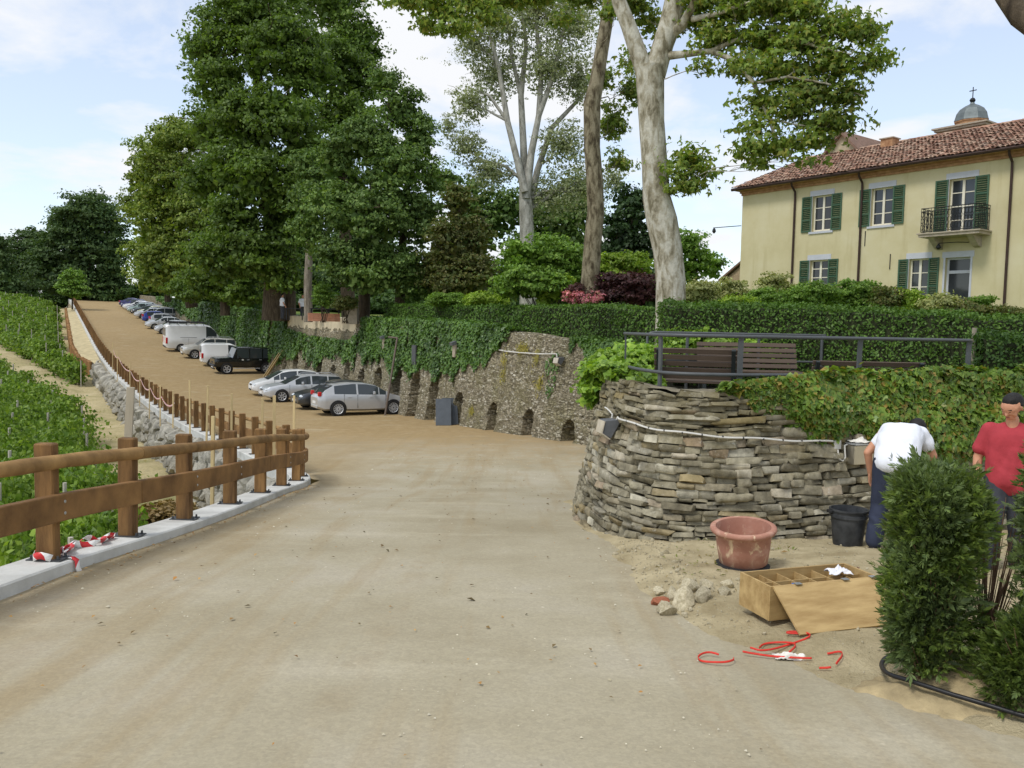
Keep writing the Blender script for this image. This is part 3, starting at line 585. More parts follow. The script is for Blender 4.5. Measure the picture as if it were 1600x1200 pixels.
# ---------------------------------------------------------------- surveyors' stakes and barrier tape
PALE = M('stake_wood', srgb(196, 174, 128), .8, .2, 3, .2, 20, rnd=.1, stretch=(3, 3, .4)); GREY = M('stake_grey', srgb(168, 158, 138), .85, .2, 3, .2, 20, stretch=(3, 3, .4))
def stake(x, y, z0, z1, w, label, lean=(0, 0), mat=PALE):
    mb = MB(); h = z1-z0; mb.box((0, 0, h/2), (w, w*.55, h)).add([], []); o = mb.build('wooden_stake', mat, None, (x, y, z0), bev=.003); o.rotation_euler = (lean[0], lean[1], random.uniform(-.3, .3)); return tag(o, label, 'stake', 'stakes standing along the kerb')
p = at(166, 862, 9.6); stake(p[0], p[1], float(zlow(p[0], p[1]))-.3, float(at(175, 604, 9.6)[2]), .085, 'tall thick weathered stake behind the near fence, beside the vines', (0, .06), GREY)
ST = [(336, 650, 331, 804, 16.5, .075, 'short thick stake behind the near fence, third bay from the red and white tape'), (296, 594, 297, 690, 27, .05, 'thin pale stake beside the kerb, left of the pair facing the black off-roader'),
      (327, 602, 322, 690, 26, .06, 'pale stake rising above the far fence, nearest to the short thick stake'), (363, 615, 361, 682, 23.5, .06, 'pale stake at the far fence below the white hatchback'),
      (411, 622, 409, 700, 20.5, .06, 'pale stake in front of the silver estate car nose'), (429, 618, 428, 705, 19.8, .07, 'pale stake standing before the front wheel of the silver estate'),
      (460, 618, 459, 680, 19.0, .05, 'pale stake at the fence corner before the dark grey car'),
      (271, 610, 270, 655, 33, .05, 'thin stake among the far posts with red and white tape round it'), (251, 602, 250, 648, 35, .045, 'thin stake beside the far fence, between two brown posts'),
      (234, 590, 233, 630, 38, .045, 'thin stake halfway along the curving kerb'), (219, 578, 218, 615, 42, .045, 'thin stake where the boulder wall begins to climb'),
      (203, 566, 203, 598, 46, .045, 'thin stake with sagging tape near the middle of the far fence'), (184, 546, 183, 575, 54, .04, 'thin stake below the white van'), (176, 535, 176, 562, 58, .04, 'smallest thin stake, uphill end of the tape')]
tops = []
for i, (ut, vt, ub, vb, Y, w_, lb) in enumerate(ST):
    b = at(ub, vb, Y); t_ = at(ut, vt, Y); z0 = min(float(b[2])-.25, float(zg(b[0], b[1]))-.3); stake(b[0], b[1], z0, float(t_[2]), w_, lb, (0, (t_[0]-b[0])/(t_[2]-z0)*.6)); tops.append((t_[0], t_[1], t_[2], i))
def tape_mat():
    m, t, p, o = node_mat('barrier_tape'); uv = t.nodes.new('ShaderNodeUVMap'); sp = t.nodes.new('ShaderNodeSeparateXYZ'); t.links.new(uv.outputs[0], sp.inputs[0])
    q = mathn(t, 'FRACT', mathn(t, 'MULTIPLY', mathn(t, 'ADD', sp.outputs[0], mathn(t, 'MULTIPLY', sp.outputs[1], .06)), 5.)); k = mixc(t, mathn(t, 'GREATER_THAN', q, .5), srgb(238, 236, 232), srgb(204, 40, 44))
    t.links.new(k, p.inputs['Base Color']); p.inputs['Roughness'].default_value = .4; return m
TAPE = tape_mat()
def ribbon(name, pts, width, mat, label, cat, wdir=None, group=None, thick=False):
    P = np.array(pts, float); T = unit(np.gradient(P, axis=0)); wd = np.array(wdir if wdir is not None else (0, 0, 1.), float); wd = np.broadcast_to(wd, P.shape); wd = unit(wd-T*(wd*T).sum(1, keepdims=True))
    L_ = np.r_[0, np.cumsum(np.linalg.norm(np.diff(P, axis=0), axis=1))]; V = np.stack([P-wd*width/2, P+wd*width/2], 1).reshape(-1, 3); n = len(P); i = np.arange(n-1)*2; me = np_mesh(name, V, np.stack([i, i+1, i+3, i+2], 1)); smooth_all(me)
    uv = me.uv_layers.new(name='UVMap'); vi = np.zeros(len(me.loops), np.int32); me.loops.foreach_get('vertex_index', vi); uv.data.foreach_set('uv', np.c_[L_[vi//2], (vi % 2).astype(float)].ravel().astype(np.float32))
    o = link(name, me, mat); so_ = o.modifiers.new('thickness', 'SOLIDIFY'); so_.thickness = .0025 if not thick else .004; so_.offset = 0; return tag(o, label, cat, group)
def arc(a, b, sag, n=14): q = np.linspace(0, 1, n)[:, None]; return np.array(a)*(1-q)+np.array(b)*q+np.c_[np.zeros((n, 2)), -sag*4*(q[:, 0]*(1-q[:, 0]))]
names = ['lowest span', 'second span', 'third span', 'fourth span', 'fifth span', 'last uphill span']
tp = [7, 8, 9, 10, 11, 12, 13]
for k in range(6):
    a, b = tops[tp[k]], tops[tp[k+1]]; za, zb2 = a[2]-.5, b[2]-.5
    ribbon('barrier_tape', arc((a[0]+.03, a[1], za), (b[0]+.03, b[1], zb2), .25), .07, TAPE, 'red and white tape sagging between thin stakes, %s from the fence corner' % names[k], 'tape', group='tape between the stakes')
q = np.linspace(0, 1, 40); d0_, d1_ = dist_at_Y(7.05), dist_at_Y(8.15); pts = []
for x in q:
    p, a, z = kpt(d0_+(d1_-d0_)*x, -.10+.05*math.sin(x*9)); pts.append((p[0], p[1], z+.03+.022*math.sin(x*31)+.02*math.sin(x*13)))
ribbon('barrier_tape', pts, .085, TAPE, 'crumpled red and white tape lying on the kerb between two near posts', 'tape', (.9, -.3, .6))
pts = []
for x in q:
    p, a, z = kpt(d0_+.1+(d1_-d0_)*.9*x, -.02+.06*math.sin(x*11+1)); pts.append((p[0], p[1], z+.028+.016*math.sin(x*23)))
ribbon('barrier_tape', pts, .07, TAPE, 'second flat fold of red and white tape on the kerb by the near post', 'tape', (.5, .8, .3))
p, a, z = kpt(near_ds[2], 0.); c = np.array((p[0], p[1], z)); ang = np.linspace(.4, 5.5, 16)
pts = [c+np.array((.10*math.cos(t_)*1.1, .13*math.sin(t_), .05+.02*math.sin(3*t_))) for t_ in ang]
ribbon('barrier_tape', pts, .06, TAPE, 'red and white tape wrapped round the foot of a near fence post', 'tape')
p, a, z = kpt(near_ds[2]+.06, .21); pts = [(p[0]-.12, p[1], z+.015), (p[0]-.03, p[1], z+.012), (p[0]+.012, p[1]-.01, z-.01), (p[0]+.02, p[1]-.015, z-.07), (p[0]+.035, p[1], z-.13), (p[0]+.02, p[1]+.02, z-.17)]
ribbon('barrier_tape', pts, .05, TAPE, 'end of red and white tape hanging over the kerb edge', 'tape', (.3, 1, 0))
# ---------------------------------------------------------------- yellow country house
HA, HB = np.array((11.40, 42.0)), np.array((19.10, 31.6)); hd = (HB-HA)/np.linalg.norm(HB-HA); hang = math.atan2(hd[1], hd[0]); HZ = 2.4; HEAVE = 8.74-HZ; HLEN = 27.
house = empty('country_house', (HA[0], HA[1], HZ), hang, 'long yellow two-storey house with green shutters and tiled roof', 'house')
hin = np.array((-hd[1], hd[0]))                                   # inwards
def fac(u, v):                                                    # facade coordinates of a photograph point
    d = ray(u, v); t = ((HA-CP[:2]) @ hin)/(d[:2] @ hin); P = CP+d*t; return float((P[:2]-HA) @ hd), float(P[2]-HZ)
def plaster():
    m, t, p, o = node_mat('yellow_plaster'); c = coords(t); k = ramp(t, noise(t, c, .5, 6, .65), [(.25, srgb(186, 175, 134)), (.5, srgb(198, 188, 150)), (.75, srgb(206, 198, 166))])
    st = noise(t, coords(t, 'Object', (2.2, 2.2, .22)), 1., 5, .6); k = mixc(t, mathn(t, 'MULTIPLY', ramp(t, st, [(.55, (0,)*3), (.8, (1,)*3)]), .6), k, srgb(166, 152, 108))
    t.links.new(k, p.inputs['Base Color']); p.inputs['Roughness'].default_value = .92; p.inputs['Specular IOR Level'].default_value = .15; bump(t, p, noise(t, c, 14, 6), .15, .02); return m
PL = plaster(); WHITE = M('white_paint', srgb(186, 188, 194), .7, .06, 3); SHUT = M('shutter_green', srgb(66, 94, 72), .6, .15, 5, rnd=.06); GUT = M('gutter_brown', srgb(66, 50, 44), .5, .2, 5, metal=.3)
GLASS = glass_mat('window_glass', (.03, .035, .04), .05); CREAM = M('window_cream', srgb(222, 216, 196), .6, .06, 4); BRICKM = M('old_brick', srgb(166, 118, 84), .9, .3, 5, .5, 30, col2=srgb(188, 150, 112)); STN = M('carved_stone', srgb(168, 156, 138), .9, .2, 5, .3, 30); IRON = M('iron', srgb(44, 46, 46), .6, .2, 8, metal=.4)
def rect(u0, v0, u1, v1): a = fac(u0, v0); b = fac(u1, v1); return a[0], b[0], b[1], a[1]
# (centre x, width, sill z, head z, kind) on the facade
def win(u, vt, vb, wm_): x, zt_ = fac(u, vt); _, zb_ = fac(u, vb); return (x, wm_, zb_, zt_)
OP = [(*win(1285, 305, 361, .98), 'w'), (*win(1379, 293, 352, .98), 'w'), (*win(1504, 278, 362, 1.0), 'd'), (*win(1280, 406, 447, .95), 'w'), (*win(1436, 404, 470, .82), 'w'), (*win(1497, 402, 482, .98), 'p')]
OP += [(x0, w_, a_, b_, 'w') for x0, w_, a_, b_ in ((15.6, 1., OP[1][2], OP[1][3]), (19.2, 1., OP[1][2], OP[1][3]), (15.6, 1., OP[4][2], OP[4][3]), (19.2, 1., OP[4][2], OP[4][3]))]
OP[2] = (OP[2][0], OP[2][1], OP[2][2]-.05, OP[2][3], 'd')
xs = sorted({0., HLEN, *[o_[0]-o_[1]/2 for o_ in OP], *[o_[0]+o_[1]/2 for o_ in OP]}); zs = sorted({-1.2, HEAVE-.28, *[o_[2] for o_ in OP], *[o_[3] for o_ in OP]})
mb = MB()
for xa, xb in zip(xs[:-1], xs[1:]):
    for za, zb2 in zip(zs[:-1], zs[1:]):
        cxm, czm = (xa+xb)/2, (za+zb2)/2
        if any(abs(cxm-o_[0]) < o_[1]/2 and o_[2] < czm < o_[3] for o_ in OP): continue
        mb.add([(xa, 0, za), (xb, 0, za), (xb, 0, zb2), (xa, 0, zb2)], [(0, 1, 2, 3)])
for o_ in OP:
    x0, x1, z0, z1 = o_[0]-o_[1]/2, o_[0]+o_[1]/2, o_[2], o_[3]; q = .28
    mb.add([(x0, 0, z0), (x0, q, z0), (x0, q, z1), (x0, 0, z1), (x1, 0, z0), (x1, q, z0), (x1, q, z1), (x1, 0, z1)], [(0, 1, 2, 3), (5, 4, 7, 6), (3, 2, 6, 7), (1, 0, 4, 5)])
mb.add([(0, 0, -1.2), (0, 9.5, -1.2), (0, 9.5, HEAVE-.28), (0, 0, HEAVE-.28), (HLEN, 0, -1.2), (HLEN, 9.5, -1.2), (HLEN, 9.5, HEAVE-.28), (HLEN, 0, HEAVE-.28)], [(1, 0, 3, 2), (4, 5, 6, 7), (5, 1, 2, 6)])
mb.build('wall', PL, house, fix=False)
mb = MB(); mb.b2(-.04, HLEN, -.06, .2, HEAVE-.28, HEAVE-.17).b2(-.08, HLEN, -.14, .2, HEAVE-.17, HEAVE-.06).b2(-.2, HLEN, -.42, .2, HEAVE-.06, HEAVE-.005); mb.build('brick_cornice', BRICKM, house)
slat_me = None
def shutter(par, x0, z0, z1, w_, ang):
    e = MB(); h = z1-z0; fr = .06
    for a_, b_ in ((0, fr), (w_-fr, w_)): e.b2(a_, b_, -.045, 0, 0, h)
    for a_, b_ in ((0, fr), (h-fr, h), (h*.34-.03, h*.34+.03), (h*.68-.03, h*.68+.03)): e.b2(fr+.001, w_-fr-.001, -.044, -.001, a_, b_)
    o = e.build('shutter', SHUT, par, (x0, -.012, z0)); o.rotation_euler = (0, 0, ang); n = max(8, int(h/.085)); s_ = MB()
    for i in range(n): s_.box((w_/2, -.022, (i+.5)*h/n), (w_-2*fr, .012, .075), (R(38), 0, 0))
    s_.build('louvres', SHUT, o); return o
def window(o_):
    x, w_, z0, z1, kind = o_; h = z1-z0; e = MB(); f = .06; x0, x1 = x-w_/2, x+w_/2
    wn = bpy.data.objects.new('door' if kind == 'p' else 'window', None)
    e.b2(x0, x0+f, .16, .23, z0, z1).b2(x1-f, x1, .16, .23, z0, z1).b2(x0+f, x1-f, .16, .23, z1-f, z1).b2(x0+f, x1-f, .16, .23, z0, z0+f+.03).b2(x-.05, x+.05, .155, .228, z0+f, z1-f)
    nb = 3 if kind != 'd' else 4
    if kind != 'p':
        for sx in (-1, 1):
            for i in range(1, nb): e.b2(*(sorted((x+sx*.05, x+sx*(w_/2-f)))), .175, .215, z0+h*i/nb-.018, z0+h*i/nb+.018)
    else: e = MB(); zt_ = z0+h*.72; e.b2(x0, x0+.08, .16, .23, z0, z1).b2(x1-.08, x1, .16, .23, z0, z1).b2(x0+.08, x1-.08, .16, .23, z1-.08, z1).b2(x0+.08, x1-.08, .16, .23, zt_-.06, zt_+.06)
    fo = e.build('door' if kind == 'p' else 'window', WHITE if kind == 'p' else CREAM, house)
    MB().b2(x0+.02, x1-.02, .196, .204, z0+.02, z1-.02).build('pane', GLASS, fo)
    if kind != 'p': MB().b2(x0-.02, x1+.02, .5, .52, z0-.05, z1+.05).build('curtain', M('curtain', srgb(120, 112, 100), .9, .3, 2), fo)
    e = MB(); b = .13
    e.b2(x0-b, x1+b, -.022, .0, z1, z1+.24); e.b2(x0-b*.6, x0, -.02, .0, z0, z1); e.b2(x1, x1+b*.6, -.02, .0, z0, z1)
    if kind == 'w': e.b2(x0-b, x1+b, -.05, .0, z0-.1, z0)
    e.build('surround', WHITE, fo)
    if kind != 'p':
        sw = w_*.52; s1 = shutter(house, x0-sw-.02, z0, z1, sw, 0); s2 = shutter(house, x1+.02, z0, z1, sw, 0)
for o_ in OP: window(o_)
# balcony
bx, bw_, bz = OP[2][0], 2.35, OP[2][2]
mb = MB(); mb.b2(bx-bw_/2, bx+bw_/2, -.95, .0, bz-.16, bz-.05).b2(bx-bw_/2-.06, bx+bw_/2+.06, -1.0, .0, bz-.05, bz); bal = mb.build('balcony', STN, house)
for sx in (-1, 1):
    c = bx+sx*.75; MB().prism([(-.85, bz-.161), (-.0, bz-.161), (-.0, bz-.62), (-.25, bz-.55), (-.6, bz-.3)], 'x', c-.12, c+.12).build('bracket', STN, bal)
mb = MB(); zr0, zr1 = bz+.06, bz+.98; pth = [(bx-bw_/2+.06, -.02), (bx-bw_/2+.06, -.9), (bx+bw_/2-.06, -.9), (bx+bw_/2-.06, -.02)]
for z in (zr0, zr1-.12, zr1): mb.tube([(p[0], p[1], z) for p in pth], .018, 6)
for (xa, ya), (xb, yb) in zip(pth[:-1], pth[1:]):
    n = max(3, int(math.hypot(xb-xa, yb-ya)/.13))
    for i in range(n+1):
        q = i/n; X_, Y_ = xa+(xb-xa)*q, ya+(yb-ya)*q; dx, dy = (xb-xa)/n, (yb-ya)/n
        mb.tube([(X_, Y_, zr0), (X_, Y_, zr1)], .009, 4)
        if i < n:
            for k in range(3):
                z = zr0+.05+k*.26; mb.tube([(X_+dx*(.5+.42*math.cos(t_)), Y_+dy*(.5+.42*math.cos(t_)), z+.12+.12*math.sin(t_)) for t_ in np.linspace(0, 6.28, 9)], .008, 4)
mb.build('balcony_railing', IRON, bal)
x_, z_ = fac(1478, 385); lp = MB(); lp.tube([(x_+.9, -.02, z_+.1), (x_+.55, -.2, z_+.12), (x_+.0, -.6, z_+.08)], .016, 6).lathe([(.02, .0), (.05, -.05), (.11, -.16), (.05, -.22), (.0, -.24)], 10, (x_, -.6, z_+.07)); lp.build('wall_lamp', IRON, house)
for u_, v0, v1 in ((1244, 300, 470), (1349, 285, 470), (1584, 240, 500)):
    x_, z1_ = fac(u_, v0); MB().tube([(x_, -.4, HEAVE-.06), (x_, -.36, HEAVE-.2), (x_, -.09, HEAVE-.45), (x_, -.07, HEAVE-.7), (x_, -.07, -.8)], .05, 8).build('downpipe', GUT, house, sm_=40)
MB().tube([(-.3, -.50, HEAVE+.0), (HLEN, -.50, HEAVE+.0)], .075, 8).build('gutter', GUT, house, sm_=40)
for u_, v_ in ((1391, 408), (1352, 372)):
    x_, z_ = fac(u_, v_); MB().b2(x_-.015, x_+.015, -.03, 0, z_-.35, z_+.3).build('iron_tie', IRON, house)
# roof of clay barrel tiles; courses follow the slope
SL = math.tan(R(21)); RD = 5.3
def tile_mat():
    m, t, p, o = node_mat('clay_tiles'); ge = t.nodes.new('ShaderNodeNewGeometry'); k = ramp(t, ge.outputs['Random Per Island'], [(0, srgb(122, 94, 80)), (.25, srgb(148, 112, 96)), (.5, srgb(164, 130, 110)), (.75, srgb(180, 154, 134)), (1., srgb(136, 116, 104))])
    k = mixc(t, .5, k, ramp(t, noise(t, coords(t), 3, 6, .7), [(.3, (.2, .19, .17)), (.7, (.75, .74, .7))]), 'OVERLAY'); t.links.new(k, p.inputs['Base Color']); p.inputs['Roughness'].default_value = .9; p.inputs['Specular IOR Level'].default_value = .15; return m
TILE = tile_mat()
rb = MB(); rb.add([(-.28, -.52, HEAVE+.02), (HLEN, -.52, HEAVE+.02), (HLEN, RD, HEAVE+.02+(RD+.52)*SL), (-.28+RD*.0, RD, HEAVE+.02+(RD+.52)*SL), (-.28, 2*RD+.5, HEAVE+.02), (HLEN, 2*RD+.5, HEAVE+.02), (HLEN, RD, HEAVE+.02), (-.28, RD, HEAVE+.02)], [(0, 1, 2, 3), (3, 2, 5, 4), (0, 3, 7), (7, 3, 4), (0, 7, 6, 1)])
roof = rb.build('roof', M('roof_board', srgb(120, 96, 78), .9), house, fix=False)
V = []; Fq = []; tw, tl = .17, .34; nx = int((HLEN+.3)/tw); ny = int((RD+.56)/math.cos(R(21))/tl)
cs, sn2 = math.cos(R(21)), math.sin(R(21)); rg = np.random.default_rng(4)
th = np.linspace(0, math.pi, 5)
for i in range(nx):
    for j in range(ny+1):
        x0 = -.26+i*tw+rg.normal(0, .012); l0 = j*tl-.03+rg.normal(0, .015); l1 = l0+tl*1.12; r0, r1 = .086, .072; lift = .03+rg.normal(0, .008); o_ = len(V)
        for l, r_, lf in ((l0, r0, lift+.03), (l1, r1, lift)):
            for a in th: h_ = r_*.6*math.sin(a)+lf; V.append((x0+.1-r_*math.cos(a), -.54+l*cs-h_*sn2, HEAVE+.02+l*sn2+h_*cs))
        Fq += [(o_+k, o_+k+1, o_+6+k, o_+5+k) for k in range(4)]+[(o_, o_+1, o_+2, o_+2)][:0]
me = np_mesh('roof_tiles', np.array(V), np.array(Fq)); smooth_all(me); me.materials.append(TILE); o = link('roof_tiles', me, None, roof); o['kind'] = 'stuff'
rz = HEAVE+.02+(RD+.52)*SL; rm = MB()
for i in range(int(HLEN/.42)): rm.lathe([(.13, 0), (.115, .46)], 10, (-.3+i*.42, RD, rz+.02), ax='x')
rm.build('ridge_tiles', TILE, roof, sm_=50)
def roofz(y): return HEAVE+.02+(y+.52)*SL
mb = MB(); cx_ = 5.0; mb.b2(cx_-.3, cx_+.3, 4.3, 4.9, roofz(4.3)-.2, roofz(4.9)+.25); ch = mb.build('chimney', BRICKM, roof); MB().b2(cx_-.36, cx_+.36, 4.24, 4.96, roofz(4.9)+.251, roofz(4.9)+.30).build('chimney_cap', STN, ch)
# cross gable rising behind the near end of the roof
gb = MB(); g0, gw = 2.1, 2.5; zb_ = roofz(4.); gz_ = 1.45
gb.add([(g0-gw, 5.2, zb_-1.2), (g0+gw, 5.2, zb_-1.2), (g0, 5.2, zb_+gz_), (g0-gw, 10, zb_-1.2), (g0+gw, 10, zb_-1.2), (g0, 10, zb_+gz_)], [(0, 1, 2), (3, 5, 4)]); cg = gb.build('cross_gable', M('gable_plaster', srgb(176, 164, 138), .9, .25, 3), house, fix=False)
sl2 = (gz_+1.2)/gw; mb = MB()
for sx in (-1, 1):
    a = (g0+sx*(gw+.35), zb_-1.2-.35*sl2); b = (g0, zb_+gz_); mb.add([(a[0], 4.95, a[1]), (b[0], 4.95, b[1]), (b[0], 10.2, b[1]), (a[0], 10.2, a[1]), (a[0], 4.95, a[1]+.16), (b[0], 4.95, b[1]+.16), (b[0], 10.2, b[1]+.16), (a[0], 10.2, a[1]+.16)], [(0, 1, 2, 3), (7, 6, 5, 4), (0, 4, 5, 1), (3, 2, 6, 7), (0, 3, 7, 4)])
mb.build('gable_roof', M('gable_tiles', srgb(122, 98, 84), .9, .3, 6, .5, 20), cg)
# chapel lantern with dome and cross
c = at(1517, 205, 44); lx = float((c[:2]-HA) @ hd); ly = float((c[:2]-HA) @ hin); lz = float(at(1517, 205, 44)[2]-HZ); k_ = 44/1290
lan = MB().b2(lx-1.05, lx+1.05, ly-1.05, ly+1.05, lz-2.6, lz-.05).b2(lx-1.28, lx+1.28, ly-1.28, ly+1.28, lz-.05, lz+.06).b2(lx-1.38, lx+1.38, ly-1.38, ly+1.38, lz+.06, lz+.14); la = lan.build('bell_lantern', STN, house)
MB().lathe([(.78, lz+.14), (.78, lz+.42), (.84, lz+.44), (.84, lz+.50), (.0, lz+.50)], 8, (lx, ly, 0)).build('drum', BRICKM, la)
MB().lathe([(.86, lz+.50), (.82, lz+.62), (.76, lz+.86), (.60, lz+1.10), (.36, lz+1.27), (.14, lz+1.38), (.08, lz+1.48), (.0, lz+1.49)], 8, (lx, ly, 0)).build('dome', M('dome_lead', srgb(104, 112, 112), .5, .2, 4, metal=.3), la)
cm = MB().lathe([(0, lz+1.44), (.10, lz+1.48), (.15, lz+1.58), (.10, lz+1.68), (.02, lz+1.72)], 10, (lx, ly, 0)).tube([(lx, ly, lz+1.7), (lx, ly, lz+2.26)], .025, 6).tube([(lx-.18, ly, lz+2.08), (lx+.18, ly, lz+2.08)], .025, 6); cm.build('cross', IRON, la, sm_=40)
mb = MB().tube([(-.02, -.02, HEAVE-1.75), (-1.55, -.3, HEAVE-1.75)], .02, 6).lathe([(.02, 0), (.07, -.06), (.10, -.18), (.03, -.28), (0, -.28)], 8, (-1.5, -.3, HEAVE-1.76)); mb.build('corner_lamp', IRON, house)
# brick outbuilding behind the house corner
ob = at(1140, 440, 52); obe = empty('brick_outbuilding', (ob[0]+.6, ob[1], 2.2), hang, 'small old brick outbuilding with sloping roof at the house corner', 'outbuilding')
MB().prism([(-1.25, 0), (1.6, 0), (1.6, 4.6), (-1.25, 2.7)], 'y', 0, 4).build('wall', M('mixed_brick', srgb(160, 136, 108), .95, .3, 7, .6, 25, col2=srgb(186, 164, 134)), obe); MB().prism([(-1.5, 2.62), (1.75, 4.78), (1.75, 4.90), (-1.5, 2.76)], 'y', -.2, 4.2).build('roof', M('gable_tiles', srgb(150, 112, 92)), obe); MB().b2(.6, 1.1, 1, 1.5, 3.8, 5.8).build('chimney', BRICKM, obe)
# ---------------------------------------------------------------- trees
_lm = leaf_mat
def leaf_mat(name, cols, *a, **k): return _lm(name, [tuple(c*f for c, f in zip(q, (1.45, 1.28, 1.12))) for q in cols] if 'petal' not in name else cols, *a, **k)
def lob(u, v, Y, ru, rv, dy=1.): c = at(u, v, Y); return (c[0], c[1], c[2], ru*Y/FPX, ru*Y/FPX*dy, rv*Y/FPX)
def crown(lobes, cr, leaf, per, dens=1., inner=.25, droop=.2, asp=.6, shape='leaf', upb=.5, flat=.65, rng=RNG, jit=.25):
    V = []; Lb = np.array(lobes)
    for i, (x, y, z, a, b, c) in enumerate(lobes):
        area = 4*math.pi*((a*b)**1.6/3+(a*c)**1.6/3+(b*c)**1.6/3)**(1/1.6); n = max(4, int(area*dens/(cr*cr*1.6)))
        d = rand_dir(n, rng); d[:, 2] = np.where(d[:, 2] < -.55, -d[:, 2]*.5, d[:, 2]); d = unit(d); rad = 1-np.abs(rng.normal(0, jit, n)); rad += .20*vnoise(d[:, 0]*2.6+i, d[:, 1]*2.6, d[:, 2]*2.6)
        P = np.array((x, y, z))+d*rad[:, None]*np.array((a, b, c)); keep = np.ones(n, bool)
        for j, q in enumerate(Lb):
            if j != i: keep &= (((P-q[:3])/q[3:])**2).sum(1) > .42
        P = P[keep]; d = d[keep]; n = len(P)
        if not n: continue
        k = per; cs = cr*np.exp(rng.normal(0, .3, n)); e = rand_dir(n*k, rng); e[:, 2] = np.abs(e[:, 2])*.8+e[:, 2]*.2; rr_ = rng.random(n*k)**.45
        off = e*rr_[:, None]*np.repeat(cs, k)[:, None]*np.array((1, 1, flat)); C = np.repeat(P, k, 0)+off; dd_ = np.repeat(d, k, 0)
        Nn = e*.55+dd_*.35+np.array((0, 0, upb))+rng.normal(0, .62, (n*k, 3)); V.append(leaf_cards(C, Nn, leaf, asp, .1, droop, shape, rng=rng))
        m = int(n*k*inner)
        if m: q = rand_dir(m, rng)*(rng.random(m)**.5*.82)[:, None]; V.append(leaf_cards(np.array((x, y, z))+q*np.array((a, b, c)), rng.normal(size=(m, 3)), leaf*1.7, .75, .05, None, 'leaf', rng=rng))
    return np.concatenate(V)
def limb_pts(a, b, n=6, sag=.0, wob=.12, rng=random):
    a, b = Vector(a), Vector(b); L_ = (b-a).length; out_ = []
    for i in range(n+1):
        q = i/n; p = a.lerp(b, q)+Vector((0, 0, L_*sag*math.sin(math.pi*q)))
        if 0 < i < n: p += Vector((rng.gauss(0, 1), rng.gauss(0, 1), rng.gauss(0, .6)))*L_*wob*.25
        out_.append(p)
    return out_
def bark_mat(name, a, b, c3, scale=(3, 3, .6), sc=3., bm_=.8, patch=False):
    if name in MATS: return MATS[name]
    m, t, p, o = node_mat(name); c = coords(t, 'Object', scale); n = noise(t, c, sc, 6, .6, .4); k = ramp(t, n, [(.36, a), (.46, b), (.58, c3)] if patch else [(.3, a), (.5, b), (.72, c3)])
    k = mixc(t, .3, k, ramp(t, noise(t, coords(t), 18, 5, .7), [(.3, (.15,)*3), (.7, (.8,)*3)]), 'OVERLAY')
    t.links.new(k, p.inputs['Base Color']); p.inputs['Roughness'].default_value = .9; p.inputs['Specular IOR Level'].default_value = .15; bump(t, p, noise(t, c, sc*5, 8, .65), bm_, .04); MATS[name] = m; return m
BARK = bark_mat('bark_dark', srgb(58, 50, 40), srgb(84, 74, 60), srgb(110, 98, 80)); BARKG = bark_mat('bark_grey', srgb(96, 88, 76), srgb(128, 120, 106), srgb(156, 148, 134))
PLANEB = bark_mat('bark_plane', srgb(112, 106, 86), srgb(154, 148, 128), srgb(186, 183, 168), (2.2, 2.2, 1.0), 2.6, .3, True); PLANED = bark_mat('bark_plane_dark', srgb(70, 62, 48), srgb(104, 96, 76), srgb(136, 128, 106), (2.4, 2.4, .9), 2.6, .5, True)
POPB = bark_mat('bark_poplar', srgb(110, 108, 98), srgb(158, 156, 146), srgb(190, 188, 178), (2, 2, .8), 2.2, .3)
LB = 1.0
def tree(name, label, trunks, lobes, leafm, barkm, cr, leaf, per, group=None, cat='tree', limbs=True, lr=.10, **kw):
    b0 = trunks[0][0][0]; root = empty(name, tuple(b0), 0, label, cat, group); mb = MB(); o3 = np.array(b0)
    tips = []
    for pts, radii in trunks:
        mb.tube([Vector(np.array(p)-o3) for p in pts], radii, 12); tips += [(np.array(p), r) for p, r in list(zip(pts, radii))[len(pts)//3:]]
    if limbs:
        rg_ = random.Random(sum(map(ord, label)))
        for l_ in lobes:
            c = np.array(l_[:3]); best = min(tips, key=lambda t_: np.linalg.norm(t_[0]-c)+(3 if t_[0][2] > c[2] else 0)); r0 = min(best[1]*.6, lr*2.2)
            pp = limb_pts(best[0]-o3, c-o3, 6, .06, .2, rg_); mb.tube(pp, list(np.linspace(r0, r0*.25, 7)), 6)
            for k in range(5):
                e = Vector(c-o3)+Vector((rg_.gauss(0, .5)*l_[3], rg_.gauss(0, .5)*l_[4], rg_.uniform(.1, .8)*l_[5])); mb.tube(limb_pts(pp[4], e, 4, .05, .2, rg_), list(np.linspace(r0*.35, r0*.1, 5)), 5)
    mb.build('trunk', barkm, root, sm_=60, fix=False)
    V = crown(lobes, cr, leaf, per, **kw)-o3; leaf_obj('crown', V, leafm, root); return root
def gnd(u, Y, h=zt, v=480): p = at(u, v, Y); return np.array((p[0], p[1], float(h(p[0], p[1]))-.1))
def up(u, v, Y): return at(u, v, Y)
G_DARK = leaf_mat('leaf_chestnut', [srgb(58, 82, 38), srgb(76, 104, 48), srgb(102, 130, 66), srgb(64, 92, 42)], .4, .5, .22); G_MID = leaf_mat('leaf_linden', [srgb(60, 88, 46), srgb(80, 110, 58), srgb(108, 136, 80)], .3, .55, .3)
G_OLIVE = leaf_mat('leaf_olive', [srgb(74, 100, 44), srgb(98, 122, 56), srgb(124, 142, 74)], .34, .55, .2); G_FAR = leaf_mat('leaf_far', [srgb(46, 72, 44), srgb(62, 88, 52), srgb(80, 104, 66)], .28, .6, .12)
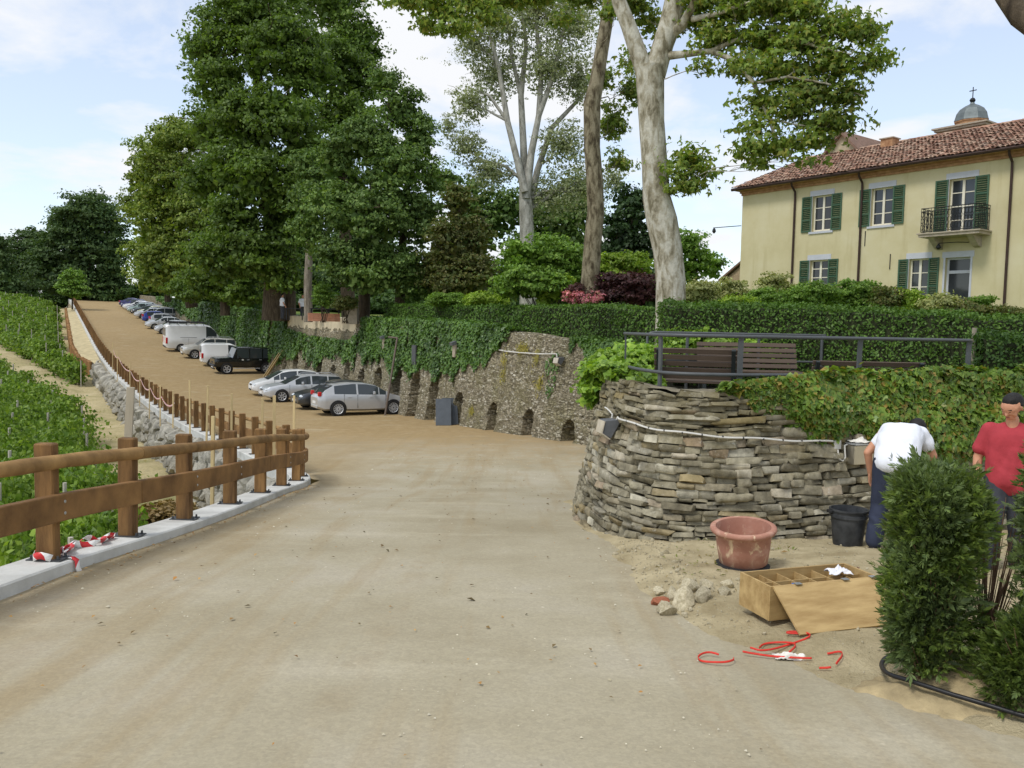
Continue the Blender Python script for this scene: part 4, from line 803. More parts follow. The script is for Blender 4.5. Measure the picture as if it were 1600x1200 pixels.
G_POP = leaf_mat('leaf_poplar', [srgb(98, 114, 90), srgb(120, 136, 112), srgb(146, 158, 136), srgb(96, 116, 80)], .3, .6, .3, clump=.2); G_PLANE = leaf_mat('leaf_plane', [srgb(74, 100, 46), srgb(94, 122, 56), srgb(116, 142, 72), srgb(124, 128, 66)], .4, .5, .5)
G_LIME = leaf_mat('leaf_lime', [srgb(96, 132, 44), srgb(120, 154, 56), srgb(142, 170, 74)], .35, .5, .5); G_BUSH = leaf_mat('leaf_bush', [srgb(74, 110, 46), srgb(92, 128, 54), srgb(112, 146, 66)], .3, .5, .6)
G_PURP = leaf_mat('leaf_purple', [srgb(54, 34, 40), srgb(72, 46, 52), srgb(60, 44, 40)], .25, .5, .6); PINK = leaf_mat('petal_pink', [srgb(206, 118, 134), srgb(222, 150, 160), srgb(190, 98, 116), srgb(96, 120, 64)], .2, .6, 2)
G_SILV = leaf_mat('leaf_silver', [srgb(120, 136, 92), srgb(140, 154, 108), srgb(160, 168, 122)], .3, .6, .6); G_RED = leaf_mat('leaf_bronze', [srgb(74, 90, 50), srgb(94, 96, 56), srgb(72, 98, 52)], .3, .55, .3)
Y = 58; b = gnd(428, Y); b2 = gnd(446, Y+.8)
tree('chestnut_tree', 'tallest dark green tree with a stout double trunk above the parked off-roader', [([b, up(430, 430, Y), up(425, 340, Y), up(410, 230, Y), up(400, 80, Y), up(400, -20, Y)], [.85, .72, .6, .45, .3, .15]), ([b2, up(448, 440, Y+.8), up(452, 340, Y+.8), up(462, 200, Y+.8), up(470, 60, Y+.8)], [.75, .6, .5, .35, .2])],
     [lob(405, 30, Y, 70, 50), lob(350, 62, Y, 53, 44), lob(342, 130, Y-1, 45, 40), lob(430, 85, Y-2, 68, 60), lob(375, 190, Y-1.5, 60, 48), lob(440, 190, Y-3, 62, 56), lob(372, 270, Y-2, 50, 46), lob(420, 290, Y-3.5, 56, 53), lob(372, 350, Y-2.5, 46, 46), lob(400, 400, Y-3, 50, 42), lob(345, 410, Y-1, 44, 44), lob(455, 350, Y-1, 36, 44), lob(318, 95, Y, 27, 35), lob(330, 205, Y, 35, 40), lob(325, 290, Y, 38, 44), lob(480, 120, Y-1, 48, 48), lob(480, 270, Y-2, 42, 48), lob(440, 440, Y-2, 40, 24)],
     G_DARK, BARK, 1.0, .25, 105, 'tall trees along the terrace', dens=.95, droop=.25, jit=.24, flat=.8, inner=.2, upb=.3)
Y = 68; b = gnd(545, Y)
tree('chestnut_tree', 'dark green tree with rounded top behind the tallest one, right of it', [([b, up(540, 380, Y), up(535, 250, Y), up(530, 60, Y)], [.6, .5, .4, .2])],
     [lob(515, 10, Y, 51, 44), lob(560, 70, Y, 39, 44), lob(520, 110, Y-2, 51, 56), lob(565, 130, Y-1, 37, 36), lob(540, 190, Y-2, 49, 48), lob(500, 260, Y, 49, 56), lob(540, 300, Y, 49, 48)], G_DARK, BARK, 1.05, .27, 95, 'tall trees along the terrace', dens=.95, droop=.25, jit=.24, flat=.8, inner=.2, upb=.3)
Y = 46; b = gnd(568, Y); b2 = gnd(624, Y)
tree('hornbeam_tree', 'mid green broad tree spreading low over the clipped hedge', [([b, up(570, 440, Y), up(575, 360, Y), up(590, 250, Y), up(610, 170, Y)], [.36, .3, .26, .2, .08]), ([b2, up(626, 430, Y), up(632, 340, Y), up(640, 260, Y)], [.3, .26, .2, .1])],
     [lob(622, 172, Y, 34, 35), lob(655, 225, Y, 29, 44), lob(575, 225, Y-1, 49, 40), lob(525, 255, Y-1, 30, 35), lob(620, 275, Y-1.5, 52, 50), lob(520, 330, Y-1.5, 44, 42), lob(585, 345, Y-2, 60, 52), lob(655, 345, Y-1, 34, 55), lob(485, 370, Y-.5, 27, 34), lob(540, 410, Y-1.5, 50, 35), lob(620, 420, Y-1.5, 49, 35), lob(668, 430, Y, 25, 34), lob(675, 280, Y, 15, 34), lob(480, 320, Y, 25, 30), lob(575, 440, Y-2, 50, 25), lob(650, 455, Y-1, 38, 22), lob(600, 130, Y, 22, 22)],
     G_MID, BARK, .62, .18, 80, 'tall trees along the terrace', dens=.95, droop=.2, jit=.26, flat=.8, inner=.2, upb=.3)
Y = 84; b = gnd(300, Y)
tree('maple_tree', 'yellow-green lit tree at the far side of the car row, left of the tallest', [([b, up(290, 420, Y), up(275, 330, Y), up(262, 230, Y)], [.6, .5, .4, .2])],
     [lob(285, 222, Y, 50, 34), lob(245, 248, Y, 34, 32), lob(222, 285, Y, 26, 34), lob(270, 290, Y-2, 55, 55), lob(215, 325, Y, 24, 34), lob(245, 350, Y-2, 42, 52), lob(300, 350, Y-3, 48, 60), lob(262, 420, Y-3, 52, 50), lob(310, 430, Y-4, 45, 45), lob(225, 410, Y, 22, 40)], G_OLIVE, BARK, 1.1, .30, 80, 'tall trees along the terrace', dens=.9, droop=.2, jit=.26, flat=.8, inner=.2, upb=.3)
Y = 66; b = gnd(352, Y)
tree('maple_tree', 'dark low-branched tree hanging over the wall behind the white van', [([b, up(350, 420, Y), up(352, 360, Y)], [.4, .32, .15])], [lob(340, 395, Y, 40, 40), lob(378, 420, Y-1, 40, 40), lob(330, 445, Y, 40, 30), lob(375, 462, Y-1, 40, 22), lob(300, 455, Y+6, 35, 22)], G_DARK, BARK, .75, .24, 66, 'tall trees along the terrace', droop=.3)
Y = 105; b = gnd(262, Y); tree('maple_tree', 'farthest olive tree rising over the uphill end of the wall', [([b, up(262, 430, Y), up(260, 380, Y)], [.4, .3, .15])], [lob(252, 430, Y, 30, 28), lob(272, 445, Y-3, 28, 18), lob(232, 445, Y+5, 18, 16), lob(245, 395, Y, 32, 40)], G_OLIVE, BARK, 1.1, .42, 40, 'tall trees along the terrace')
far = lambda x, y: zlow(x, y)
for lbl, u0, Y, ls, lm in (('dark rounded tree standing at the top end of the uphill road', 140, 150, [(140, 335, 44, 32), (108, 362, 38, 36), (168, 372, 34, 44), (130, 398, 56, 46), (80, 410, 38, 40), (175, 425, 28, 40), (110, 440, 60, 30), (160, 455, 45, 22)], G_FAR),
                           ('low dark tree beside the vineyard, left of the rounded one', 48, 160, [(52, 378, 22, 26), (35, 405, 36, 32), (62, 430, 42, 34), (20, 445, 36, 30)], G_FAR), ('dark tree cut off at the edge of the picture above the vines', -6, 140, [(-4, 392, 16, 30), (-10, 420, 26, 36), (8, 455, 34, 26)], G_FAR)):
    b = np.array(at(u0, 470, Y)); b[2] = float(zlow(b[0], b[1]))-.3; tree('far_tree', lbl, [([b, up(u0, 430, Y), up(u0+4, 370 if Y == 150 else 410, Y)], [.5, .4, .2])], [lob(u_, v_, Y, a_, c_) for u_, v_, a_, c_ in ls], lm, BARK, 1.6, .50, 52, 'trees at the end of the road', jit=.2, inner=.35)
b = np.array(at(113, 478, 118)); b[2] = float(zg(b[0], b[1])); tree('young_tree', 'small bright green young tree at the top of the fence', [([b, up(113, 450, 118), up(114, 430, 118)], [.12, .1, .05])], [lob(113, 438, 118, 16, 14), lob(108, 455, 118, 18, 12), lob(122, 456, 118, 14, 12)], G_BUSH, BARK, .7, .34, 40, None, lr=.04)
Y = 52; b = gnd(482, Y); tree('slender_tree', 'slender bare grey trunk rising beside the terrace tables', [([b, up(481, 440, Y), up(484, 380, Y), up(486, 300, Y)], [.27, .25, .22, .16])], [lob(492, 290, Y, 25, 30), lob(478, 265, Y, 22, 28)], G_MID, BARKG, .6, .26, 36, None)
Y = 44; b = gnd(728, Y); tree('mixed_tree', 'bronze-tinted bushy tree between the broad tree and the pale poplar', [([b, up(728, 440, Y), up(722, 380, Y), up(716, 320, Y)], [.25, .22, .15, .08])], [lob(714, 318, Y, 22, 34), lob(738, 372, Y, 32, 44), lob(700, 390, Y-1, 34, 46), lob(745, 430, Y-1, 34, 36), lob(710, 445, Y-1.5, 40, 30), lob(685, 430, Y, 30, 40)], G_RED, BARK, .5, .16, 56, None, jit=.25, lr=.06)
Y = 85
for lbl, u0, ls, lm in (('pointed green tree far behind the pale poplar, left side', 720, [(700, 290, 20, 30), (735, 320, 34, 40), (760, 360, 36, 40), (790, 330, 34, 40), (720, 380, 50, 50)], G_MID), ('green tree far behind the poplar trunk, right side', 880, [(860, 350, 50, 40), (905, 330, 40, 50), (840, 390, 50, 36), (900, 400, 50, 40)], G_MID)):
    b = gnd(u0, Y); tree('background_tree', lbl, [([b, up(u0, 420, Y), up(u0, 350, Y)], [.4, .3, .2])], [lob(u_, v_, Y, a_, c_) for u_, v_, a_, c_ in ls], lm, BARK, 1.2, .42, 36, 'trees in the garden background')
Y = 48; b = gnd(985, Y); tree('evergreen_tree', 'very dark evergreen between the two plane trunks', [([b, up(985, 420, Y), up(985, 330, Y)], [.3, .25, .15])], [lob(985, 330, Y, 28, 40), lob(965, 380, Y, 34, 44), lob(1002, 390, Y, 28, 44), lob(975, 420, Y-1, 40, 30)], leaf_mat('leaf_ever', [srgb(30, 52, 30), srgb(42, 66, 36), srgb(54, 80, 44)], .2), BARK, .6, .22, 44, 'trees in the garden background')
Y = 62; b = gnd(1085, Y); tree('background_tree', 'pale green tree right of the big plane trunk, beyond the garden', [([b, up(1085, 420, Y), up(1085, 380, Y)], [.25, .2, .1])], [lob(1075, 385, Y, 26, 26), lob(1095, 410, Y, 26, 28), lob(1118, 420, Y+2, 16, 20), lob(1070, 430, Y, 26, 22)], G_BUSH, BARK, .7, .26, 36, 'trees in the garden background', jit=.25)
# white poplar with several pale stems
Y = 55; b = gnd(826, Y)
ps = [([b, up(824, 380, Y), up(821, 310, Y), up(820, 280, Y), up(820, 255, Y)], [.62, .5, .44, .36, .05])]+[([up(*p, Y+dy) for p in pp], rd) for pp, rd, dy in (([(820, 300), (808, 250), (793, 190), (780, 110), (762, 40), (745, -30)], [0.270, 0.225, 0.195, 0.150, 0.105, 0.060], -.5), ([(820, 300), (818, 230), (814, 150), (822, 70), (812, -20)], [0.270, 0.240, 0.195, 0.135, 0.075], .3), ([(822, 310), (830, 240), (842, 180), (864, 120), (880, 50), (905, -20)], [0.285, 0.240, 0.195, 0.150, 0.105, 0.060], -.3),
      ([(826, 330), (840, 265), (862, 200), (900, 160), (935, 120)], [.28, .22, .17, .12, .06], .6), ([(842, 180), (846, 110), (838, 40), (850, -30)], [.2, .16, .12, .06], 0), ([(793, 190), (765, 150), (742, 140)], [.12, .09, .05], -.3), ([(814, 150), (800, 90), (792, 10)], [.16, .12, .07], .3), ([(820, 285), (790, 260), (755, 250), (730, 235)], [.12, .1, .07, .04], 0), ([(824, 330), (868, 300), (910, 280)], [.15, .1, .05], .4))]
tree('white_poplar', 'tall pale-stemmed poplar with thin grey-green foliage', ps, [lob(780, 40, Y, 65, 62), lob(838, 20, Y, 67, 67), lob(895, 40, Y, 54, 67), lob(740, 70, Y, 38, 56), lob(860, 110, Y, 62, 50), lob(905, 130, Y, 40, 54), lob(735, 165, Y, 38, 40), lob(730, 230, Y, 36, 34), lob(765, 270, Y, 45, 38), lob(880, 230, Y, 50, 54), lob(905, 300, Y, 49, 49), lob(860, 310, Y+1, 52, 47), lob(775, 120, Y+1, 50, 50), lob(700, 200, Y, 16, 22), lob(960, 285, Y, 22, 38)],
     G_POP, POPB, .36, .11, 20, None, dens=.85, inner=.25, jit=.85, droop=.25, lr=.045)
# plane trees
Y = 31; b = gnd(921, Y); PK = dict(dens=1.0, inner=.0, droop=.5, asp=.5, shape='maple', jit=.45, upb=.12, flat=1.15)
tree('plane_tree', 'slimmer plane tree with dark mottled leaning trunk', [([b, up(922, 440, Y), up(926, 380, Y), up(931, 330, Y), up(929, 280, Y), up(925, 230, Y), up(925, 160, Y), up(932, 130, Y), up(940, 80, Y), up(950, 20, Y), up(958, -60, Y), up(965, -140, Y)], [.37, .35, .33, .32, .31, .30, .32, .27, .25, .24, .20, .14]),
      ([up(955, -40, Y), up(930, -120, Y-2), up(860, -150, Y-5), up(780, -110, Y-7), up(720, -50, Y-8), up(670, 0, Y-8.5)], [.14, .11, .08, .06, .04, .02])],
     [lob(955, 205, Y+1, 20, 44), lob(968, 260, Y+1, 20, 22), lob(945, 130, Y+1, 13, 28), lob(985, 150, Y+1, 15, 38), lob(640, 10, 22.5, 34, 20), lob(690, 20, 22.5, 38, 26), lob(740, 12, 23, 36, 24), lob(790, 4, 24, 40, 20), lob(668, 48, 22.5, 22, 16), lob(715, 52, 22.5, 26, 16), lob(765, 38, 23, 26, 14), lob(845, -2, 24.5, 40, 20), lob(905, 4, 26, 34, 22), lob(612, 8, 22.5, 14, 14), lob(880, 40, 26, 18, 14), lob(960, 30, 29, 20, 22)], G_PLANE, PLANED, .38, .13, 22, None, **{**PK, 'dens': 1.3, 'jit': .6}, limbs=True, lr=.012)
Y = 19; b = gnd(1050, Y)
T2 = [([b, up(1048, 440, Y), up(1043, 390, Y), up(1034, 345, Y), up(1026, 310, Y), up(1023, 260, Y), up(1018, 190, Y), up(1016, 130, Y), up(1016, 105, Y)], [.36, .335, .33, .35, .315, .29, .285, .31, .34]),
      ([up(1010, 118, Y), up(996, 80, Y), up(982, 40, Y), up(968, 5, Y), up(945, -70, Y)], [.21, .19, .17, .16, .12]), ([up(1022, 118, Y), up(1036, 70, Y), up(1050, 30, Y), up(1056, -10, Y), up(1062, -100, Y)], [.26, .24, .26, .22, .15]),
      ([up(1046, 55, Y), up(1066, 40, Y-.3), up(1082, 10, Y-.6), up(1100, -40, Y-1)], [.13, .11, .09, .06]), ([up(1036, 88, Y), up(1075, 84, Y-.4), up(1112, 80, Y-.8), (*up(1150, 95, Y-1.2),), up(1178, 130, Y-1.5), up(1196, 172, Y-1.6), up(1212, 215, Y-1.7), up(1236, 245, Y-1.8)], [.10, .075, .06, .055, .045, .035, .028, .018]),
      ([up(1112, 80, Y-.8), up(1150, 62, Y-1), up(1200, 55, Y-1.4), up(1265, 70, Y-2), up(1330, 85, Y-2.4)], [.055, .045, .036, .026, .014]), ([up(1082, 30, Y-.5), up(1120, 22, Y-1), up(1180, 0, Y-1.5)], [.07, .05, .02]), ([up(1178, 130, Y-1.5), up(1230, 120, Y-2), up(1290, 130, Y-2.2), up(1350, 150, Y-2.5)], [.03, .026, .02, .01]),
      ([up(1200, 185, Y-1.6), up(1245, 195, Y-2), up(1290, 200, Y-2.1)], [.022, .017, .01]), ([up(1228, 238, Y-1.8), up(1255, 225, Y-1.8), up(1290, 232, Y-2)], [.018, .014, .008]), ([up(1052, 300, Y), up(1066, 288, Y-.2), up(1080, 270, Y-.3)], [.03, .02, .01])]
pl2 = [lob(1095, 8, Y-.5, 36, 24), lob(1150, 25, Y-1, 42, 24), lob(1210, 20, Y-1.4, 42, 22), lob(1262, 28, Y-1.8, 32, 22), lob(1308, 52, Y-2, 28, 26), lob(1348, 60, Y-2.2, 26, 28), lob(1364, 105, Y-2.4, 20, 32), lob(1125, 68, Y-.8, 40, 22), lob(1190, 72, Y-1.2, 40, 24), lob(1250, 78, Y-1.7, 38, 28), lob(1300, 110, Y-2, 36, 30), lob(1215, 122, Y-1.6, 42, 28), lob(1165, 118, Y-1.2, 28, 18), lob(1265, 155, Y-1.8, 40, 28), lob(1322, 160, Y-2.2, 28, 26), lob(1180, 168, Y-1.5, 22, 20), lob(1235, 185, Y-1.8, 32, 20),
       lob(1295, 200, Y-2, 32, 20), lob(1178, 208, Y-1.5, 20, 16), lob(1318, 205, Y-2, 16, 20), lob(1172, 242, Y-1.5, 22, 16), lob(1215, 235, Y-1.7, 24, 15), lob(1262, 232, Y-1.9, 26, 14), lob(1182, 265, Y-1.5, 9, 12), lob(1252, 258, Y-1.9, 12, 8), lob(1290, 225, Y-1.9, 16, 10), lob(1078, 262, Y-.3, 24, 22), lob(1070, 300, Y-.3, 26, 20), lob(1094, 285, Y-.4, 14, 18), lob(1058, 280, Y-.5, 10, 20), lob(1098, 115, Y-.6, 14, 8),
       lob(990, 12, Y+.5, 30, 26), lob(1015, 45, Y+.7, 16, 26), lob(1085, 45, Y-.2, 22, 20), lob(985, 110, Y+1.5, 12, 24)]
tree('plane_tree', 'big pale plane tree with forked trunk and a leafy bough towards the house', T2, pl2, G_PLANE, PLANEB, .40, .105, 26, None, **{**PK, 'dens': 2.6, 'jit': .7}, limbs=True, lr=.008)
tr = empty('roadside_tree', (6.2, 6.5, float(zg(6.2, 6.5))), 0, 'dark bough crossing the top corner above the house', 'tree'); o3 = np.array(tr.location)
MB().tube([Vector(np.array(p)-o3) for p in ((6.2, 6.5, -.6), (6.1, 6.5, 2.5), (5.9, 6.6, 4.6))], [.22, .18, .14], 10).build('trunk', BARK, tr, sm_=60)
MB().tube([Vector(np.array(p)-o3) for p in ((5.9, 6.6, 4.6), at(1640, 60, 6.8), at(1596, 26, 7.0), at(1572, -8, 7.2), at(1540, -60, 7.5), at(1500, -130, 8), at(1440, -190, 8.6), at(1380, -230, 9))], [.12, .10, .09, .085, .07, .05, .03, .01], 8).build('bough', BARK, tr, sm_=60); leaf_obj('crown', crown([lob(1440, -260, 8.6, 60, 40), lob(1520, -240, 8.2, 60, 45), lob(1640, -260, 7.4, 90, 60), lob(1760, -230, 6.8, 90, 60), lob(1380, -260, 9, 40, 24)], .25, .1, 30, jit=.4)-o3, G_PLANE, tr)
# ---------------------------------------------------------------- shrubs
def shrub(name, label, lobes, lm, cr, leaf, per, cat='shrub', group=None, stems=True, **kw):
    L0 = np.array(lobes); c = L0[:, :3].mean(0); b = np.array((c[0], c[1], float(zt(c[0], c[1]))-.05)); root = empty(name, tuple(b), 0, label, cat, group)
    mb = MB(); rg_ = random.Random(len(label))
    for l_ in lobes:
        for k in range(3): mb.tube(limb_pts((rg_.gauss(0, .08), rg_.gauss(0, .08), 0), Vector(np.array(l_[:3])-b)+Vector((rg_.gauss(0, .3)*l_[3], rg_.gauss(0, .3)*l_[4], .2*l_[5])), 4, .05), [.025, .02, .016, .012, .006], 5)
    mb.build('stem', BARK, root, fix=False); kw.setdefault('jit', .16); leaf_obj('foliage', crown(lobes, cr, leaf, per, **kw)-b, lm, root); return root
shrub('leafy_shrub', 'large light green shrub behind the hedge, left of the slim plane trunk', [lob(815, 410, 34, 36, 34), lob(858, 398, 34, 40, 28), lob(892, 415, 34, 26, 32), lob(840, 445, 33, 60, 26), lob(800, 450, 33, 30, 24), lob(890, 450, 34, 30, 24)], G_BUSH, .35, .14, 44)
shrub('fern_shrub', 'feathery bright shrub before the purple bush', [lob(862, 458, 32.5, 16, 16), lob(880, 446, 32.5, 16, 14), lob(850, 470, 32.5, 14, 10)], G_LIME, .22, .16, 26, asp=.3, jit=.35)
shrub('lime_shrub', 'yellow-green flat-topped shrub between the two plane trunks', [lob(950, 420, 34, 30, 20), lob(985, 416, 34, 32, 18), lob(965, 440, 34, 40, 18)], G_LIME, .3, .14, 44)
shrub('purple_shrub', 'dark purple-leaved bush between the plane trunks', [lob(955, 455, 31, 32, 26), lob(995, 455, 31, 34, 26), lob(905, 462, 31, 18, 16)], G_PURP, .28, .12, 46)
shrub('flowering_shrub', 'bush covered in pink blossom at the foot of the slim plane', [lob(895, 466, 30.6, 16, 11), lob(937, 465, 30.6, 9, 9), lob(915, 470, 30.6, 22, 9)], PINK, .16, .085, 34, inner=.1)
for u_, v_, Y_, a_, c_, lm, lbl, kw in ((1090, 460, 30, 34, 20, G_SILV, 'grey-green shrub right of the big plane trunk', {}), (1142, 455, 31, 26, 20, G_SILV, 'pale feathery shrub at the corner of the house', {'jit': .4}), (1200, 470, 29, 36, 18, G_BUSH, 'low spreading bush left of the two round bushes', {}), (1272, 468, 28, 44, 26, G_BUSH, 'left of the two round clipped bushes before the house', {}), (1336, 466, 28.5, 38, 28, G_BUSH, 'right of the two round clipped bushes before the house', {}),
                                (1210, 445, 32, 26, 18, G_SILV, 'tall wispy pale shrub below the left ground-floor window', {'jit': .45}), (1388, 468, 27, 24, 22, G_RED, 'reddish loose shrub left of the ground-floor window', {'jit': .4}), (1420, 474, 27, 24, 20, G_LIME, 'yellowish shrub under the ground-floor window', {'jit': .4}), (1465, 478, 26.5, 30, 16, G_SILV, 'pale loose shrub in front of the white house door', {'jit': .4}), (1535, 472, 29, 15, 8, G_BUSH, 'small rounded topiary standing on the terrace by the door', {}),
                                (1515, 488, 26, 40, 12, G_RED, 'low straggly plants right of the house door', {'jit': .4}), (1580, 492, 26, 36, 12, G_RED, 'low straggly plants below the last downpipe', {'jit': .4}), (1150, 478, 28, 34, 14, G_LIME, 'low yellow-green bush between plane trunk and low bush', {'jit': .3}),
                                (505, 462, 46, 14, 22, G_BUSH, 'upright green bush beside the slender grey trunk', {}), (540, 475, 44, 18, 12, G_RED, 'small rounded bush on the lawn under the broad tree', {}), (700, 470, 38, 34, 12, G_BUSH, 'low green planting behind the hedge left of the big shrub', {'jit': .3}), (760, 470, 36, 34, 12, G_LIME, 'low yellow-green planting behind the hedge', {'jit': .3}), (1060, 475, 31, 18, 12, G_BUSH, 'small green bush tucked behind the big plane trunk', {})):
    shrub('garden_shrub', lbl, [lob(u_, v_, Y_, a_, c_), lob(u_-a_*.4, v_+c_*.3, Y_, a_*.6, c_*.7), lob(u_+a_*.4, v_+c_*.35, Y_, a_*.6, c_*.7)], lm, .22, .09, 46, group='shrubs in the garden', **kw)
# ---------------------------------------------------------------- hedges
def hedge(name, label, pts, zb, zt_, width, per_m2, leaf, lm, step=.3):
    Pp = resample(pts, step); T = unit(np.gradient(Pp, axis=0)); Nn = np.stack([T[:, 1], -T[:, 0]], 1); n = len(Pp); z0 = np.array([zb(*p) for p in Pp]); z1 = np.array([zt_(*p) for p in Pp])+.035*vnoise(np.arange(n)*.5, 4.)
    root = empty(name, (Pp[0][0], Pp[0][1], z0[0]), 0, label, 'hedge'); o3 = np.array(root.location); w_ = width/2-.09
    prof_ = np.stack([np.c_[Pp-Nn*w_, z0], np.c_[Pp-Nn*w_, z1-.12], np.c_[Pp-Nn*w_*.8, z1-.07], np.c_[Pp+Nn*w_*.8, z1-.07], np.c_[Pp+Nn*w_, z1-.12], np.c_[Pp+Nn*w_, z0]], 1)-o3
    co_ = sheet('twigs', prof_, M('hedge_twigs', srgb(44, 50, 26), .95, .4, 9, .5, 30), 'thing'); del co_['kind']; co_.parent = root
    L_ = n*step; h_ = float((z1-z0).mean()); V = []
    for face in ('a', 'b', 'top', 'e0', 'e1'):
        area = L_*h_ if face in 'ab' else L_*width if face == 'top' else width*h_; m = int(area*per_m2); i = RNG.random(m)*(n-1.01) if face not in ('e0', 'e1') else np.full(m, 0. if face == 'e0' else n-1.01)
        k = i.astype(int); fr = (i-k)[:, None]; c = Pp[k]*(1-fr)+Pp[k+1]*fr; nn_ = Nn[k]; tt_ = T[k]; za = z0[k]; zb_ = z1[k]; off = RNG.normal(0, .035, m)-.02; r = RNG.random(m)
        lump = .05*vnoise(i*step*1.5, r*3, 7.)
        if face in 'ab': sgn = 1 if face == 'a' else -1; C = np.c_[c+nn_*((sgn*(width/2+off+lump))[:, None]), za+(zb_-za)*r]; N3 = np.c_[nn_*sgn, np.full(m, .45)]
        elif face == 'top': C = np.c_[c+nn_*((r-.5)*width)[:, None], zb_+off+lump]; N3 = np.c_[np.zeros((m, 2)), np.ones(m)]
        else: sg = -1 if face == 'e0' else 1; C = np.c_[c+nn_*((RNG.random(m)-.5)*width)[:, None]+tt_*(sg*(off+.05))[:, None], za+(zb_-za)*r]; N3 = np.c_[tt_*sg, np.full(m, .4)]
        V.append(leaf_cards(C, N3+RNG.normal(0, .55, (m, 3)), leaf, .55, .1, None, 'leaf'))
    leaf_obj('foliage', np.concatenate(V)-o3, lm, root); return root
HG = leaf_mat('leaf_hedge', [srgb(52, 84, 34), srgb(70, 104, 42), srgb(88, 122, 54), srgb(58, 92, 38)], .28, .5, .9, clump=.3)
hb = lambda x, y: float(zt(x, y))-.1
hedge('clipped_hedge', 'long clipped hedge on top of the niche wall', [xy(24.5, 11.4), xy(14, 11.4), xy(6, 11.4), xy(-1.5, 11.2)], hb, lambda x, y: float(np.interp(sn(x, y)[0], [-2, 6, 13, 24], [2.25, 2.45, 2.55, 2.75])), 1.0, 330, .10, HG)
hedge('clipped_hedge', 'tall clipped hedge behind the bench terrace, running right of the big plane', [at(1035, 500, 15.3)[:2], at(1200, 500, 15.0)[:2], at(1400, 500, 14.2)[:2], at(1560, 500, 13.4)[:2], at(1800, 500, 12.5)[:2]], lambda x, y: .7, lambda x, y: float(np.interp(x, [2.8, 5, 8, 9.5, 12], [2.14, 2.12, 2.0, 1.92, 1.9])), 1.3, 950, .055, HG, .2)
hedge('clipped_hedge', 'darker square hedge end standing beside the right rail post', [at(1525, 560, 11.2)[:2], at(1620, 560, 11.0)[:2], at(1760, 560, 10.9)[:2]], lambda x, y: .75, lambda x, y: 1.66, .9, 1300, .05, leaf_mat('leaf_hedge_dark', [srgb(46, 76, 34), srgb(60, 94, 40), srgb(80, 112, 52)], .25, .5, 1.2), .2)
# ---------------------------------------------------------------- ivy
IVY = leaf_mat('leaf_ivy', [srgb(48, 80, 34), srgb(64, 98, 42), srgb(86, 120, 54), srgb(70, 104, 44)], .2, .4, .8, .45, clump=.35); IVYL = leaf_mat('leaf_ivy_light', [srgb(86, 124, 46), srgb(112, 150, 58), srgb(134, 168, 72), srgb(72, 110, 44)], .32, .42, 1.3, .4, clump=.35)
IVYM = leaf_mat('leaf_ivy_mixed', [srgb(60, 92, 36), srgb(84, 118, 48), srgb(108, 140, 60), srgb(96, 126, 52), srgb(134, 118, 62)], .28, .42, 1.6, .45, clump=.35)
def ivy_wall(label, s0, s1, lo, per, leaf, hi=None, thick=.12, bare=None):
    area = (s1-s0)*3.0; m = int(area*per); s_ = RNG.uniform(s0, s1, m); zt_ = wall_top(s_)+.12 if hi is None else np.interp(s_, *hi); zl = np.interp(s_, *lo)+.35*fbm(s_*1.1, 5., 0, 3)+.25*vnoise(s_*4, 8.)
    z = zl+(zt_-zl)*RNG.random(m)**.9; k = (z < zt_) & (zt_-zl > .02); dens = 1-.55*(vnoise(s_*1.3, z*1.3, 4.) > .38)
    if bare is not None:
        for bs, bz, rs, rz_ in bare: dens = np.where(((s_-bs)/rs)**2+((z-bz)/rz_)**2 < 1, 0, dens)
    k &= RNG.random(m) < dens*np.clip((zt_-zl)/2., .25, 1); s_, z = s_[k], z[k]; m = len(s_)
    n_ = wall_n(s_, z)-.03-thick*RNG.random(m)*(1+.8*vnoise(s_*.9, z*.9, 2.)); x, y = xy(s_, n_); C = np.c_[x, y, z]; N3 = np.c_[np.full(m, -UY), np.full(m, UX), np.full(m, .55)]+RNG.normal(0, .4, (m, 3))
    topm = int((s1-s0)*1.2*per*.6); s2 = RNG.uniform(s0, s1, topm); z2 = np.interp(s2, *hi) if hi is not None else wall_top(s2)
    if hi is None: x2, y2 = xy(s2, wall_n(s2, z2)+RNG.uniform(-.1, .8, topm)); C = np.r_[C, np.c_[x2, y2, z2+.05+.12*np.abs(RNG.normal(0, .5, topm))]]; N3 = np.r_[N3, np.c_[RNG.normal(0, .4, (topm, 2)), np.ones(topm)]]
    o = leaf_obj('ivy', leaf_cards(C, N3, leaf, .8, .08, .5, 'tri'), IVY); return tag(o, label, 'ivy')
ivy_wall('thick dark ivy hanging over the niche wall behind the silver hatchback', 8.6, 25.2, ([8.6, 9.4, 10.4, 11.2, 12, 13.3, 14.6, 16, 17.2, 18.4, 19.6, 21, 22.5, 24, 25.2], [1.3, .8, .4, .0, -.5, -.8, -.7, -.2, -.6, -.3, -.7, .0, .1, -.2, .6]), 560, .13, bare=[(14.9, 1.05, .16, .35), (18.2, .95, .22, .4)])
ivy_wall('sparse ivy trailing down the wall below the pale parapet', 25.4, 43, ([25.4, 28, 31, 34, 37, 40, 43], [-.3, -.2, -.5, -.9, -.4, -.9, -.6]), 210, .17, hi=([25.4, 27, 35, 41, 43], [1.2, .75, .9, 1.3, 2.0]))
ivy_wall('dense ivy along the wall above the black off-roader and white vans', 41, 70, ([41, 46, 50, 55, 60, 65, 70], [-1.0, -1.2, -.4, -.5, -.2, .3, .6]), 190, .2)
ivy_wall('distant ivy creeping over the wall along the far cars', 70, 118, ([70, 80, 90, 100, 118], [.9, 1.8, 2.6, 3.4, 5.]), 80, .3)
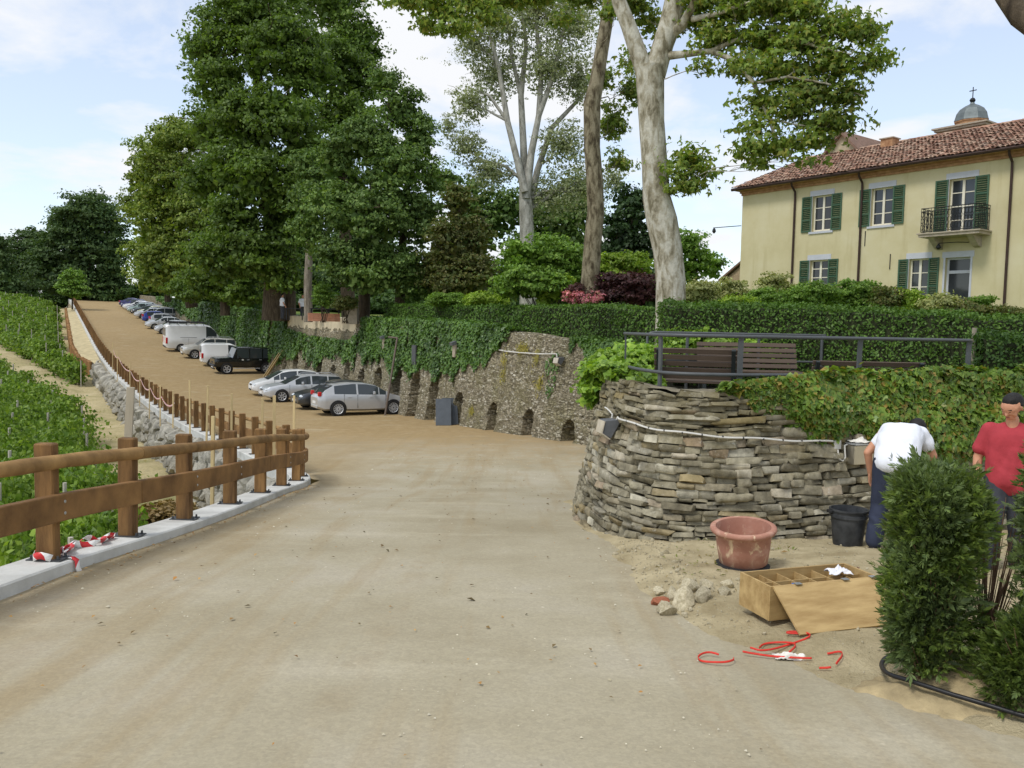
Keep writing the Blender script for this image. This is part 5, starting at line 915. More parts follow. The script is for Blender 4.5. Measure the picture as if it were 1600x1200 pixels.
ivy_wall('small ivy streamer on the bare wall between the right-hand niches', 4.7, 5.7, ([4.7, 5.0, 5.3, 5.7], [.6, -.6, -.9, .4]), 150, .10, hi=([4.7, 5.2, 5.7], [.6, .9, .55]), thick=.05)
o = ivy_wall('ivy patch at the end of the niche wall beside the bushy creeper', -.5, 4.4, ([-.5, 1.2, 1.8, 2.4, 3.0, 3.6, 4.4], [-.8, -.7, -.5, -.1, .3, .7, 1.05]), 700, .10)
# bushy creeper over the bastion's rear corner, and the cascade over its front
V = crown([lob(938, 600, 12.6, 22, 26), lob(962, 572, 13.2, 34, 24), lob(992, 560, 13.4, 34, 20), lob(955, 602, 12.3, 26, 20), lob(985, 592, 12.3, 32, 18), lob(1012, 600, 11.6, 22, 9), lob(1000, 575, 12.8, 26, 22), lob(922, 625, 12.6, 9, 14), lob(938, 592, 11.9, 26, 28), lob(972, 588, 11.2, 38, 20), lob(1008, 600, 10.7, 24, 10), lob(925, 620, 11.7, 12, 20)], .16, .085, 22, dens=1.25, inner=.35, droop=.3, asp=.75, shape='maple', jit=.14, upb=.6)
tag(leaf_obj('creeper', V, IVYL), 'bright green bushy creeper spilling over the rear corner of the bastion', 'creeper')
V = crown([lob(1055, 560, 14.2, 24, 20), lob(1085, 545, 14.3, 34, 22), lob(1120, 548, 14.3, 34, 18), lob(1160, 545, 14.3, 24, 16), lob(1050, 535, 14.4, 20, 16), lob(1190, 552, 14.3, 20, 14)], .16, .075, 20, dens=1.2, inner=.3, droop=.3, asp=.75, shape='maple', jit=.15, upb=.6)
tag(leaf_obj('creeper', V, IVYL), 'light green creeper growing behind the back bench', 'creeper')
m = 9500; dX = RNG.uniform(2.35, 7.6, m); iX = np.argmin(np.abs(BL[None, 120:, 0]-dX[:, None]), 1)+120 if False else np.interp(dX, BL[len(BL)//3:, 0], np.arange(len(BL))[len(BL)//3:])
d_ = iX*.05; zlo = np.interp(dX, [2.3, 2.6, 2.9, 3.25, 3.6, 4.2, 4.8, 5.7, 7.6], [1.0, .95, .76, .58, .42, .46, .22, .12, .1])+.06*vnoise(dX*5, 3.)+.05*vnoise(dX*13, 5.); zhi = np.interp(dX, [2.3, 2.8, 3.3, 4., 5.8, 7.6], [1.02, 1.06, 1.14, 1.22, 1.24, 1.24])+.05*vnoise(dX*4, 1.)
z_ = zlo+(zhi-zlo)*RNG.random(m); lump = .5+.5*vnoise(dX*3.2, z_*3.5, 6.); pp, nb_ = bast(d_, z_, 0.); out_ = .02+(.05+.16*lump)*np.clip((z_-zlo)/.3+.25, 0, 1)*np.sqrt(RNG.random(m)); C = np.c_[pp+nb_*out_[:, None], z_]
N3 = np.c_[nb_, np.full(m, .5)]+RNG.normal(0, .38, (m, 3)); mt = 3200; tX = RNG.uniform(2.3, 7.6, mt); ti = np.interp(tX, BL[len(BL)//3:, 0], np.arange(len(BL))[len(BL)//3:])*.05; tp_, tn_ = bast(ti, np.full(mt, 1.1), 0.); q_ = RNG.random(mt)
C2 = np.c_[tp_-tn_*(q_*.55-.12)[:, None], np.interp(tX, [2.3, 2.8, 3.3, 4., 5.8, 7.6], [1.0, 1.06, 1.14, 1.2, 1.24, 1.24])-.16*q_+.05*vnoise(tX*5, q_*3)+.03*RNG.normal(size=mt)]
V = leaf_cards(np.r_[C, C2], np.r_[N3, np.c_[RNG.normal(0, .4, (mt, 2)), np.ones(mt)]], .075, .72, .08, .45, 'maple'); tag(leaf_obj('ivy', V, IVYM), 'ivy cascading over the front of the bastion behind the two men', 'ivy')
# moss-like grass tufts on the niche wall
m = 700; cl = [(8.7, .5, .4), (7.6, .9, .25), (6.4, .6, .35), (5.9, -.2, .3), (8.6, -.1, .3), (7.3, .95, .2), (10.6, -1.6, .2)]; ci = RNG.integers(0, len(cl), m); cc = np.array(cl)[ci]; s_ = cc[:, 0]+RNG.normal(0, .13, m); z_ = cc[:, 1]+RNG.normal(0, .5, m)*cc[:, 2]; x, y = xy(s_, wall_n(s_, z_)-.05)
tag(leaf_obj('wall_grass', leaf_cards(np.c_[x, y, z_], np.c_[np.full(m, -UY), np.full(m, UX), np.full(m, .3)]+RNG.normal(0, .4, (m, 3)), .16, .12, .1, .6), leaf_mat('dry_grass', [srgb(128, 126, 60), srgb(150, 146, 78), srgb(104, 116, 50)], .3)), 'yellowish grass tufts growing out of the bare niche wall', None, None, 'stuff')
# ---------------------------------------------------------------- vineyard rows
VINE = leaf_mat('leaf_vine', [srgb(70, 102, 40), srgb(92, 124, 50), srgb(122, 152, 70), srgb(78, 112, 44)], .36, .5, .8, clump=.35); POSTM = M('vine_post', srgb(176, 170, 156), .85, .2, 4)
VD = np.array((-.671, .741)); ordn = ['nearest', 'second nearest', 'third nearest', 'fourth nearest', 'fifth nearest', 'sixth', 'seventh', 'eighth', 'ninth', 'tenth', 'eleventh', 'twelfth', 'thirteenth', 'fourteenth', 'fifteenth', 'sixteenth', 'seventeenth', 'farthest visible']
ROWS = [(-9, -3.6), (-4, -3.6), (1.5, -3.8), (7., -3.9), (12.5, -3.9), (18, -3.8), (23.5, -3.7), (27, -7.5), (38, -5.8), (50.5, -2.9), (62.5, -4.1), (75, -4.1), (88, -4.0), (102, -3.9), (116, -3.8)]
for k, (s0, n0) in enumerate(ROWS):
    a = np.array(xy(s0, n0)); dist = a[1]; ln = 18 if k < 3 else 24 if k < 6 else 32 if k < 9 else 44 if k < 12 else 52
    root = empty('vine_row', (a[0], a[1], float(zlow(*a))), 0, 'row of grapevines on the slope, %s of the rows to the fence corner' % ordn[k], 'vine row', 'grapevine rows'); o3 = np.array(root.location)
    per = 900 if dist < 30 else 620 if dist < 60 else 330; leaf = .13 if dist < 30 else .16 if dist < 60 else .25; sg_ = .33 if k < 8 else .30; m = int(ln*per); q = RNG.random(m)*ln; xx = a[0]+VD[0]*q; yy = a[1]+VD[1]*q; pn = np.array((-VD[1], VD[0])); w_ = RNG.normal(0, sg_, m)*(1+.4*vnoise(q*1.1, 4.+k)); hh = .2+(1.65 if k < 8 else 1.4)*RNG.random(m)**.75+.4*vnoise(q*1.1, 3.*k)+.2*vnoise(q*3.1, 5.*k)
    C = np.c_[xx-pn[0]*w_, yy-pn[1]*w_, zlow(xx, yy)+hh]; N3 = np.c_[-pn[0]*np.sign(w_), -pn[1]*np.sign(w_), np.full(m, .35)]+RNG.normal(0, .8, (m, 3)); leaf_obj('foliage', leaf_cards(C, N3, leaf, .8, .08, .3, 'tri')-o3, VINE, root)
    for j in range(0, int(ln), 5): p_ = a+VD*(j-.15); MB().tube([(0, 0, -.3), (.02, 0, 2.15 if j else 1.95)], .04, 6).build('post', POSTM, root, tuple(np.array((p_[0], p_[1], float(zlow(*p_))))-o3))
    mb = MB()
    for j in range(int(ln/1.1)): p_ = a+VD*(j*1.1+.5); b_ = np.array((p_[0], p_[1], float(zlow(*p_))))-o3; mb.tube([b_+(0, 0, -.1), b_+(.04, .02, .4), b_+(-.02, .03, .9)], [.03, .025, .02], 5)
    mb.build('vine_stems', BARK, root, fix=False)['kind'] = 'stuff'
# weeds on the sandy slope below the fence
m = 2600; s_ = RNG.uniform(-9, 40, m); n_ = -RNG.uniform(1.2, 6, m); k = vnoise(s_*.8, n_*.8, 3.) > .30; s_, n_ = s_[k], n_[k]; x, y = xy(s_, n_)
tag(leaf_obj('weeds', leaf_cards(np.c_[x, y, zlow(x, y)+.05+.12*RNG.random(len(x))], RNG.normal(0, .6, (len(x), 3))+np.array((0, 0, .6)), .11, .4, .1), leaf_mat('weed', [srgb(110, 128, 60), srgb(136, 144, 84), srgb(150, 140, 92)], .3)), 'sparse weeds on the sandy slope below the boulder wall', None, None, 'stuff')
c = at(258, 742, 22); V = crown([(c[0], c[1], float(zlow(c[0], c[1]))+.35, .75, .6, .4)], .2, .14, 50, inner=.6); tag(leaf_obj('brush_pile', V, leaf_mat('dry_brush', [srgb(126, 112, 76), srgb(104, 92, 62), srgb(142, 128, 92)], .2)), 'dry brown brush heap at the foot of the boulder wall', 'brush heap')
# ---------------------------------------------------------------- thuja bushes by the verge
def fans(C, D, size, lm_n=9, rng=RNG):          # flat sprays of scale foliage
    n = len(C); D = unit(D); side = unit(np.cross(D, rng.normal(size=(n, 3)))); Nn = np.cross(D, side); V = []
    Ls = size*np.exp(rng.normal(0, .25, n))
    for j in range(lm_n):
        q = (j-(lm_n-1)/2)/((lm_n-1)/2); base = C+D*(Ls*(.10+.5*(1-abs(q))*.6))[:, None]; an = q*1.0; T = D*math.cos(an)+side*math.sin(an); B = side*math.cos(an)-D*math.sin(an); l_ = (Ls*(.75-.35*abs(q)))[:, None]; w_ = l_*.14
        nz = Nn*(rng.normal(0, .08, n)*Ls)[:, None]; V.append(np.stack([base, base+T*l_*.5+B*w_+nz, base+T*l_+nz*2, base+T*l_*.5-B*w_+nz], 1))
    return np.concatenate(V).reshape(-1, 3)
TH1 = leaf_mat('leaf_thuja', [srgb(58, 80, 38), srgb(74, 98, 46), srgb(96, 120, 56), srgb(70, 86, 48)], .22, .5, 3.2, .35, clump=.42); TH2 = leaf_mat('leaf_thuja_blue', [srgb(66, 88, 58), srgb(84, 104, 66), srgb(92, 116, 70)], .2, .5, 3.0, .35, clump=.4)
TWIG = M('dead_twig', srgb(122, 96, 74), .9, .3, 9)
def thuja(label, x, y, H, prof_, n, lm, dead=1., bare=.0):
    z0 = float(dirt_z(x, y)); root = empty('thuja_bush', (x, y, z0), 0, label, 'bush', 'thuja bushes at the road edge'); nc = n//16; t_ = bare+(1-bare)*RNG.random(nc)**.85; an = RNG.uniform(0, 6.283, nc); hz = .04+t_*(H-.06); r_ = np.interp(t_, *prof_)*(1+.36*vnoise(an*1.6, hz*4, x*9)+.2*vnoise(an*4, hz*9, 2.)); rad = r_*(1-.45*RNG.random(nc)**1.6)
    c0 = np.c_[np.cos(an)*rad, np.sin(an)*rad*.9, hz]; o0 = np.c_[np.cos(an), np.sin(an), RNG.normal(.7, .4, nc)]; k = RNG.integers(0, nc, n); off = RNG.normal(0, 1, (n, 3))*np.array((.034, .034, .045)); C = c0[k]+off; C[:, 2] = np.maximum(C[:, 2], .01); D = unit(o0[k])+unit(off)*.8+RNG.normal(0, .3, (n, 3))
    pick = vnoise(c0[k][:, 0]*5+x*3, c0[k][:, 1]*5, c0[k][:, 2]*4) > .12
    leaf_obj('foliage', fans(C[pick], D[pick], .047, 7), lm, root); leaf_obj('bluish_foliage', fans(C[~pick], D[~pick], .046, 7), TH2, root)
    nf = n//3; q = bare*.5+(1-bare*.5)*RNG.random(nf); an = RNG.uniform(0, 6.283, nf); rr_ = np.interp(q, *prof_)*.62*np.sqrt(RNG.random(nf)); leaf_obj('inner_foliage', fans(np.c_[np.cos(an)*rr_, np.sin(an)*rr_, .03+q*H*.93], rand_dir(nf)+np.array((0, 0, .5)), .075, 5), TH2, root)
    mb = MB(); rg_ = random.Random(int(x*100)); mb.tube([(0, 0, -.1), (.02, .01, H*.4), (0, 0, H*.9)], [.022, .016, .006], 7)
    for k in range(int(130*dead)):
        a_ = rg_.uniform(0, 6.28); h0 = rg_.uniform(.02, H*.6)*rg_.random()**.5; L_ = float(np.interp(h0/H, *prof_))*rg_.uniform(.75, 1.2); mb.tube([(0, 0, h0), (math.cos(a_)*L_*.5, math.sin(a_)*L_*.5, h0+L_*.25), (math.cos(a_)*L_*.9+rg_.gauss(0, .02), math.sin(a_)*L_*.9+rg_.gauss(0, .02), h0+L_*rg_.uniform(.6, 1.3))], [.006, .004, .0015], 4)
    mb.build('stem', TWIG, root, fix=False); return root
thuja('large upright thuja bush in front of the man in white', 2.34, 4.50, 1.19, ([0, .12, .4, .7, .93, 1.], [.13, .17, .19, .205, .215, .17]), 9500, TH1, 1., .08)
thuja('low thuja shoot joined to the large bush on its right', 2.74, 4.20, .42, ([0, .3, .7, 1.], [.2, .22, .15, .06]), 4200, TH1, .5)
thuja('thuja bush cut by the right picture edge, before the man in red', 2.98, 4.36, 1.38, ([0, .2, .45, .8, 1.], [.12, .15, .19, .20, .12]), 5200, TH1, .8, .1)
thuja('blue-green thuja stub behind the large bush', 2.46, 4.74, 1.16, ([0, .3, .7, .92, 1.], [.12, .15, .17, .16, .1]), 3600, TH2, .5, .15)
tw = empty('dead_shrub', (2.74, 4.62, float(dirt_z(2.74, 4.62))), 0, 'bare brown twiggy shrub between the thujas', 'shrub'); mb = MB(); rg_ = random.Random(4)
for k in range(46):
    a_ = rg_.uniform(0, 6.28); l_ = rg_.uniform(.4, 1.0); r_ = rg_.uniform(.03, .2); mb.tube([(0, 0, 0), (math.cos(a_)*r_*.3, math.sin(a_)*r_*.3, l_*.4), (math.cos(a_)*r_+rg_.gauss(0, .03), math.sin(a_)*r_, l_)], [.008, .005, .0015], 5)
mb.build('twigs', TWIG, tw, fix=False)
mx, my = np.meshgrid(np.linspace(1.9, 3.6, 60), np.linspace(3.75, 5.1, 50)); mz = dirt_z(mx, my)+.10*np.exp(-((mx-2.35)/.33)**2-((my-4.42)/.24)**2)+.10*np.exp(-((mx-2.85)/.4)**2-((my-4.3)/.25)**2)-.03+.015*fbm(mx*12, my*12)
sheet('soil_mound', np.dstack([mx, my, mz]), M('brown_soil', srgb(164, 147, 111), .95, .35, 6, 1., 40), label='brown soil heaped round the thuja stems')
# dark thicket closing the garden far behind the trees
TH = leaf_mat('leaf_thicket', [srgb(44, 70, 38), srgb(58, 86, 46), srgb(74, 102, 56)], .28, .6, .15)
tl = [lob(u_, v_, Y_, a_, c_) for u_, v_, Y_, a_, c_ in ((400, 455, 92, 60, 32), (470, 445, 95, 60, 40), (540, 455, 92, 55, 32), (610, 450, 90, 60, 36), (680, 455, 92, 60, 30), (750, 450, 92, 55, 34), (820, 440, 92, 55, 40), (890, 445, 92, 55, 36), (960, 440, 92, 50, 40), (1030, 450, 92, 40, 30), (440, 405, 98, 70, 40), (560, 400, 98, 70, 45), (320, 455, 110, 50, 26), (1010, 465, 80, 60, 22), *[(u_, 480, 84, 46, 16) for u_ in range(380, 1180, 60)])]
tag(leaf_obj('thicket', crown(tl, 1.3, .42, 46, inner=.5, jit=.12), TH), 'dark mass of distant trees closing the garden behind the trunks', None, None, 'stuff')
tl = [lob(u_, v_, Y_, a_, c_) for u_, v_, Y_, a_, c_ in ((200, 462, 150, 30, 12), (225, 460, 150, 24, 14), (170, 466, 150, 30, 10), (130, 468, 155, 30, 12), (80, 470, 160, 40, 14), (30, 474, 165, 40, 14), (-20, 474, 160, 40, 14), (250, 455, 150, 20, 18))]
tag(leaf_obj('undergrowth', crown(tl, 1.6, .5, 46, inner=.5, jit=.12), TH), 'dark undergrowth closing the top end of the road', None, None, 'stuff')
# ---------------------------------------------------------------- parked vehicles
def paint(name, col, metal=.0, rough=.32): return M('paint_'+name, col, rough, .04, 2., metal=metal, coat=.6, spec=.5)
RUBBER = M('tyre_rubber', (.018, .018, .018), .85, .2, 20); ALLOY = M('alloy', srgb(190, 192, 194), .4, .08, 10, metal=.25); BLACKP = M('black_plastic', (.02, .02, .021), .6, .2, 10); CARGL = glass_mat('car_glass', (.045, .055, .06), .03)
HEADL = M('headlight_glass', srgb(206, 212, 216), .12, .15, 14, spec=.7); TAILL = M('taillight_red', srgb(190, 30, 34), .2, .15, 14, spec=.6); PLATE = M('number_plate', srgb(226, 226, 222), .5, .05, 5)
def ip(x, pts): return float(np.interp(x, [p[0] for p in pts], [p[1] for p in pts]))
def wheel_mesh(r, w, spokes):
    t_ = MB().lathe([(r*.70, -w/2+.01), (r*.73, -w/2), (r*.93, -w/2), (r, -w/2+.035), (r, w/2-.035), (r*.93, w/2), (r*.73, w/2), (r*.70, w/2-.01)], 28, ax='y').mesh('tyre', 40); t_.materials.append(RUBBER)
    m = MB().lathe([(0, w/2-.045), (r*.13, w/2-.04), (r*.15, w/2-.055)], 12, ax='y').lathe([(r*.62, w/2-.03), (r*.70, w/2-.004), (r*.72, w/2-.006), (r*.72, -w/2+.012), (r*.64, -w/2+.03)], 28, ax='y')
    for k in range(spokes):
        a = 2*math.pi*k/spokes; m.box((math.cos(a)*r*.38, w/2-.03, math.sin(a)*r*.38), (r*.58, .025, r*.62/spokes*1.5+.012), (0, -a, 0))
    me = m.mesh('rim', 40); me.materials.append(ALLOY); d = MB().lathe([(0, w/2-.10), (r*.6, w/2-.10)], 20, ax='y').mesh('brake_disc'); d.materials.append(BLACKP); return t_, me, d
def vehicle(name, col, spec):
    g = dict(spec); L_, Wd, H = g['L'], g['W'], g['H']; root = empty(name); xs_ = sorted({round(x, 3) for x in list(np.linspace(-L_/2, L_/2, 30))+[p[0] for p in g['belt']]+[p[0] for p in g['roof']]+[x for w_ in g['side'] for x in w_]+list(g['ws'])+list(g['rw'] or [])})
    hwf = lambda x: Wd/2*ip(abs(x)/(L_/2), g.get('plan', [(0, 1), (.62, .99), (.86, .95), (.95, .87), (1, .76)])); inset = g.get('inset', .36)
    def sect(x):
        hw = hwf(x); zs = ip(x, g['belt']); ztp = ip(x, g['roof']) if g['roof'][0][0] <= x <= g['roof'][-1][0] else zs; ztp = max(ztp, zs+.035); zb = ip(x, g.get('bot', [(-L_/2, .36), (-L_/2+.25, .24), (0, .20), (L_/2-.25, .22), (L_/2, .32)])); c = ztp-zs
        y6 = hw*.955-inset*c*.88 if c > .06 else hw*.93; y7 = y6*.88 if c > .06 else hw*.8
        return [(0, zb), (.78*hw, zb), (.965*hw, zb+.09), (hw, zb*.45+zs*.55), (.992*hw, zs-.07), (.955*hw, zs), (y6, zs+c*.90), (y7, zs+c*.975), (0, ztp)], c
    Vv = []; cab = []
    for x in xs_:
        s_, c = sect(x); cab.append(c); Vv.append([(x, -y, z) for y, z in s_][::1]+[(x, y, z) for y, z in s_[::-1][1:]])
    nP = 17; faces = {'body': [], 'windscreen': [], 'rear_window': []}; side = {}
    for i in range(len(xs_)-1):
        xm = (xs_[i]+xs_[i+1])/2
        for j in range(nP-1):
            jj = j if j < 8 else 15-j; f = (i*nP+j, (i+1)*nP+j, (i+1)*nP+j+1, i*nP+j+1); key = 'body'
            if jj == 7 or jj == 6:
                if g['ws'][0] < xm < g['ws'][1] and jj == 7: key = 'windscreen'
                elif g['rw'] and g['rw'][0] < xm < g['rw'][1] and jj == 7: key = 'rear_window'
            if jj == 5 and min(cab[i], cab[i+1]) > .1:
                for q, (a, b) in enumerate(g['side']):
                    if a-1e-6 <= xs_[i] and xs_[i+1] <= b+1e-6: key = ('s', q, j < 8)
            (faces if isinstance(key, str) else side).setdefault(key, []).append(f)
    flat = [p for r_ in Vv for p in r_]; n = len(xs_); faces['body'] += [tuple(range(nP))[::-1], tuple((n-1)*nP+k for k in range(nP))]
    def sub(fs, nm, mat, par, ang=32):
        ids = sorted({i for f in fs for i in f}); mp_ = {a: b for b, a in enumerate(ids)}; mb = MB(); mb.add([flat[i] for i in ids], [tuple(mp_[i] for i in f) for f in fs]); o = mb.build(nm, mat, par, fix=False); bm = bmesh.new(); bm.from_mesh(o.data); bmesh.ops.recalc_face_normals(bm, faces=bm.faces) if nm == 'body' else None; bm.to_mesh(o.data); bm.free(); sharp(o.data, ang); return o
    body = sub(faces['body'], 'body', col, root)
    for k in ('windscreen', 'rear_window'):
        if faces[k]: sub(faces[k], k, CARGL, root)
    for k, fs in side.items(): sub(fs, 'side_window', CARGL, root)
    r = g['r']; tw = .215; t_me, r_me, d_me = wheel_mesh(r, tw, g.get('spokes', 7))
    for ax_ in g['axles']:
        for sy in (-1, 1):
            hw = hwf(ax_); MB().lathe([(0, hw*1.004-.02), (r+.055, hw*1.004-.02), (r+.06, hw*1.004), (0, hw*1.004+.001)] if sy > 0 else [(0, -hw*1.004+.02), (r+.055, -hw*1.004+.02), (r+.06, -hw*1.004), (0, -hw*1.004-.001)], 26, (ax_, 0, r+.01), ax='y').build('wheel_arch', BLACKP, root)
            wh = link('wheel', t_me, None, root, (ax_, sy*(hw-.075), r)); wh.rotation_euler = (0, .4, 0 if sy > 0 else math.pi); link('rim', r_me, None, wh); link('brake_disc', d_me, None, wh)
    xf, xr = L_/2, -L_/2
    for sy in (-1, 1):
        zl = g.get('hl', .66); hw = hwf(xf-.16); b = MB().lathe([(0, .09), (.07, .075), (.115, .03), (.12, -.05)], 12, ax='x').build('headlight', HEADL, root, (xf-.17, sy*(hw-.17), zl), 40); b.scale = (1.2, 1.45, .75 if not g.get('box') else .95)
        zt2 = g.get('tl', .86); hw = hwf(xr+.12); b = MB().box((0, 0, 0), (.16, .20, g.get('tlh', .17))).build('taillight', TAILL, root, (xr+.085 if not g.get('box') else xr+.07, sy*(hw-.085), zt2), bev=.04)
        xm = g['ws'][0]-.05 if not g.get('van') else g['ws'][0]-.1; xm = min(xm, g['side'][-1][1]-.1) if g['side'] else xm; hw = hwf(xm); zs = ip(xm, g['belt']); MB().box((0, 0, 0), (.10, .20, .14 if not g.get('van') else .26)).build('mirror', g.get('mcol') or col, root, (xm, sy*(hw+.09), zs+.09), bev=.03)
        for q in g.get('handles', []): MB().box((0, 0, 0), (.18, .03, .03)).build('door_handle', ALLOY if not g.get('van') else BLACKP, root, (q, sy*hwf(q)*.995, ip(q, g['belt'])-.12), bev=.008)
        for q in g.get('seams', []):
            zs = ip(q, g['belt']); MB().box((0, 0, 0), (.012, .02, zs-.34)).build('door_seam', BLACKP, root, (q, sy*(hwf(q)*.995-.006), (zs+.34)/2))
    hw = hwf(xf)*.9
    MB().box((0, 0, 0), (.10, hw*1.5, .10)).build('lower_grille', BLACKP, root, (xf-.045, 0, .36), bev=.02); MB().box((0, 0, 0), (.08, hw*.9, .11)).build('grille', BLACKP, root, (xf-.045 if not g.get('box') else xf-.03, 0, g.get('hl', .66)-.05), bev=.02)
    MB().box((0, 0, 0), (.02, .52, .11)).build('number_plate', PLATE, root, (xf+.012, 0, .47)); MB().box((0, 0, 0), (.02, .52, .11)).build('number_plate', PLATE, root, (xr-.006, 0, g.get('plz', .60)))
    MB().box((0, 0, 0), (.14, hwf(xr)*1.75, .16)).build('bumper', g.get('bump') or col, root, (xr+.05, 0, .42), bev=.04)
    if g.get('sill'):
        for sy in (-1, 1): MB().box((0, 0, 0), (abs(g['axles'][1]-g['axles'][0])-2*r-.2, .1, .05)).build('side_step', ALLOY, root, ((g['axles'][0]+g['axles'][1])/2, sy*(Wd/2+.01), .40), bev=.01)
    if g.get('rails'):
        for sy in (-1, 1): MB().tube([(g['rails'][0], sy*Wd*.36, H-.03), (g['rails'][0]+.1, sy*Wd*.36, H+.035), (g['rails'][1]-.1, sy*Wd*.36, H+.03), (g['rails'][1], sy*Wd*.36, H-.04)], .018, 6).build('roof_rail', ALLOY, root)
    if g.get('box'):
        z0, z1 = g['rwz']; hh = Wd/2*g.get('rww', .6)
        for sy in ((-1, 1) if g.get('van') else (0,)):
            w_ = hh*.82 if sy else hh*1.7; MB().box((0, 0, 0), (.03, w_, z1-z0)).build('rear_window', CARGL, root, (xr+.004, sy*hh*.58, (z0+z1)/2), bev=.01)
    return root
SP = dict(
 hatch=dict(L=4.34, W=1.79, H=1.49, r=.325, spokes=13, belt=[(-2.17,.80),(-2.08,.93),(-1.6,1.0),(0,.95),(1.1,.93),(1.45,.88),(1.95,.74),(2.17,.56)], roof=[(-2.05,.95),(-1.82,1.18),(-1.42,1.40),(-.6,1.49),(.05,1.47),(.5,1.38),(1.32,.92)], side=[(-1.44,-.42),(-.34,.62),(.66,.98)], ws=(.42,1.28), rw=(-2.02,-1.46), axles=(-1.28,1.32), handles=[-.75,.25], seams=[-.38,.95,-1.0], tl=1.0, tlh=.2),
 estate=dict(L=4.58, W=1.77, H=1.43, r=.32, spokes=7, belt=[(-2.29,.82),(-2.2,.92),(0,.93),(1.1,.92),(1.4,.9),(2.0,.78),(2.29,.58)], roof=[(-2.22,.93),(-2.05,1.16),(-1.8,1.36),(-.6,1.43),(-.1,1.42),(.35,1.34),(1.2,.92)], side=[(-1.95,-1.2),(-1.13,-.28),(-.2,.62)], ws=(.32,1.16), rw=(-2.2,-1.85), axles=(-1.3,1.36), handles=[-.85,.12], seams=[-.24,.95], tl=.82, rails=(-1.8,.1)),
 sedan=dict(L=4.4, W=1.75, H=1.42, r=.31, belt=[(-2.2,.78),(-2.05,.95),(-1.2,.97),(0,.93),(1.0,.92),(1.35,.9),(1.95,.76),(2.2,.58)], roof=[(-1.75,.99),(-1.0,1.37),(-.4,1.42),(0,1.41),(.4,1.33),(1.2,.92)], side=[(-1.35,-.85),(-.8,-.1),(-.02,.62)], ws=(.36,1.16), rw=(-1.7,-1.0), axles=(-1.28,1.33), handles=[-.6,.2], seams=[-.06,.9], tl=.85),
 small=dict(L=3.75, W=1.66, H=1.48, r=.29, belt=[(-1.87,.76),(-1.78,.93),(0,.94),(.9,.93),(1.15,.9),(1.65,.76),(1.87,.56)], roof=[(-1.78,.95),(-1.6,1.24),(-1.3,1.42),(-.3,1.48),(.1,1.46),(.4,1.38),(1.1,.93)], side=[(-1.35,-.5),(-.42,.5)], ws=(.38,1.06), rw=(-1.76,-1.36), axles=(-1.12,1.17), handles=[-.7,.1], seams=[-.46,.85], tl=.95, tlh=.24),
 suv=dict(L=4.55, W=1.86, H=1.72, r=.37, spokes=6, belt=[(-2.27,.95),(-2.2,1.08),(0,1.08),(1.1,1.08),(1.4,1.05),(2.0,.95),(2.27,.74)], roof=[(-2.2,1.1),(-2.1,1.45),(-1.9,1.64),(-.6,1.72),(.0,1.71),(.4,1.63),(1.15,1.08)], side=[(-1.95,-1.3),(-1.22,-.35),(-.26,.6)], ws=(.38,1.1), rw=(-2.2,-1.92), axles=(-1.32,1.35), handles=[-.9,.1], seams=[-.3,.9], hl=.84, tl=1.0, tlh=.3, rails=(-1.85,.1), bot=[(-2.27,.45),(-2,.34),(0,.3),(2,.32),(2.27,.42)]),
 offroad=dict(L=4.55, W=1.77, H=1.93, r=.38, spokes=5, box=True, belt=[(-2.27,1.12),(-2.2,1.14),(0,1.15),(1.1,1.15),(1.2,1.14),(2.15,1.09),(2.27,1.02)], roof=[(-2.26,1.86),(-2.15,1.92),(0,1.93),(.65,1.92),(.75,1.86),(1.02,1.16)], side=[(-2.05,-1.2),(-1.1,-.25),(-.16,.68)], ws=(.74,1.0), rw=None, axles=(-1.42,1.43), handles=[-1.0,-.1], seams=[-.3,.62,-1.2], hl=.86, tl=.72, tlh=.14, rwz=(1.25,1.75), rww=.45, inset=.10, plan=[(0,1),(.9,1),(.97,.97),(1,.93)], bot=[(-2.27,.5),(0,.42),(2.27,.5)], sill=True, bump=None),
 smallvan=dict(L=4.15, W=1.74, H=1.80, r=.30, box=True, van=True, belt=[(-2.07,1.0),(0,1.02),(.9,1.0),(1.3,.96),(1.85,.84),(2.07,.62)], roof=[(-2.06,1.66),(-1.9,1.78),(-.3,1.80),(.2,1.76),(.55,1.62),(1.25,.98)], side=[(-.1,.68)], ws=(.5,1.2), rw=None, axles=(-1.3,1.3), seams=[-.2,.85], hl=.72, tl=.85, tlh=.4, rwz=(1.05,1.55), rww=.62, inset=.16, plan=[(0,1),(.85,.98),(.95,.93),(1,.86)]),
 van=dict(L=5.6, W=1.98, H=2.45, r=.335, box=True, van=True, belt=[(-2.8,1.2),(0,1.22),(1.6,1.2),(1.95,1.14),(2.5,.98),(2.8,.72)], roof=[(-2.79,2.32),(-2.6,2.43),(.6,2.45),(1.0,2.36),(1.3,2.1),(1.95,1.15)], side=[(.62,1.55)], ws=(1.3,1.9), rw=None, axles=(-1.55,1.75), seams=[.5,1.65,-.9], hl=.85, tl=1.0, tlh=.55, rwz=(1.4,2.1), rww=.6, inset=.10, plan=[(0,1),(.85,.99),(.95,.94),(1,.86)], bump=BLACKP))
CP_ = dict(silver=paint('silver', srgb(186, 188, 190), .3), light=paint('light_silver', srgb(204, 207, 210), .3), white=paint('white', srgb(226, 227, 226)), grey=paint('dark_grey', srgb(72, 76, 80), .5), black=paint('black', (.006, .007, .008), 0, .22), blue=paint('blue', srgb(44, 66, 150), .2), navy=paint('navy', srgb(60, 60, 108), .3), cream=paint('cream', srgb(206, 204, 164)), mint=paint('mint', srgb(160, 178, 172), .4), champ=paint('champagne', srgb(192, 189, 180), .3))
PROTO = {}
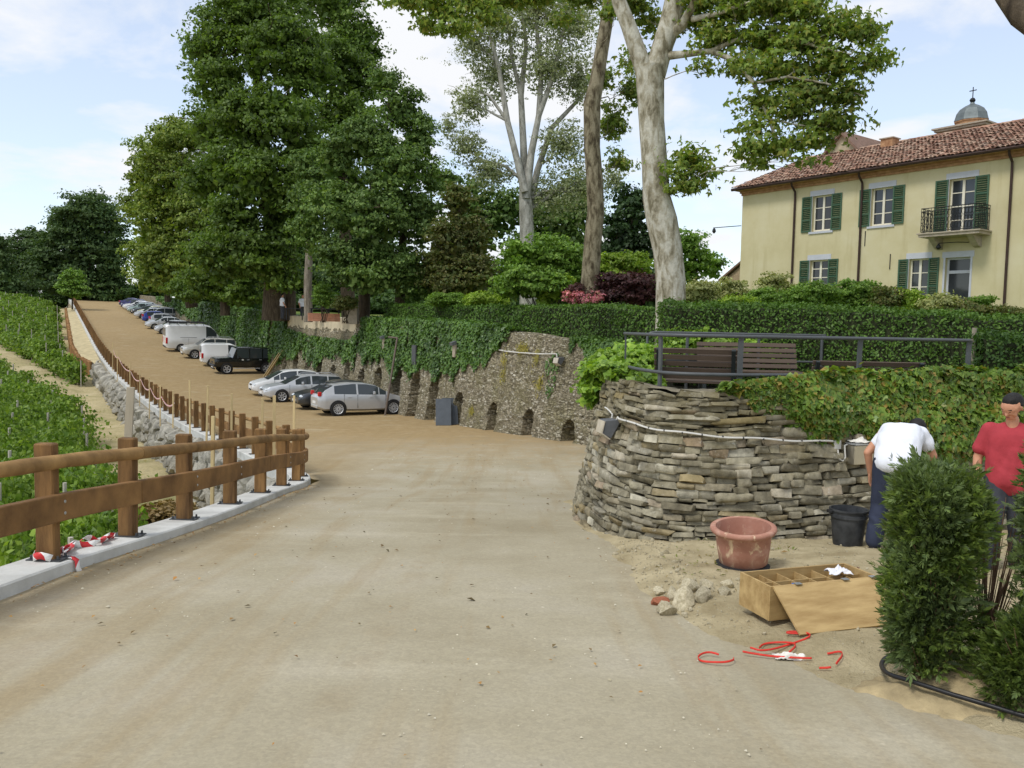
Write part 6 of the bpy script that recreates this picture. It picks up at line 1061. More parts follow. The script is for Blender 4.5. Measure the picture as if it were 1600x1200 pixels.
CARS = [('hatch', 'silver', 20.0, 5.35, 1, 'silver_hatchback', 'silver hatchback with many-spoked wheels, nearest of the parked cars', 'car'), ('sedan', 'grey', 23.5, 5.3, -1, 'dark_car', 'dark grey car half hidden behind the nearest silver hatchback', 'car'),
        ('estate', 'light', 28.2, 4.75, -1, 'estate_car', 'silver estate car facing the fence, beside the white hatchback', 'car'), ('hatch', 'white', 31.6, 4.9, -1, 'white_hatchback', 'white car parked behind the silver estate', 'car'),
        ('offroad', 'black', 46.3, 5.2, -1, 'off_road_car', 'boxy black off-road car facing out of its space', 'car'), ('smallvan', 'white', 51.4, 5.2, 1, 'small_van', 'small white delivery van behind the black off-roader', 'van'),
        ('suv', 'champ', 57.6, 4.6, -1, 'silver_suv', 'silver off-road estate between the two white vans', 'car'), ('van', 'white', 63.4, 3.9, 1, 'panel_van', 'tall white panel van with a black roof rack', 'van'),
        ('small', 'light', 79.6, 5.2, -1, 'far_car', 'pale silver car just beyond the tall white van', 'car'), ('sedan', 'light', 85.4, 4.8, -1, 'far_car', 'light silver car, second beyond the tall white van', 'car'), ('small', 'silver', 89.6, 5.6, 1, 'far_car', 'silver car with red tail light before the blue car', 'car'), ('small', 'blue', 93.6, 5.2, 1, 'far_car', 'bright blue small car in the far row', 'car'),
        ('suv', 'silver', 97.4, 5.6, -1, 'far_car', 'taller silver car directly behind the bright blue one', 'car'), ('sedan', 'light', 101.5, 5.0, -1, 'far_car', 'pale silver saloon before the cream car', 'car'), ('hatch', 'cream', 104.8, 5.6, -1, 'far_car', 'cream coloured car in the far row', 'car'), ('estate', 'grey', 108., 5.2, -1, 'far_car', 'dark estate car behind the cream one', 'car'),
        ('small', 'mint', 111.2, 4.9, -1, 'far_car', 'greenish silver car in the far row', 'car'), ('hatch', 'silver', 114.6, 5.0, -1, 'far_car', 'silver hatchback behind the greenish one', 'car'), ('sedan', 'white', 118., 4.8, -1, 'far_car', 'white car third from the uphill end of the row', 'car'), ('small', 'navy', 121.6, 4.8, -1, 'far_car', 'dark navy car second from the uphill end', 'car'), ('sedan', 'navy', 125.2, 4.8, 1, 'far_car', 'last parked car at the uphill end, bluish', 'car')]
for kind, colr, s_, ne, head, nm_, lbl, cat in CARS:
    sp = SP[kind]
    if kind not in PROTO: root = vehicle(nm_, CP_[colr], sp); PROTO[kind] = (root, colr)
    else:
        src, c0 = PROTO[kind]; root = copy_tree(src); root.name = nm_
        if c0 != colr:
            for ch in root.children:
                if ch.data and ch.data.materials and ch.data.materials[0] == CP_[c0]: ch.material_slots[0].link = 'OBJECT'; ch.material_slots[0].material = CP_[colr]
    nC = ne+sp['L']/2+(.3 if s_ < 70 else 0); x, y = xy(s_-(.8 if s_ < 70 else 0), nC); d = np.array((UY, -UX))*head; e = 1.2; q = np.array((x, y)); sl_ = math.atan2(float(zg(*(q+d*e))-zg(*(q-d*e))), 2*e); t_ = np.array((-d[1], d[0])); rl = math.atan2(float(zg(*(q+t_*.7))-zg(*(q-t_*.7))), 1.4)
    root.location = (x, y, float(zg(x, y))+.012); root.rotation_euler = (rl, -sl_, math.atan2(d[1], d[0])+random.Random(lbl).uniform(-.05, .05)); tag(root, lbl, cat, 'vehicles parked along the wall')
    if kind == 'van':
        rk = MB(); 
        for k in range(5): rk.tube([(-2.5+k*.72, -.86, 2.40), (-2.5+k*.72, -.84, 2.58), (-2.5+k*.72, .84, 2.58), (-2.5+k*.72, .86, 2.40)], .025, 6)
        for yy in (-.8, -.4, 0, .4, .8): rk.tube([(-2.7, yy, 2.62), (.6, yy, 2.62)], .02, 6)
        rk.build('roof_rack', BLACKP, root); MB().box((0, 0, 0), (1.4, .02, .03)).build('sliding_rail', BLACKP, root, (-.9, -.985, 1.30))
    if kind == 'offroad':
        sw = MB().lathe([(0, .0), (.36, .0), (.38, .06), (.36, .2), (0, .2)], 24, (-2.5, .1, 1.05), ax='x').build('spare_wheel', RUBBER, root, sm_=40); MB().box((0, 0, 0), (.14, .012, .10)).build('sticker', PLATE, root, (.3, .893, 1.03)); MB().tube([(2.28, -.7, .55), (2.36, -.6, .62), (2.36, .6, .62), (2.28, .7, .55)], .035, 8).build('bull_bar', STEEL, root); MB().box((0, 0, 0), (.18, 1.72, .18)).build('front_bumper', BLACKP, root, (2.24, 0, .60), bev=.03)
# ---------------------------------------------------------------- bastion railing and benches
def proj(P): q = CR.T @ (np.array(P, float)-CP); return 800+FPX*q[0]/-q[2], 600-FPX*q[1]/-q[2]
def d_at_u(u, z, out=-.22, lo=None):
    ds = np.arange(d0 if lo is None else lo, d1+1.5, .02); P, n = bast(ds, np.full(len(ds), z), out); us = np.array([proj((p[0], p[1], z))[0] for p in P]); return float(ds[np.argmin(np.abs(us-u))])
RAILM = M('rail_grey', srgb(84, 87, 88), .5, .12, 6, metal=.2, spec=.4)
dmin = BD[int(np.argmin(np.hypot(BL[:, 0]-.95, BL[:, 1]-10.8)))]
dA = dmin-.9; dB = d_at_u(1037, 1.3, lo=dmin); dC = d_at_u(1153, 1.3, lo=dmin); dD = d_at_u(1338, 1.3, lo=dmin); dE = d_at_u(1508, 1.3, lo=dmin)
pA, _ = bast(dB, 1.0, -.22); rail = empty('terrace_railing', (pA[0], pA[1], .95), 0, 'grey steel pipe railing around the bench terrace on the bastion', 'railing'); o3 = np.array(rail.location)
def rp(d, z, out=-.22): p, n = bast(d, 1.0, out); return np.array((p[0], p[1], z))-o3
for zz1, nm_ in ((1.60, 'top_rail'), (1.16, 'lower_rail')): MB().tube([rp(d, zz1) for d in np.linspace(dA, dE, 40)], .021, 10).build(nm_, RAILM, rail, sm_=60)
for d in (dA, dB, dC, dD, dE):
    p, n = bast(d, 1.0, -.22); an = math.atan2(n[1], n[0]); pts = [rp(d, .6, -.24), rp(d, 1.45, -.24), rp(d, 1.55, -.235), rp(d, 1.60, -.22)]
    o = MB(); w_ = .030
    t_ = np.array((-n[1], n[0], 0)); n3 = np.array((n[0], n[1], 0))
    for a, b in zip(pts[:-1], pts[1:]): o.add([a-t_*w_-n3*.012, a+t_*w_-n3*.012, a+t_*w_+n3*.012, a-t_*w_+n3*.012, b-t_*w_-n3*.012, b+t_*w_-n3*.012, b+t_*w_+n3*.012, b-t_*w_+n3*.012], [(0, 1, 5, 4), (1, 2, 6, 5), (2, 3, 7, 6), (3, 0, 4, 7), (0, 3, 2, 1), (4, 5, 6, 7)])
    o.build('post', RAILM, rail)
bk0 = rp(dA, 1.60)+o3; bk1 = at(1290, 524, 14.0); bk1 = np.array((bk1[0], bk1[1], 1.62)); c1 = at(1012, 514, 13.6); c1 = np.array((c1[0], c1[1], 1.62)); br = empty('terrace_railing', (c1[0], c1[1], .9), 0, 'second grey pipe railing along the back of the bench terrace', 'railing'); o4 = np.array(br.location)
MB().tube([c1-o4+(.02, .0, -.62), c1-o4+(0, 0, -.08), c1-o4+(.05, 0, -.01), c1-o4+(.12, 0, 0), bk1-o4], .022, 8).build('top_rail', RAILM, br, sm_=60); MB().tube([c1-o4+(0, 0, -.45), bk1-o4+(0, 0, -.45)], .018, 8).build('lower_rail', RAILM, br)
for q in (.22, .62, .98): p = c1*(1-q)+bk1*q; MB().tube([p-o4+(0, 0, -1.05), p-o4], .026, 8).build('post', RAILM, br)
SLAT = M('bench_slat', srgb(88, 74, 62), .7, .2, 3, .2, 20, rnd=.1, stretch=(.6, 4, 4)); BEND = M('bench_iron', srgb(34, 40, 40), .55, .15, 8)
def bench(x, y, z, rz_, L_, label):
    root = empty('park_bench', (x, y, z), rz_, label, 'bench', 'benches on the bastion terrace')   # faces local -y
    for sx in (-1, 1):
        X_ = sx*(L_/2-.06); MB().prism([(-.28, 0), (-.20, 0), (-.10, .30), (.12, .30), (.22, 0), (.30, 0), (.19, .36), (.26, .60), (.36, .86), (.31, .88), (.20, .62), (.13, .41), (-.02, .385), (-.26, .43), (-.30, .40), (-.22, .34)], 'x', X_-.025, X_+.025).build('leg', BEND, root)
    for k in range(5): MB().box((0, 0, 0), (L_, .072, .03)).build('seat_slat', SLAT, root, (0, -.24+k*.085, .445-.012*math.sin(k*.8)), bev=.006)
    for k in range(5): o = MB().box((0, 0, 0), (L_, .028, .068)).build('back_slat', SLAT, root, (0, .155+k*.034, .52+k*.082), bev=.006); o.rotation_euler = (R(-20), 0, 0)
    return root
p = at(1170, 585, 12.9); bench(p[0], p[1], .60, R(-4), 1.55, 'brown slatted bench facing out at the back of the bastion terrace')
p = at(1088, 590, 10.75); bench(p[0], p[1], .55, R(180-16), 1.05, 'dark bench seen from behind at the curved wall edge')
p = at(1345, 585, 11.6); bench(p[0], p[1], .40, R(176), 1.5, 'slatted bench half hidden behind the ivy top')
# ---------------------------------------------------------------- cable, lamps and cabinet on the bastion
CABLE = M('cable_white', srgb(206, 204, 196), .6, .1, 8); LAMPG = M('lamp_grey', srgb(96, 98, 100), .6, .15, 8); DIFF = M('lamp_glass', srgb(190, 180, 160), .25, .2, 5, spec=.6)
dF = d_at_u(962, .4, .03, lo=dmin-1.2); dG = d_at_u(1296, .36, .03, lo=dmin)
def bp(d, z, out=.085): p, n = bast(d, z, out); return (p[0], p[1], z)
zc = lambda d: float(np.interp(d, [dF-.5, dF, dG], [.66, .60, .43]))
tag(MB().tube([bp(d, zc(d)+.006*math.sin(d*9), .085) for d in np.linspace(dF-.55, dF-.12, 6)]+[bp(dF-.10, zc(dF)-.06), bp(dF-.02, zc(dF)-.06)], .010, 6).build('conduit', CABLE), 'short white conduit running into the grey floodlight on the bastion', 'conduit')
cdt = empty('conduit', bp(dF+.2, .5), 0, 'long white conduit crossing the bastion stones to the junction box', 'conduit'); o5 = np.array(cdt.location)
MB().tube([np.array(bp(dF+.06, zc(dF)-.06))-o5, np.array(bp(dF+.10, zc(dF)+.0))-o5]+[np.array(bp(d, zc(d)+.008*math.sin(d*7)))-o5 for d in np.linspace(dF+.14, dG, 40)], .011, 6).build('pipe', CABLE, cdt)
for d in np.linspace(dF+.4, dG-.2, 12): MB().tube([np.array(bp(d-.008, zc(d)))-o5, np.array(bp(d+.008, zc(d)))-o5], .0145, 6).build('clip', M('clip', srgb(70, 70, 68), .7), cdt)
p, n = bast(dF, .5, .12); fl_ = empty('floodlight', (p[0], p[1], zc(dF)-.10), math.atan2(n[1], n[0])+math.pi/2, 'grey floodlight tilted down on the bastion face', 'lamp')
w_ = MB().prism([(-.10, .06), (.06, .07), (.08, .02), (-.02, -.16), (-.13, -.10)], 'x', -.105, .105).build('housing', LAMPG, fl_, bev=.008); MB().prism([(-.105, .05), (-.135, -.09), (-.03, -.165), (-.045, -.17), (-.15, -.095), (-.118, .055)], 'x', -.115, .115).build('glass', DIFF, fl_)
p, n = bast(dG+.08, .4, .05); jb = MB().box((0, 0, 0), (.10, .055, .10)).build('junction_box', CABLE, None, (p[0], p[1], .39), bev=.006); jb.rotation_euler = (0, 0, math.atan2(n[1], n[0])+math.pi/2); tag(jb, 'small white junction box at the end of the long conduit', 'junction box')
tag(MB().tube([bp(dG+.06, .34), bp(dG+.06, .24), bp(dG+.11, .21), bp(dG+.16, .25), bp(dG+.17, .38), bp(dG+.24, .40)], .010, 6).build('cable_loop', CABLE), 'looped white cable hanging under the junction box', 'cable')
dH = d_at_u(1342, .36, .1, lo=dmin); p, n = bast(dH, .32, .10); an = math.atan2(n[1], n[0])+math.pi/2; cb = empty('steel_cabinet', (p[0], p[1], .16), an, 'stainless steel box fixed to the bastion beside the man in white', 'cabinet')
MB().box((0, 0, .12), (.29, .16, .22)).build('body', M('stainless', srgb(206, 200, 184), .28, .1, 3, metal=.85), cb, bev=.006); MB().box((0, -.01, .245), (.31, .20, .014)).build('lid', M('stainless_lid', srgb(196, 198, 200), .35, .1, 3, metal=.6), cb)
RAGM = M('rag_cloth', srgb(226, 222, 212), .9, .12, 9)
def rag(name, c, sx, sy, h, label, cat, mat=RAGM, seed=0.):
    g_, q_ = np.meshgrid(np.linspace(-1, 1, 22), np.linspace(-1, 1, 18)); rr_ = np.hypot(g_, q_); ed_ = 1+.25*vnoise(g_*2+seed, q_*2); X_ = g_*sx*ed_+.2*sx*vnoise(g_*1.5, q_*1.5+seed, 3.); Y_ = q_*sy*ed_; Zr = h*np.clip(.35+.65*vnoise(g_*2.3+seed, q_*2.3, 1.)+.4*vnoise(g_*5, q_*5+seed), 0, 2)*np.clip(1.25-rr_*.8, 0, 1)+.004
    o = sheet(name, np.dstack([X_+c[0], Y_+c[1], Zr+c[2]]), mat, 'thing', label, cat); s_ = o.modifiers.new('t', 'SOLIDIFY'); s_.thickness = .004; return o
rag('rag', (p[0]+.02, p[1]-.02, .42), .13, .075, .05, 'white and yellow rag lying on the steel box', 'rag', seed=4.)
# ---------------------------------------------------------------- pot, bucket, crate, litter
def pot_mat():
    m, t, p_, o = node_mat('terracotta'); c = coords(t); k = ramp(t, noise(t, c, 5, 6, .65), [(.3, srgb(152, 104, 86)), (.6, srgb(172, 124, 104)), (.8, srgb(190, 150, 130))]); st = noise(t, coords(t, 'Object', (3.2, 3.2, 1.1)), 3.2, 5, .65, .6)
    k = mixc(t, ramp(t, st, [(.56, (0,)*3), (.64, (1,)*3)]), k, srgb(214, 190, 156)); k = mixc(t, mathn(t, 'MULTIPLY', ramp(t, noise(t, c, 11, 5), [(.5, (0,)*3), (.7, (1,)*3)]), .3), k, srgb(206, 176, 156)); t.links.new(k, p_.inputs['Base Color']); p_.inputs['Roughness'].default_value = .85; bump(t, p_, noise(t, c, 60, 4), .2, .005); return m
pz = float(dirt_z(2.15, 7.45))
tag(MB().lathe([(0, 0), (.24, 0), (.245, .022), (.225, .03), (0, .03)], 24).build('pot_tray', BLACKP, None, (2.14, 7.43, pz+.005), 40), 'flat black tray under the terracotta pot', 'tray')
pt = MB().lathe([(0, .0), (.205, 0), (.215, .01), (.236, .18), (.248, .31), (.255, .318), (.258, .345), (.285, .352), (.296, .375), (.292, .40), (.275, .412), (.245, .405), (.238, .36), (.222, .15), (.2, .05), (0, .045)], 48).build('terracotta_pot', pot_mat(), None, (2.15, 7.44, pz+.045), 50); pt.rotation_euler = (R(5), R(-3.5), 0); pt.scale = (1, 1, .84); tag(pt, 'large empty terracotta pot with chalky stains on a black tray', 'pot')
bz_ = float(dirt_z(3.66, 8.72)); bu = MB().lathe([(0, 0), (.145, 0), (.15, .02), (.178, .30), (.192, .305), (.192, .335), (.184, .34), (.187, .37), (.200, .375), (.200, .392), (.182, .392), (.168, .3), (.14, .03), (0, .03)], 36).build('plastic_bucket', M('bucket_black', srgb(40, 43, 46), .55, .35, 7, col2=srgb(74, 76, 78)), None, (3.62, 8.70, bz_), 45); tag(bu, 'black plastic bucket standing against the bastion', 'bucket')
for sx in (-1, 1): MB().box((0, 0, 0), (.035, .09, .03)).build('lug', BLACKP, bu, (sx*.205, 0, .36), bev=.006)
PLY = M('plywood', srgb(176, 142, 88), .75, .3, 2.2, .3, 30, col2=srgb(196, 168, 116), stretch=(1, 5, 5)); PLY2 = M('plywood_edge', srgb(176, 130, 74), .8, .25, 3)
cA = np.array((1.80, 5.56)); ca = math.atan2(.28, .84); cz = float(dirt_z(2.2, 5.75))+.0; crate = empty('wooden_crate', (cA[0], cA[1], cz), ca, 'low plywood crate with compartments and its lid hanging open', 'crate'); Lc, Wc, Hc, th_ = .92, .36, .25, .016
MB().b2(0, Lc, 0, th_, .01, Hc).build('front_board', PLY, crate); MB().b2(0, Lc, Wc-th_, Wc, .01, Hc).build('back_board', PLY, crate); MB().b2(-.001, th_, th_, Wc-th_, .01, Hc).build('end_board', PLY, crate); MB().b2(Lc-th_, Lc+.001, th_, Wc-th_, .01, Hc).build('end_board', PLY, crate); MB().b2(th_, Lc-th_, th_, Wc-th_, .01, .024).build('bottom_board', PLY2, crate)
for k in range(1, 6): MB().b2(Lc*k/6-.004, Lc*k/6+.004, th_, Wc-th_, .024, Hc-.03).build('divider', PLY, crate)
MB().b2(th_, Lc-th_, Wc*.5-.004, Wc*.5+.004, .024, Hc-.032).build('divider', PLY, crate)
ld = MB().box((.44, -.19, -.008), (Lc-.02, .38, .014)).build('lid', PLY, crate, (.03, -.004, Hc+.004)); ld.rotation_euler = (R(37), 0, R(0))
for x_ in (.22, .62, .86): MB().box((0, 0, 0), (.05, .04, .004)).build('hinge', BOLT, crate, (x_, -.005, Hc+.008))
a_ = Vector((math.cos(ca), math.sin(ca))); b_ = Vector((-a_.y, a_.x))
def incr(x, y): v = Vector(cA)+a_*x+b_*y; return v.x, v.y
x_, y_ = incr(.30, .10); tag(MB().box((0, 0, 0), (.07, .05, .03)).build('blue_carton', M('blue_card', srgb(52, 104, 186), .6), None, (x_, y_, cz+Hc-.05), bev=.003), 'small blue packet lying in the crate', 'packet')
x_, y_ = incr(.74, .20); rag('plastic_bag', (x_, y_, cz+Hc-.02), .075, .05, .06, 'crumpled white plastic bag in the crate', 'bag', M('bag_white', srgb(232, 232, 236), .4, .08, 9), seed=9.)
REDS = M('strap_red', srgb(208, 54, 40), .5, .15, 8)
def ground_poly(pix, h=None):
    P = []
    for u_, v_ in pix: q = hit(u_, v_, zg); e_ = edge_dist(np.array(q[0]), np.array(q[1])); P.append((q[0], q[1], max(float(dirt_z(q[0], q[1])), float(zg(q[0], q[1])))+.012))
    P = np.array(P)
    for _ in range(2):
        Q = [P[0]]
        for a, b in zip(P[:-1], P[1:]): Q += [a*.75+b*.25, a*.25+b*.75]
        P = np.array(Q+[P[-1]])
    return P
for k, (pix, lbl) in enumerate(([[(1123, 1028), (1105, 1025), (1090, 1029), (1092, 1036), (1110, 1041), (1135, 1042), (1147, 1037), (1146, 1033)], 'curled red strap lying alone on the road'], [[(1172, 1018), (1190, 1024), (1225, 1016), (1275, 1013), (1240, 1005), (1222, 1006), (1262, 1010)], 'longest red strap looping in front of the crate'],
                                [[(1160, 1025), (1195, 1029), (1222, 1031), (1268, 1037)], 'straight red strap pointing at the white rag'], [[(1186, 1017), (1192, 1010), (1215, 1012), (1248, 1020), (1230, 1028)], 'small twisted red strap under the crate lid'], [[(1292, 1036), (1312, 1036), (1317, 1043), (1306, 1049)], 'short bent red strap right of the white rag'], [[(1280, 1049), (1292, 1052), (1298, 1053)], 'tiny red strap end at the road edge'])):
    P = ground_poly(pix); P[:, 2] += .008+.006*np.sin(np.arange(len(P))*.35+k); ribbon('packing_strap', P, .012, REDS, lbl, 'strap', (.0, .5, .6), 'red packing straps', True)
q = hit(1233, 1030, zg); rag('paper_rag', (q[0], q[1], max(float(dirt_z(q[0], q[1])), q[2])+.005), .085, .05, .045, 'crumpled white rag among the red straps', 'rag', seed=2.)
HOSE = M('hose_black', (.012, .012, .013), .45, .2, 10); P = ground_poly([(1400, 1048), (1382, 1050), (1374, 1062), (1384, 1080), (1420, 1095), (1470, 1110), (1530, 1124), (1600, 1140), (1680, 1160)]); P[:, 2] += .014+.10*np.exp(-((P[:, 0]-2.35)/.33)**2-((P[:, 1]-4.42)/.24)**2)+.10*np.exp(-((P[:, 0]-2.85)/.4)**2-((P[:, 1]-4.3)/.25)**2); tag(MB().tube([tuple(p_) for p_ in P], .013, 8).build('garden_hose', HOSE, None, None, 60), 'black hose lying round the foot of the thuja bushes', 'hose')
# weeds and clipped twigs on the verge
m = 900; x = RNG.uniform(1.3, 4.6, m); y = RNG.uniform(4.3, 8.9, m); k = (vnoise(x*2.2, y*2.2, 5.) > .35) & (edge_dist(x, y) > .12); x, y = x[k], y[k]; tag(leaf_obj('clippings', leaf_cards(np.c_[x, y, dirt_z(x, y)+.012], RNG.normal(0, .35, (len(x), 3))+np.array((0, 0, 1.)), .045, .35, .1), leaf_mat('clipping', [srgb(92, 112, 54), srgb(120, 128, 74), srgb(132, 112, 76)], .2)), 'scattered green clippings and dry twigs on the verge', None, None, 'stuff')
q = (2.85, 6.9); V = crown([(q[0], q[1], float(dirt_z(*q))+.03, .12, .07, .05)], .05, .05, 40, inner=.4, asp=.2); tag(leaf_obj('twig_tuft', V, leaf_mat('dry_tuft', [srgb(108, 72, 60), srgb(88, 66, 54)], .1)), 'small tuft of reddish dry twigs on the sand behind the crate', 'twigs')
# ---------------------------------------------------------------- things along the niche wall
def wallp(s_, z_, out=.06): x, y = xy(s_, wall_n(s_, z_)-out); return np.array((float(x), float(y), z_))
pts = [wallp(*wall_hit(u_, v_)) for u_, v_ in ((752, 544), (780, 549), (800, 551), (830, 553), (858, 553), (860, 561), (864, 563))]; tag(MB().tube([tuple(p_) for p_ in pts], .022, 6).build('conduit', CABLE), 'thin pale conduit along the top of the niche wall', 'conduit')
p = wallp(*wall_hit(868, 562), .16); fl2 = empty('floodlight', tuple(p), math.atan2(UX, -UY)+math.pi/2, 'small floodlight near the end of the niche wall', 'lamp'); MB().prism([(-.12, .07), (.08, .08), (.10, .02), (-.02, -.16), (-.14, -.10)], 'x', -.13, .13).build('housing', LAMPG, fl2); MB().prism([(-.126, .06), (-.16, -.10), (-.03, -.185), (-.045, -.20), (-.18, -.11), (-.14, .065)], 'x', -.14, .14).build('glass', DIFF, fl2)
s_, z_ = wall_hit(641, 555); p = wallp(s_, z_, .16); an = math.atan2(UX, -UY)+math.pi/2; o = empty('wall_hatch', tuple(p), an, 'dark metal hatch framed by the ivy', 'hatch'); MB().box((0, 0, 0), (.42, .06, .85)).build('panel', M('hatch_grey', srgb(78, 80, 82), .6, .2, 5), o); MB().box((0, .005, 0), (.50, .05, .93)).build('frame', STEEL, o)
for u_, v_, lbl in ((592, 530, 'stone lamp bracket showing through the ivy, near the leaning pole'), (703, 540, 'stone lamp bracket showing through the ivy, near the bare wall')):
    s_, z_ = wall_hit(u_, v_); p = wallp(s_, z_, .2); o = empty('lamp_bracket', tuple(p), an, lbl, 'lamp'); MB().box((0, 0, -.2), (.22, .12, .55)).build('stone', STN, o, bev=.02); MB().prism([(-.2, .12), (.02, .2), (.02, .05), (-.16, .0)], 'x', -.12, .12).build('lamp', LAMPG, o)
b = wallp(17.9, float(fS(17.9)), .75); t_ = wallp(*wall_hit(617, 528), .35); tag(MB().tube([tuple(b), tuple(t_), tuple(t_+np.array((-.55, .95, .02)))], .05, 8).build('leaning_pole', M('pole_rust', srgb(96, 84, 74), .8, .2, 6), None, None, 50), 'rusty upright pole with a short arm in front of the ivy', 'pole')
SL_ = M('slab_grey', srgb(86, 92, 98), .6, .15, 4)
for k, (du, lbl) in enumerate(((0, 'front one of the dark grey slabs leaning in a niche'), (.32, 'rear one of the dark grey slabs leaning in a niche'))):
    b = np.array(hit(693+k*6, 665, zg)); o = MB().box((0, 0, .55), (.62, .07, 1.10)).build('leaning_slab', SL_, None, (b[0]+du*.4, b[1]+du, float(zg(b[0], b[1]))+.0), bev=.01); o.rotation_euler = (R(-20+4*k), 0, R(8+14*k)); tag(o, lbl, 'slab', 'slabs leaning on the niche wall')
for k, lbl in enumerate(('left plank of the pair leaning on the ivy wall', 'right plank of the pair leaning on the ivy wall')):
    s_, n_ = 42.6-k*.5, 8.6; b = np.array((*xy(s_, n_), 0.)); b[2] = float(zg(b[0], b[1])); t_ = np.array((*xy(s_-1.3, 9.75), b[2]+2.3)); d_ = Vector(t_-b); o = MB().box((0, 0, d_.length/2), (.22, .05, d_.length)).build('leaning_plank', PALE, None, tuple(b)); o.rotation_euler = d_.to_track_quat('Z', 'Y').to_euler(); tag(o, lbl, 'plank', 'planks leaning on the wall')
p = np.array((*xy(34.5, 8.3), 0.)); p[2] = float(zg(p[0], p[1])); bl = empty('blue_bin', tuple(p), .4, 'blue plastic bin standing by the wall behind the white car', 'bin'); MB().box((0, 0, .55), (.6, .6, 1.1), None, 1.12).build('body', M('blue_plastic', srgb(40, 120, 200), .5), bl, bev=.03); MB().box((0, 0, 1.14), (.72, .72, .07)).build('lid', M('blue_plastic', srgb(40, 120, 200)), bl, bev=.02)
# pale parapet and terrace clutter
mb = MB(); q = [(s_, float(wall_n(s_, wall_top(s_)))) for s_ in np.linspace(26.2, 41, 16)]; prof_ = [(-.10, -.75), (-.12, .12), (.35, .16), (.35, -.3)]; R_ = []
for s_, n_ in q:
    for a, h in prof_: x, y = xy(s_, n_+a); R_.append((x, y, float(wall_top(s_))+h-.05))
mb.add(R_, [tuple((i*4+k, i*4+(k+1) % 4, i*4+4+(k+1) % 4, i*4+4+k)) for i in range(len(q)-1) for k in range(4)]+[(0, 1, 2, 3), (len(q)*4-4, len(q)*4-3, len(q)*4-2, len(q)*4-1)])
tag(mb.build('parapet', M('parapet_render', srgb(196, 184, 156), .9, .2, 2, .3, 20)), 'pale rendered parapet on the wall top below the terrace tables', 'parapet')
DARKF = M('furniture_black', srgb(34, 36, 38), .6, .15, 8)
for k, (u_, Y_, lbl) in enumerate(((462, 55, 'black terrace table left of the slender trunk'), (500, 51, 'black terrace table right of the slender trunk'), (520, 50, 'black terrace table nearest the hedge end'))):
    g_ = gnd(u_, Y_)+np.array((0, 0, .1)); t_ = empty('terrace_table', tuple(g_), .3*k, lbl, 'table', 'tables on the terrace'); MB().box((0, 0, .74), (1.2, .8, .05)).build('table_top', DARKF, t_, bev=.01)
    for sx in (-1, 1):
        for sy in (-1, 1): MB().box((sx*.52, sy*.33, .36), (.06, .06, .72)).build('leg', DARKF, t_)
g_ = gnd(508, 47); bp_ = empty('brick_stack', tuple(g_), .4, 'low stack of pink bricks at the parapet end', 'bricks')
for k in range(24): MB().box((0, 0, 0), (.29, .14, .11)).build('brick', M('brick_pink', srgb(196, 140, 112), .9, .2, 5, rnd=.1), bp_, ((k % 6)*.30-.8, .02*(k//6), .16+.115*(k//6)))
for u_, Y_, lbl in ((551, 45, 'pale stone block at the end of the long hedge'),):
    g_ = gnd(u_, Y_); tag(MB().box((0, 0, .5), (.6, .5, 1.0)).build('stone_block', STN, None, tuple(g_), bev=.03), lbl, 'block')
g_ = at(1383, 560, 11.4); tag(MB().tube([(0, 0, 0), (0, 0, 1.15)], .03, 8).build('garden_post', GREY, None, (at(1520, 560, 11.3)[0], 11.3, .62)), 'thin wooden post between right rail end and dark hedge', 'post')
# ---------------------------------------------------------------- people
def cap(mb, a, b, ra, rb, seg=12, rings=4):
    a, b = Vector(a), Vector(b); d = b-a; L_ = d.length; d = d.normalized() if L_ > 1e-6 else Vector((0, 0, 1)); pts, rr_ = [], []
    for i in range(rings+1): t_ = math.pi/2*(1-i/rings); pts.append(a-d*ra*math.sin(t_)); rr_.append(max(ra*math.cos(t_), .0005))
    for i in range(rings+1): t_ = math.pi/2*i/rings; pts.append(b+d*rb*math.sin(t_)); rr_.append(max(rb*math.cos(t_), .0005))
    if (pts[rings]-pts[rings+1]).length < 1e-5: pts.pop(rings); rr_.pop(rings)
    mb.tube(pts, rr_, seg)
def fused(name, caps, mat, vox, parent, smooth_n=6, extra=None, stretch=None):
    mb = MB()
    for c in caps: cap(mb, *c)
    me = mb.mesh('tmp', fix=False); o = bpy.data.objects.new('tmp', me); COL.objects.link(o); r_ = o.modifiers.new('r', 'REMESH'); r_.mode = 'VOXEL'; r_.voxel_size = vox; s_ = o.modifiers.new('s', 'SMOOTH'); s_.iterations = smooth_n; s_.factor = .5
    bpy.context.view_layer.update(); nm = bpy.data.meshes.new_from_object(o.evaluated_get(bpy.context.evaluated_depsgraph_get())); bpy.data.objects.remove(o); bpy.data.meshes.remove(me)
    if extra: extra(nm)
    smooth_all(nm); nm.name = name; nm.materials.clear(); nm.materials.append(mat); return link(name, nm, None, parent)
def folds(amp):
    def fn(me):
        n = len(me.vertices); co_ = np.zeros(n*3, np.float32); me.vertices.foreach_get('co', co_); nr = np.zeros(n*3, np.float32); me.vertices.foreach_get('normal', nr); c = co_.reshape(-1, 3).astype(float); q = c[:, 0]*7+c[:, 2]*9
        d = vnoise(q+2*vnoise(c[:, 0]*4, c[:, 1]*4, c[:, 2]*4), c[:, 1]*7, c[:, 2]*3-c[:, 0]*5)+.5*vnoise(c[:, 0]*22, c[:, 1]*22, c[:, 2]*13); c += nr.reshape(-1, 3)*(amp*d)[:, None]; me.vertices.foreach_set('co', c.ravel().astype(np.float32)); me.update()
    return fn
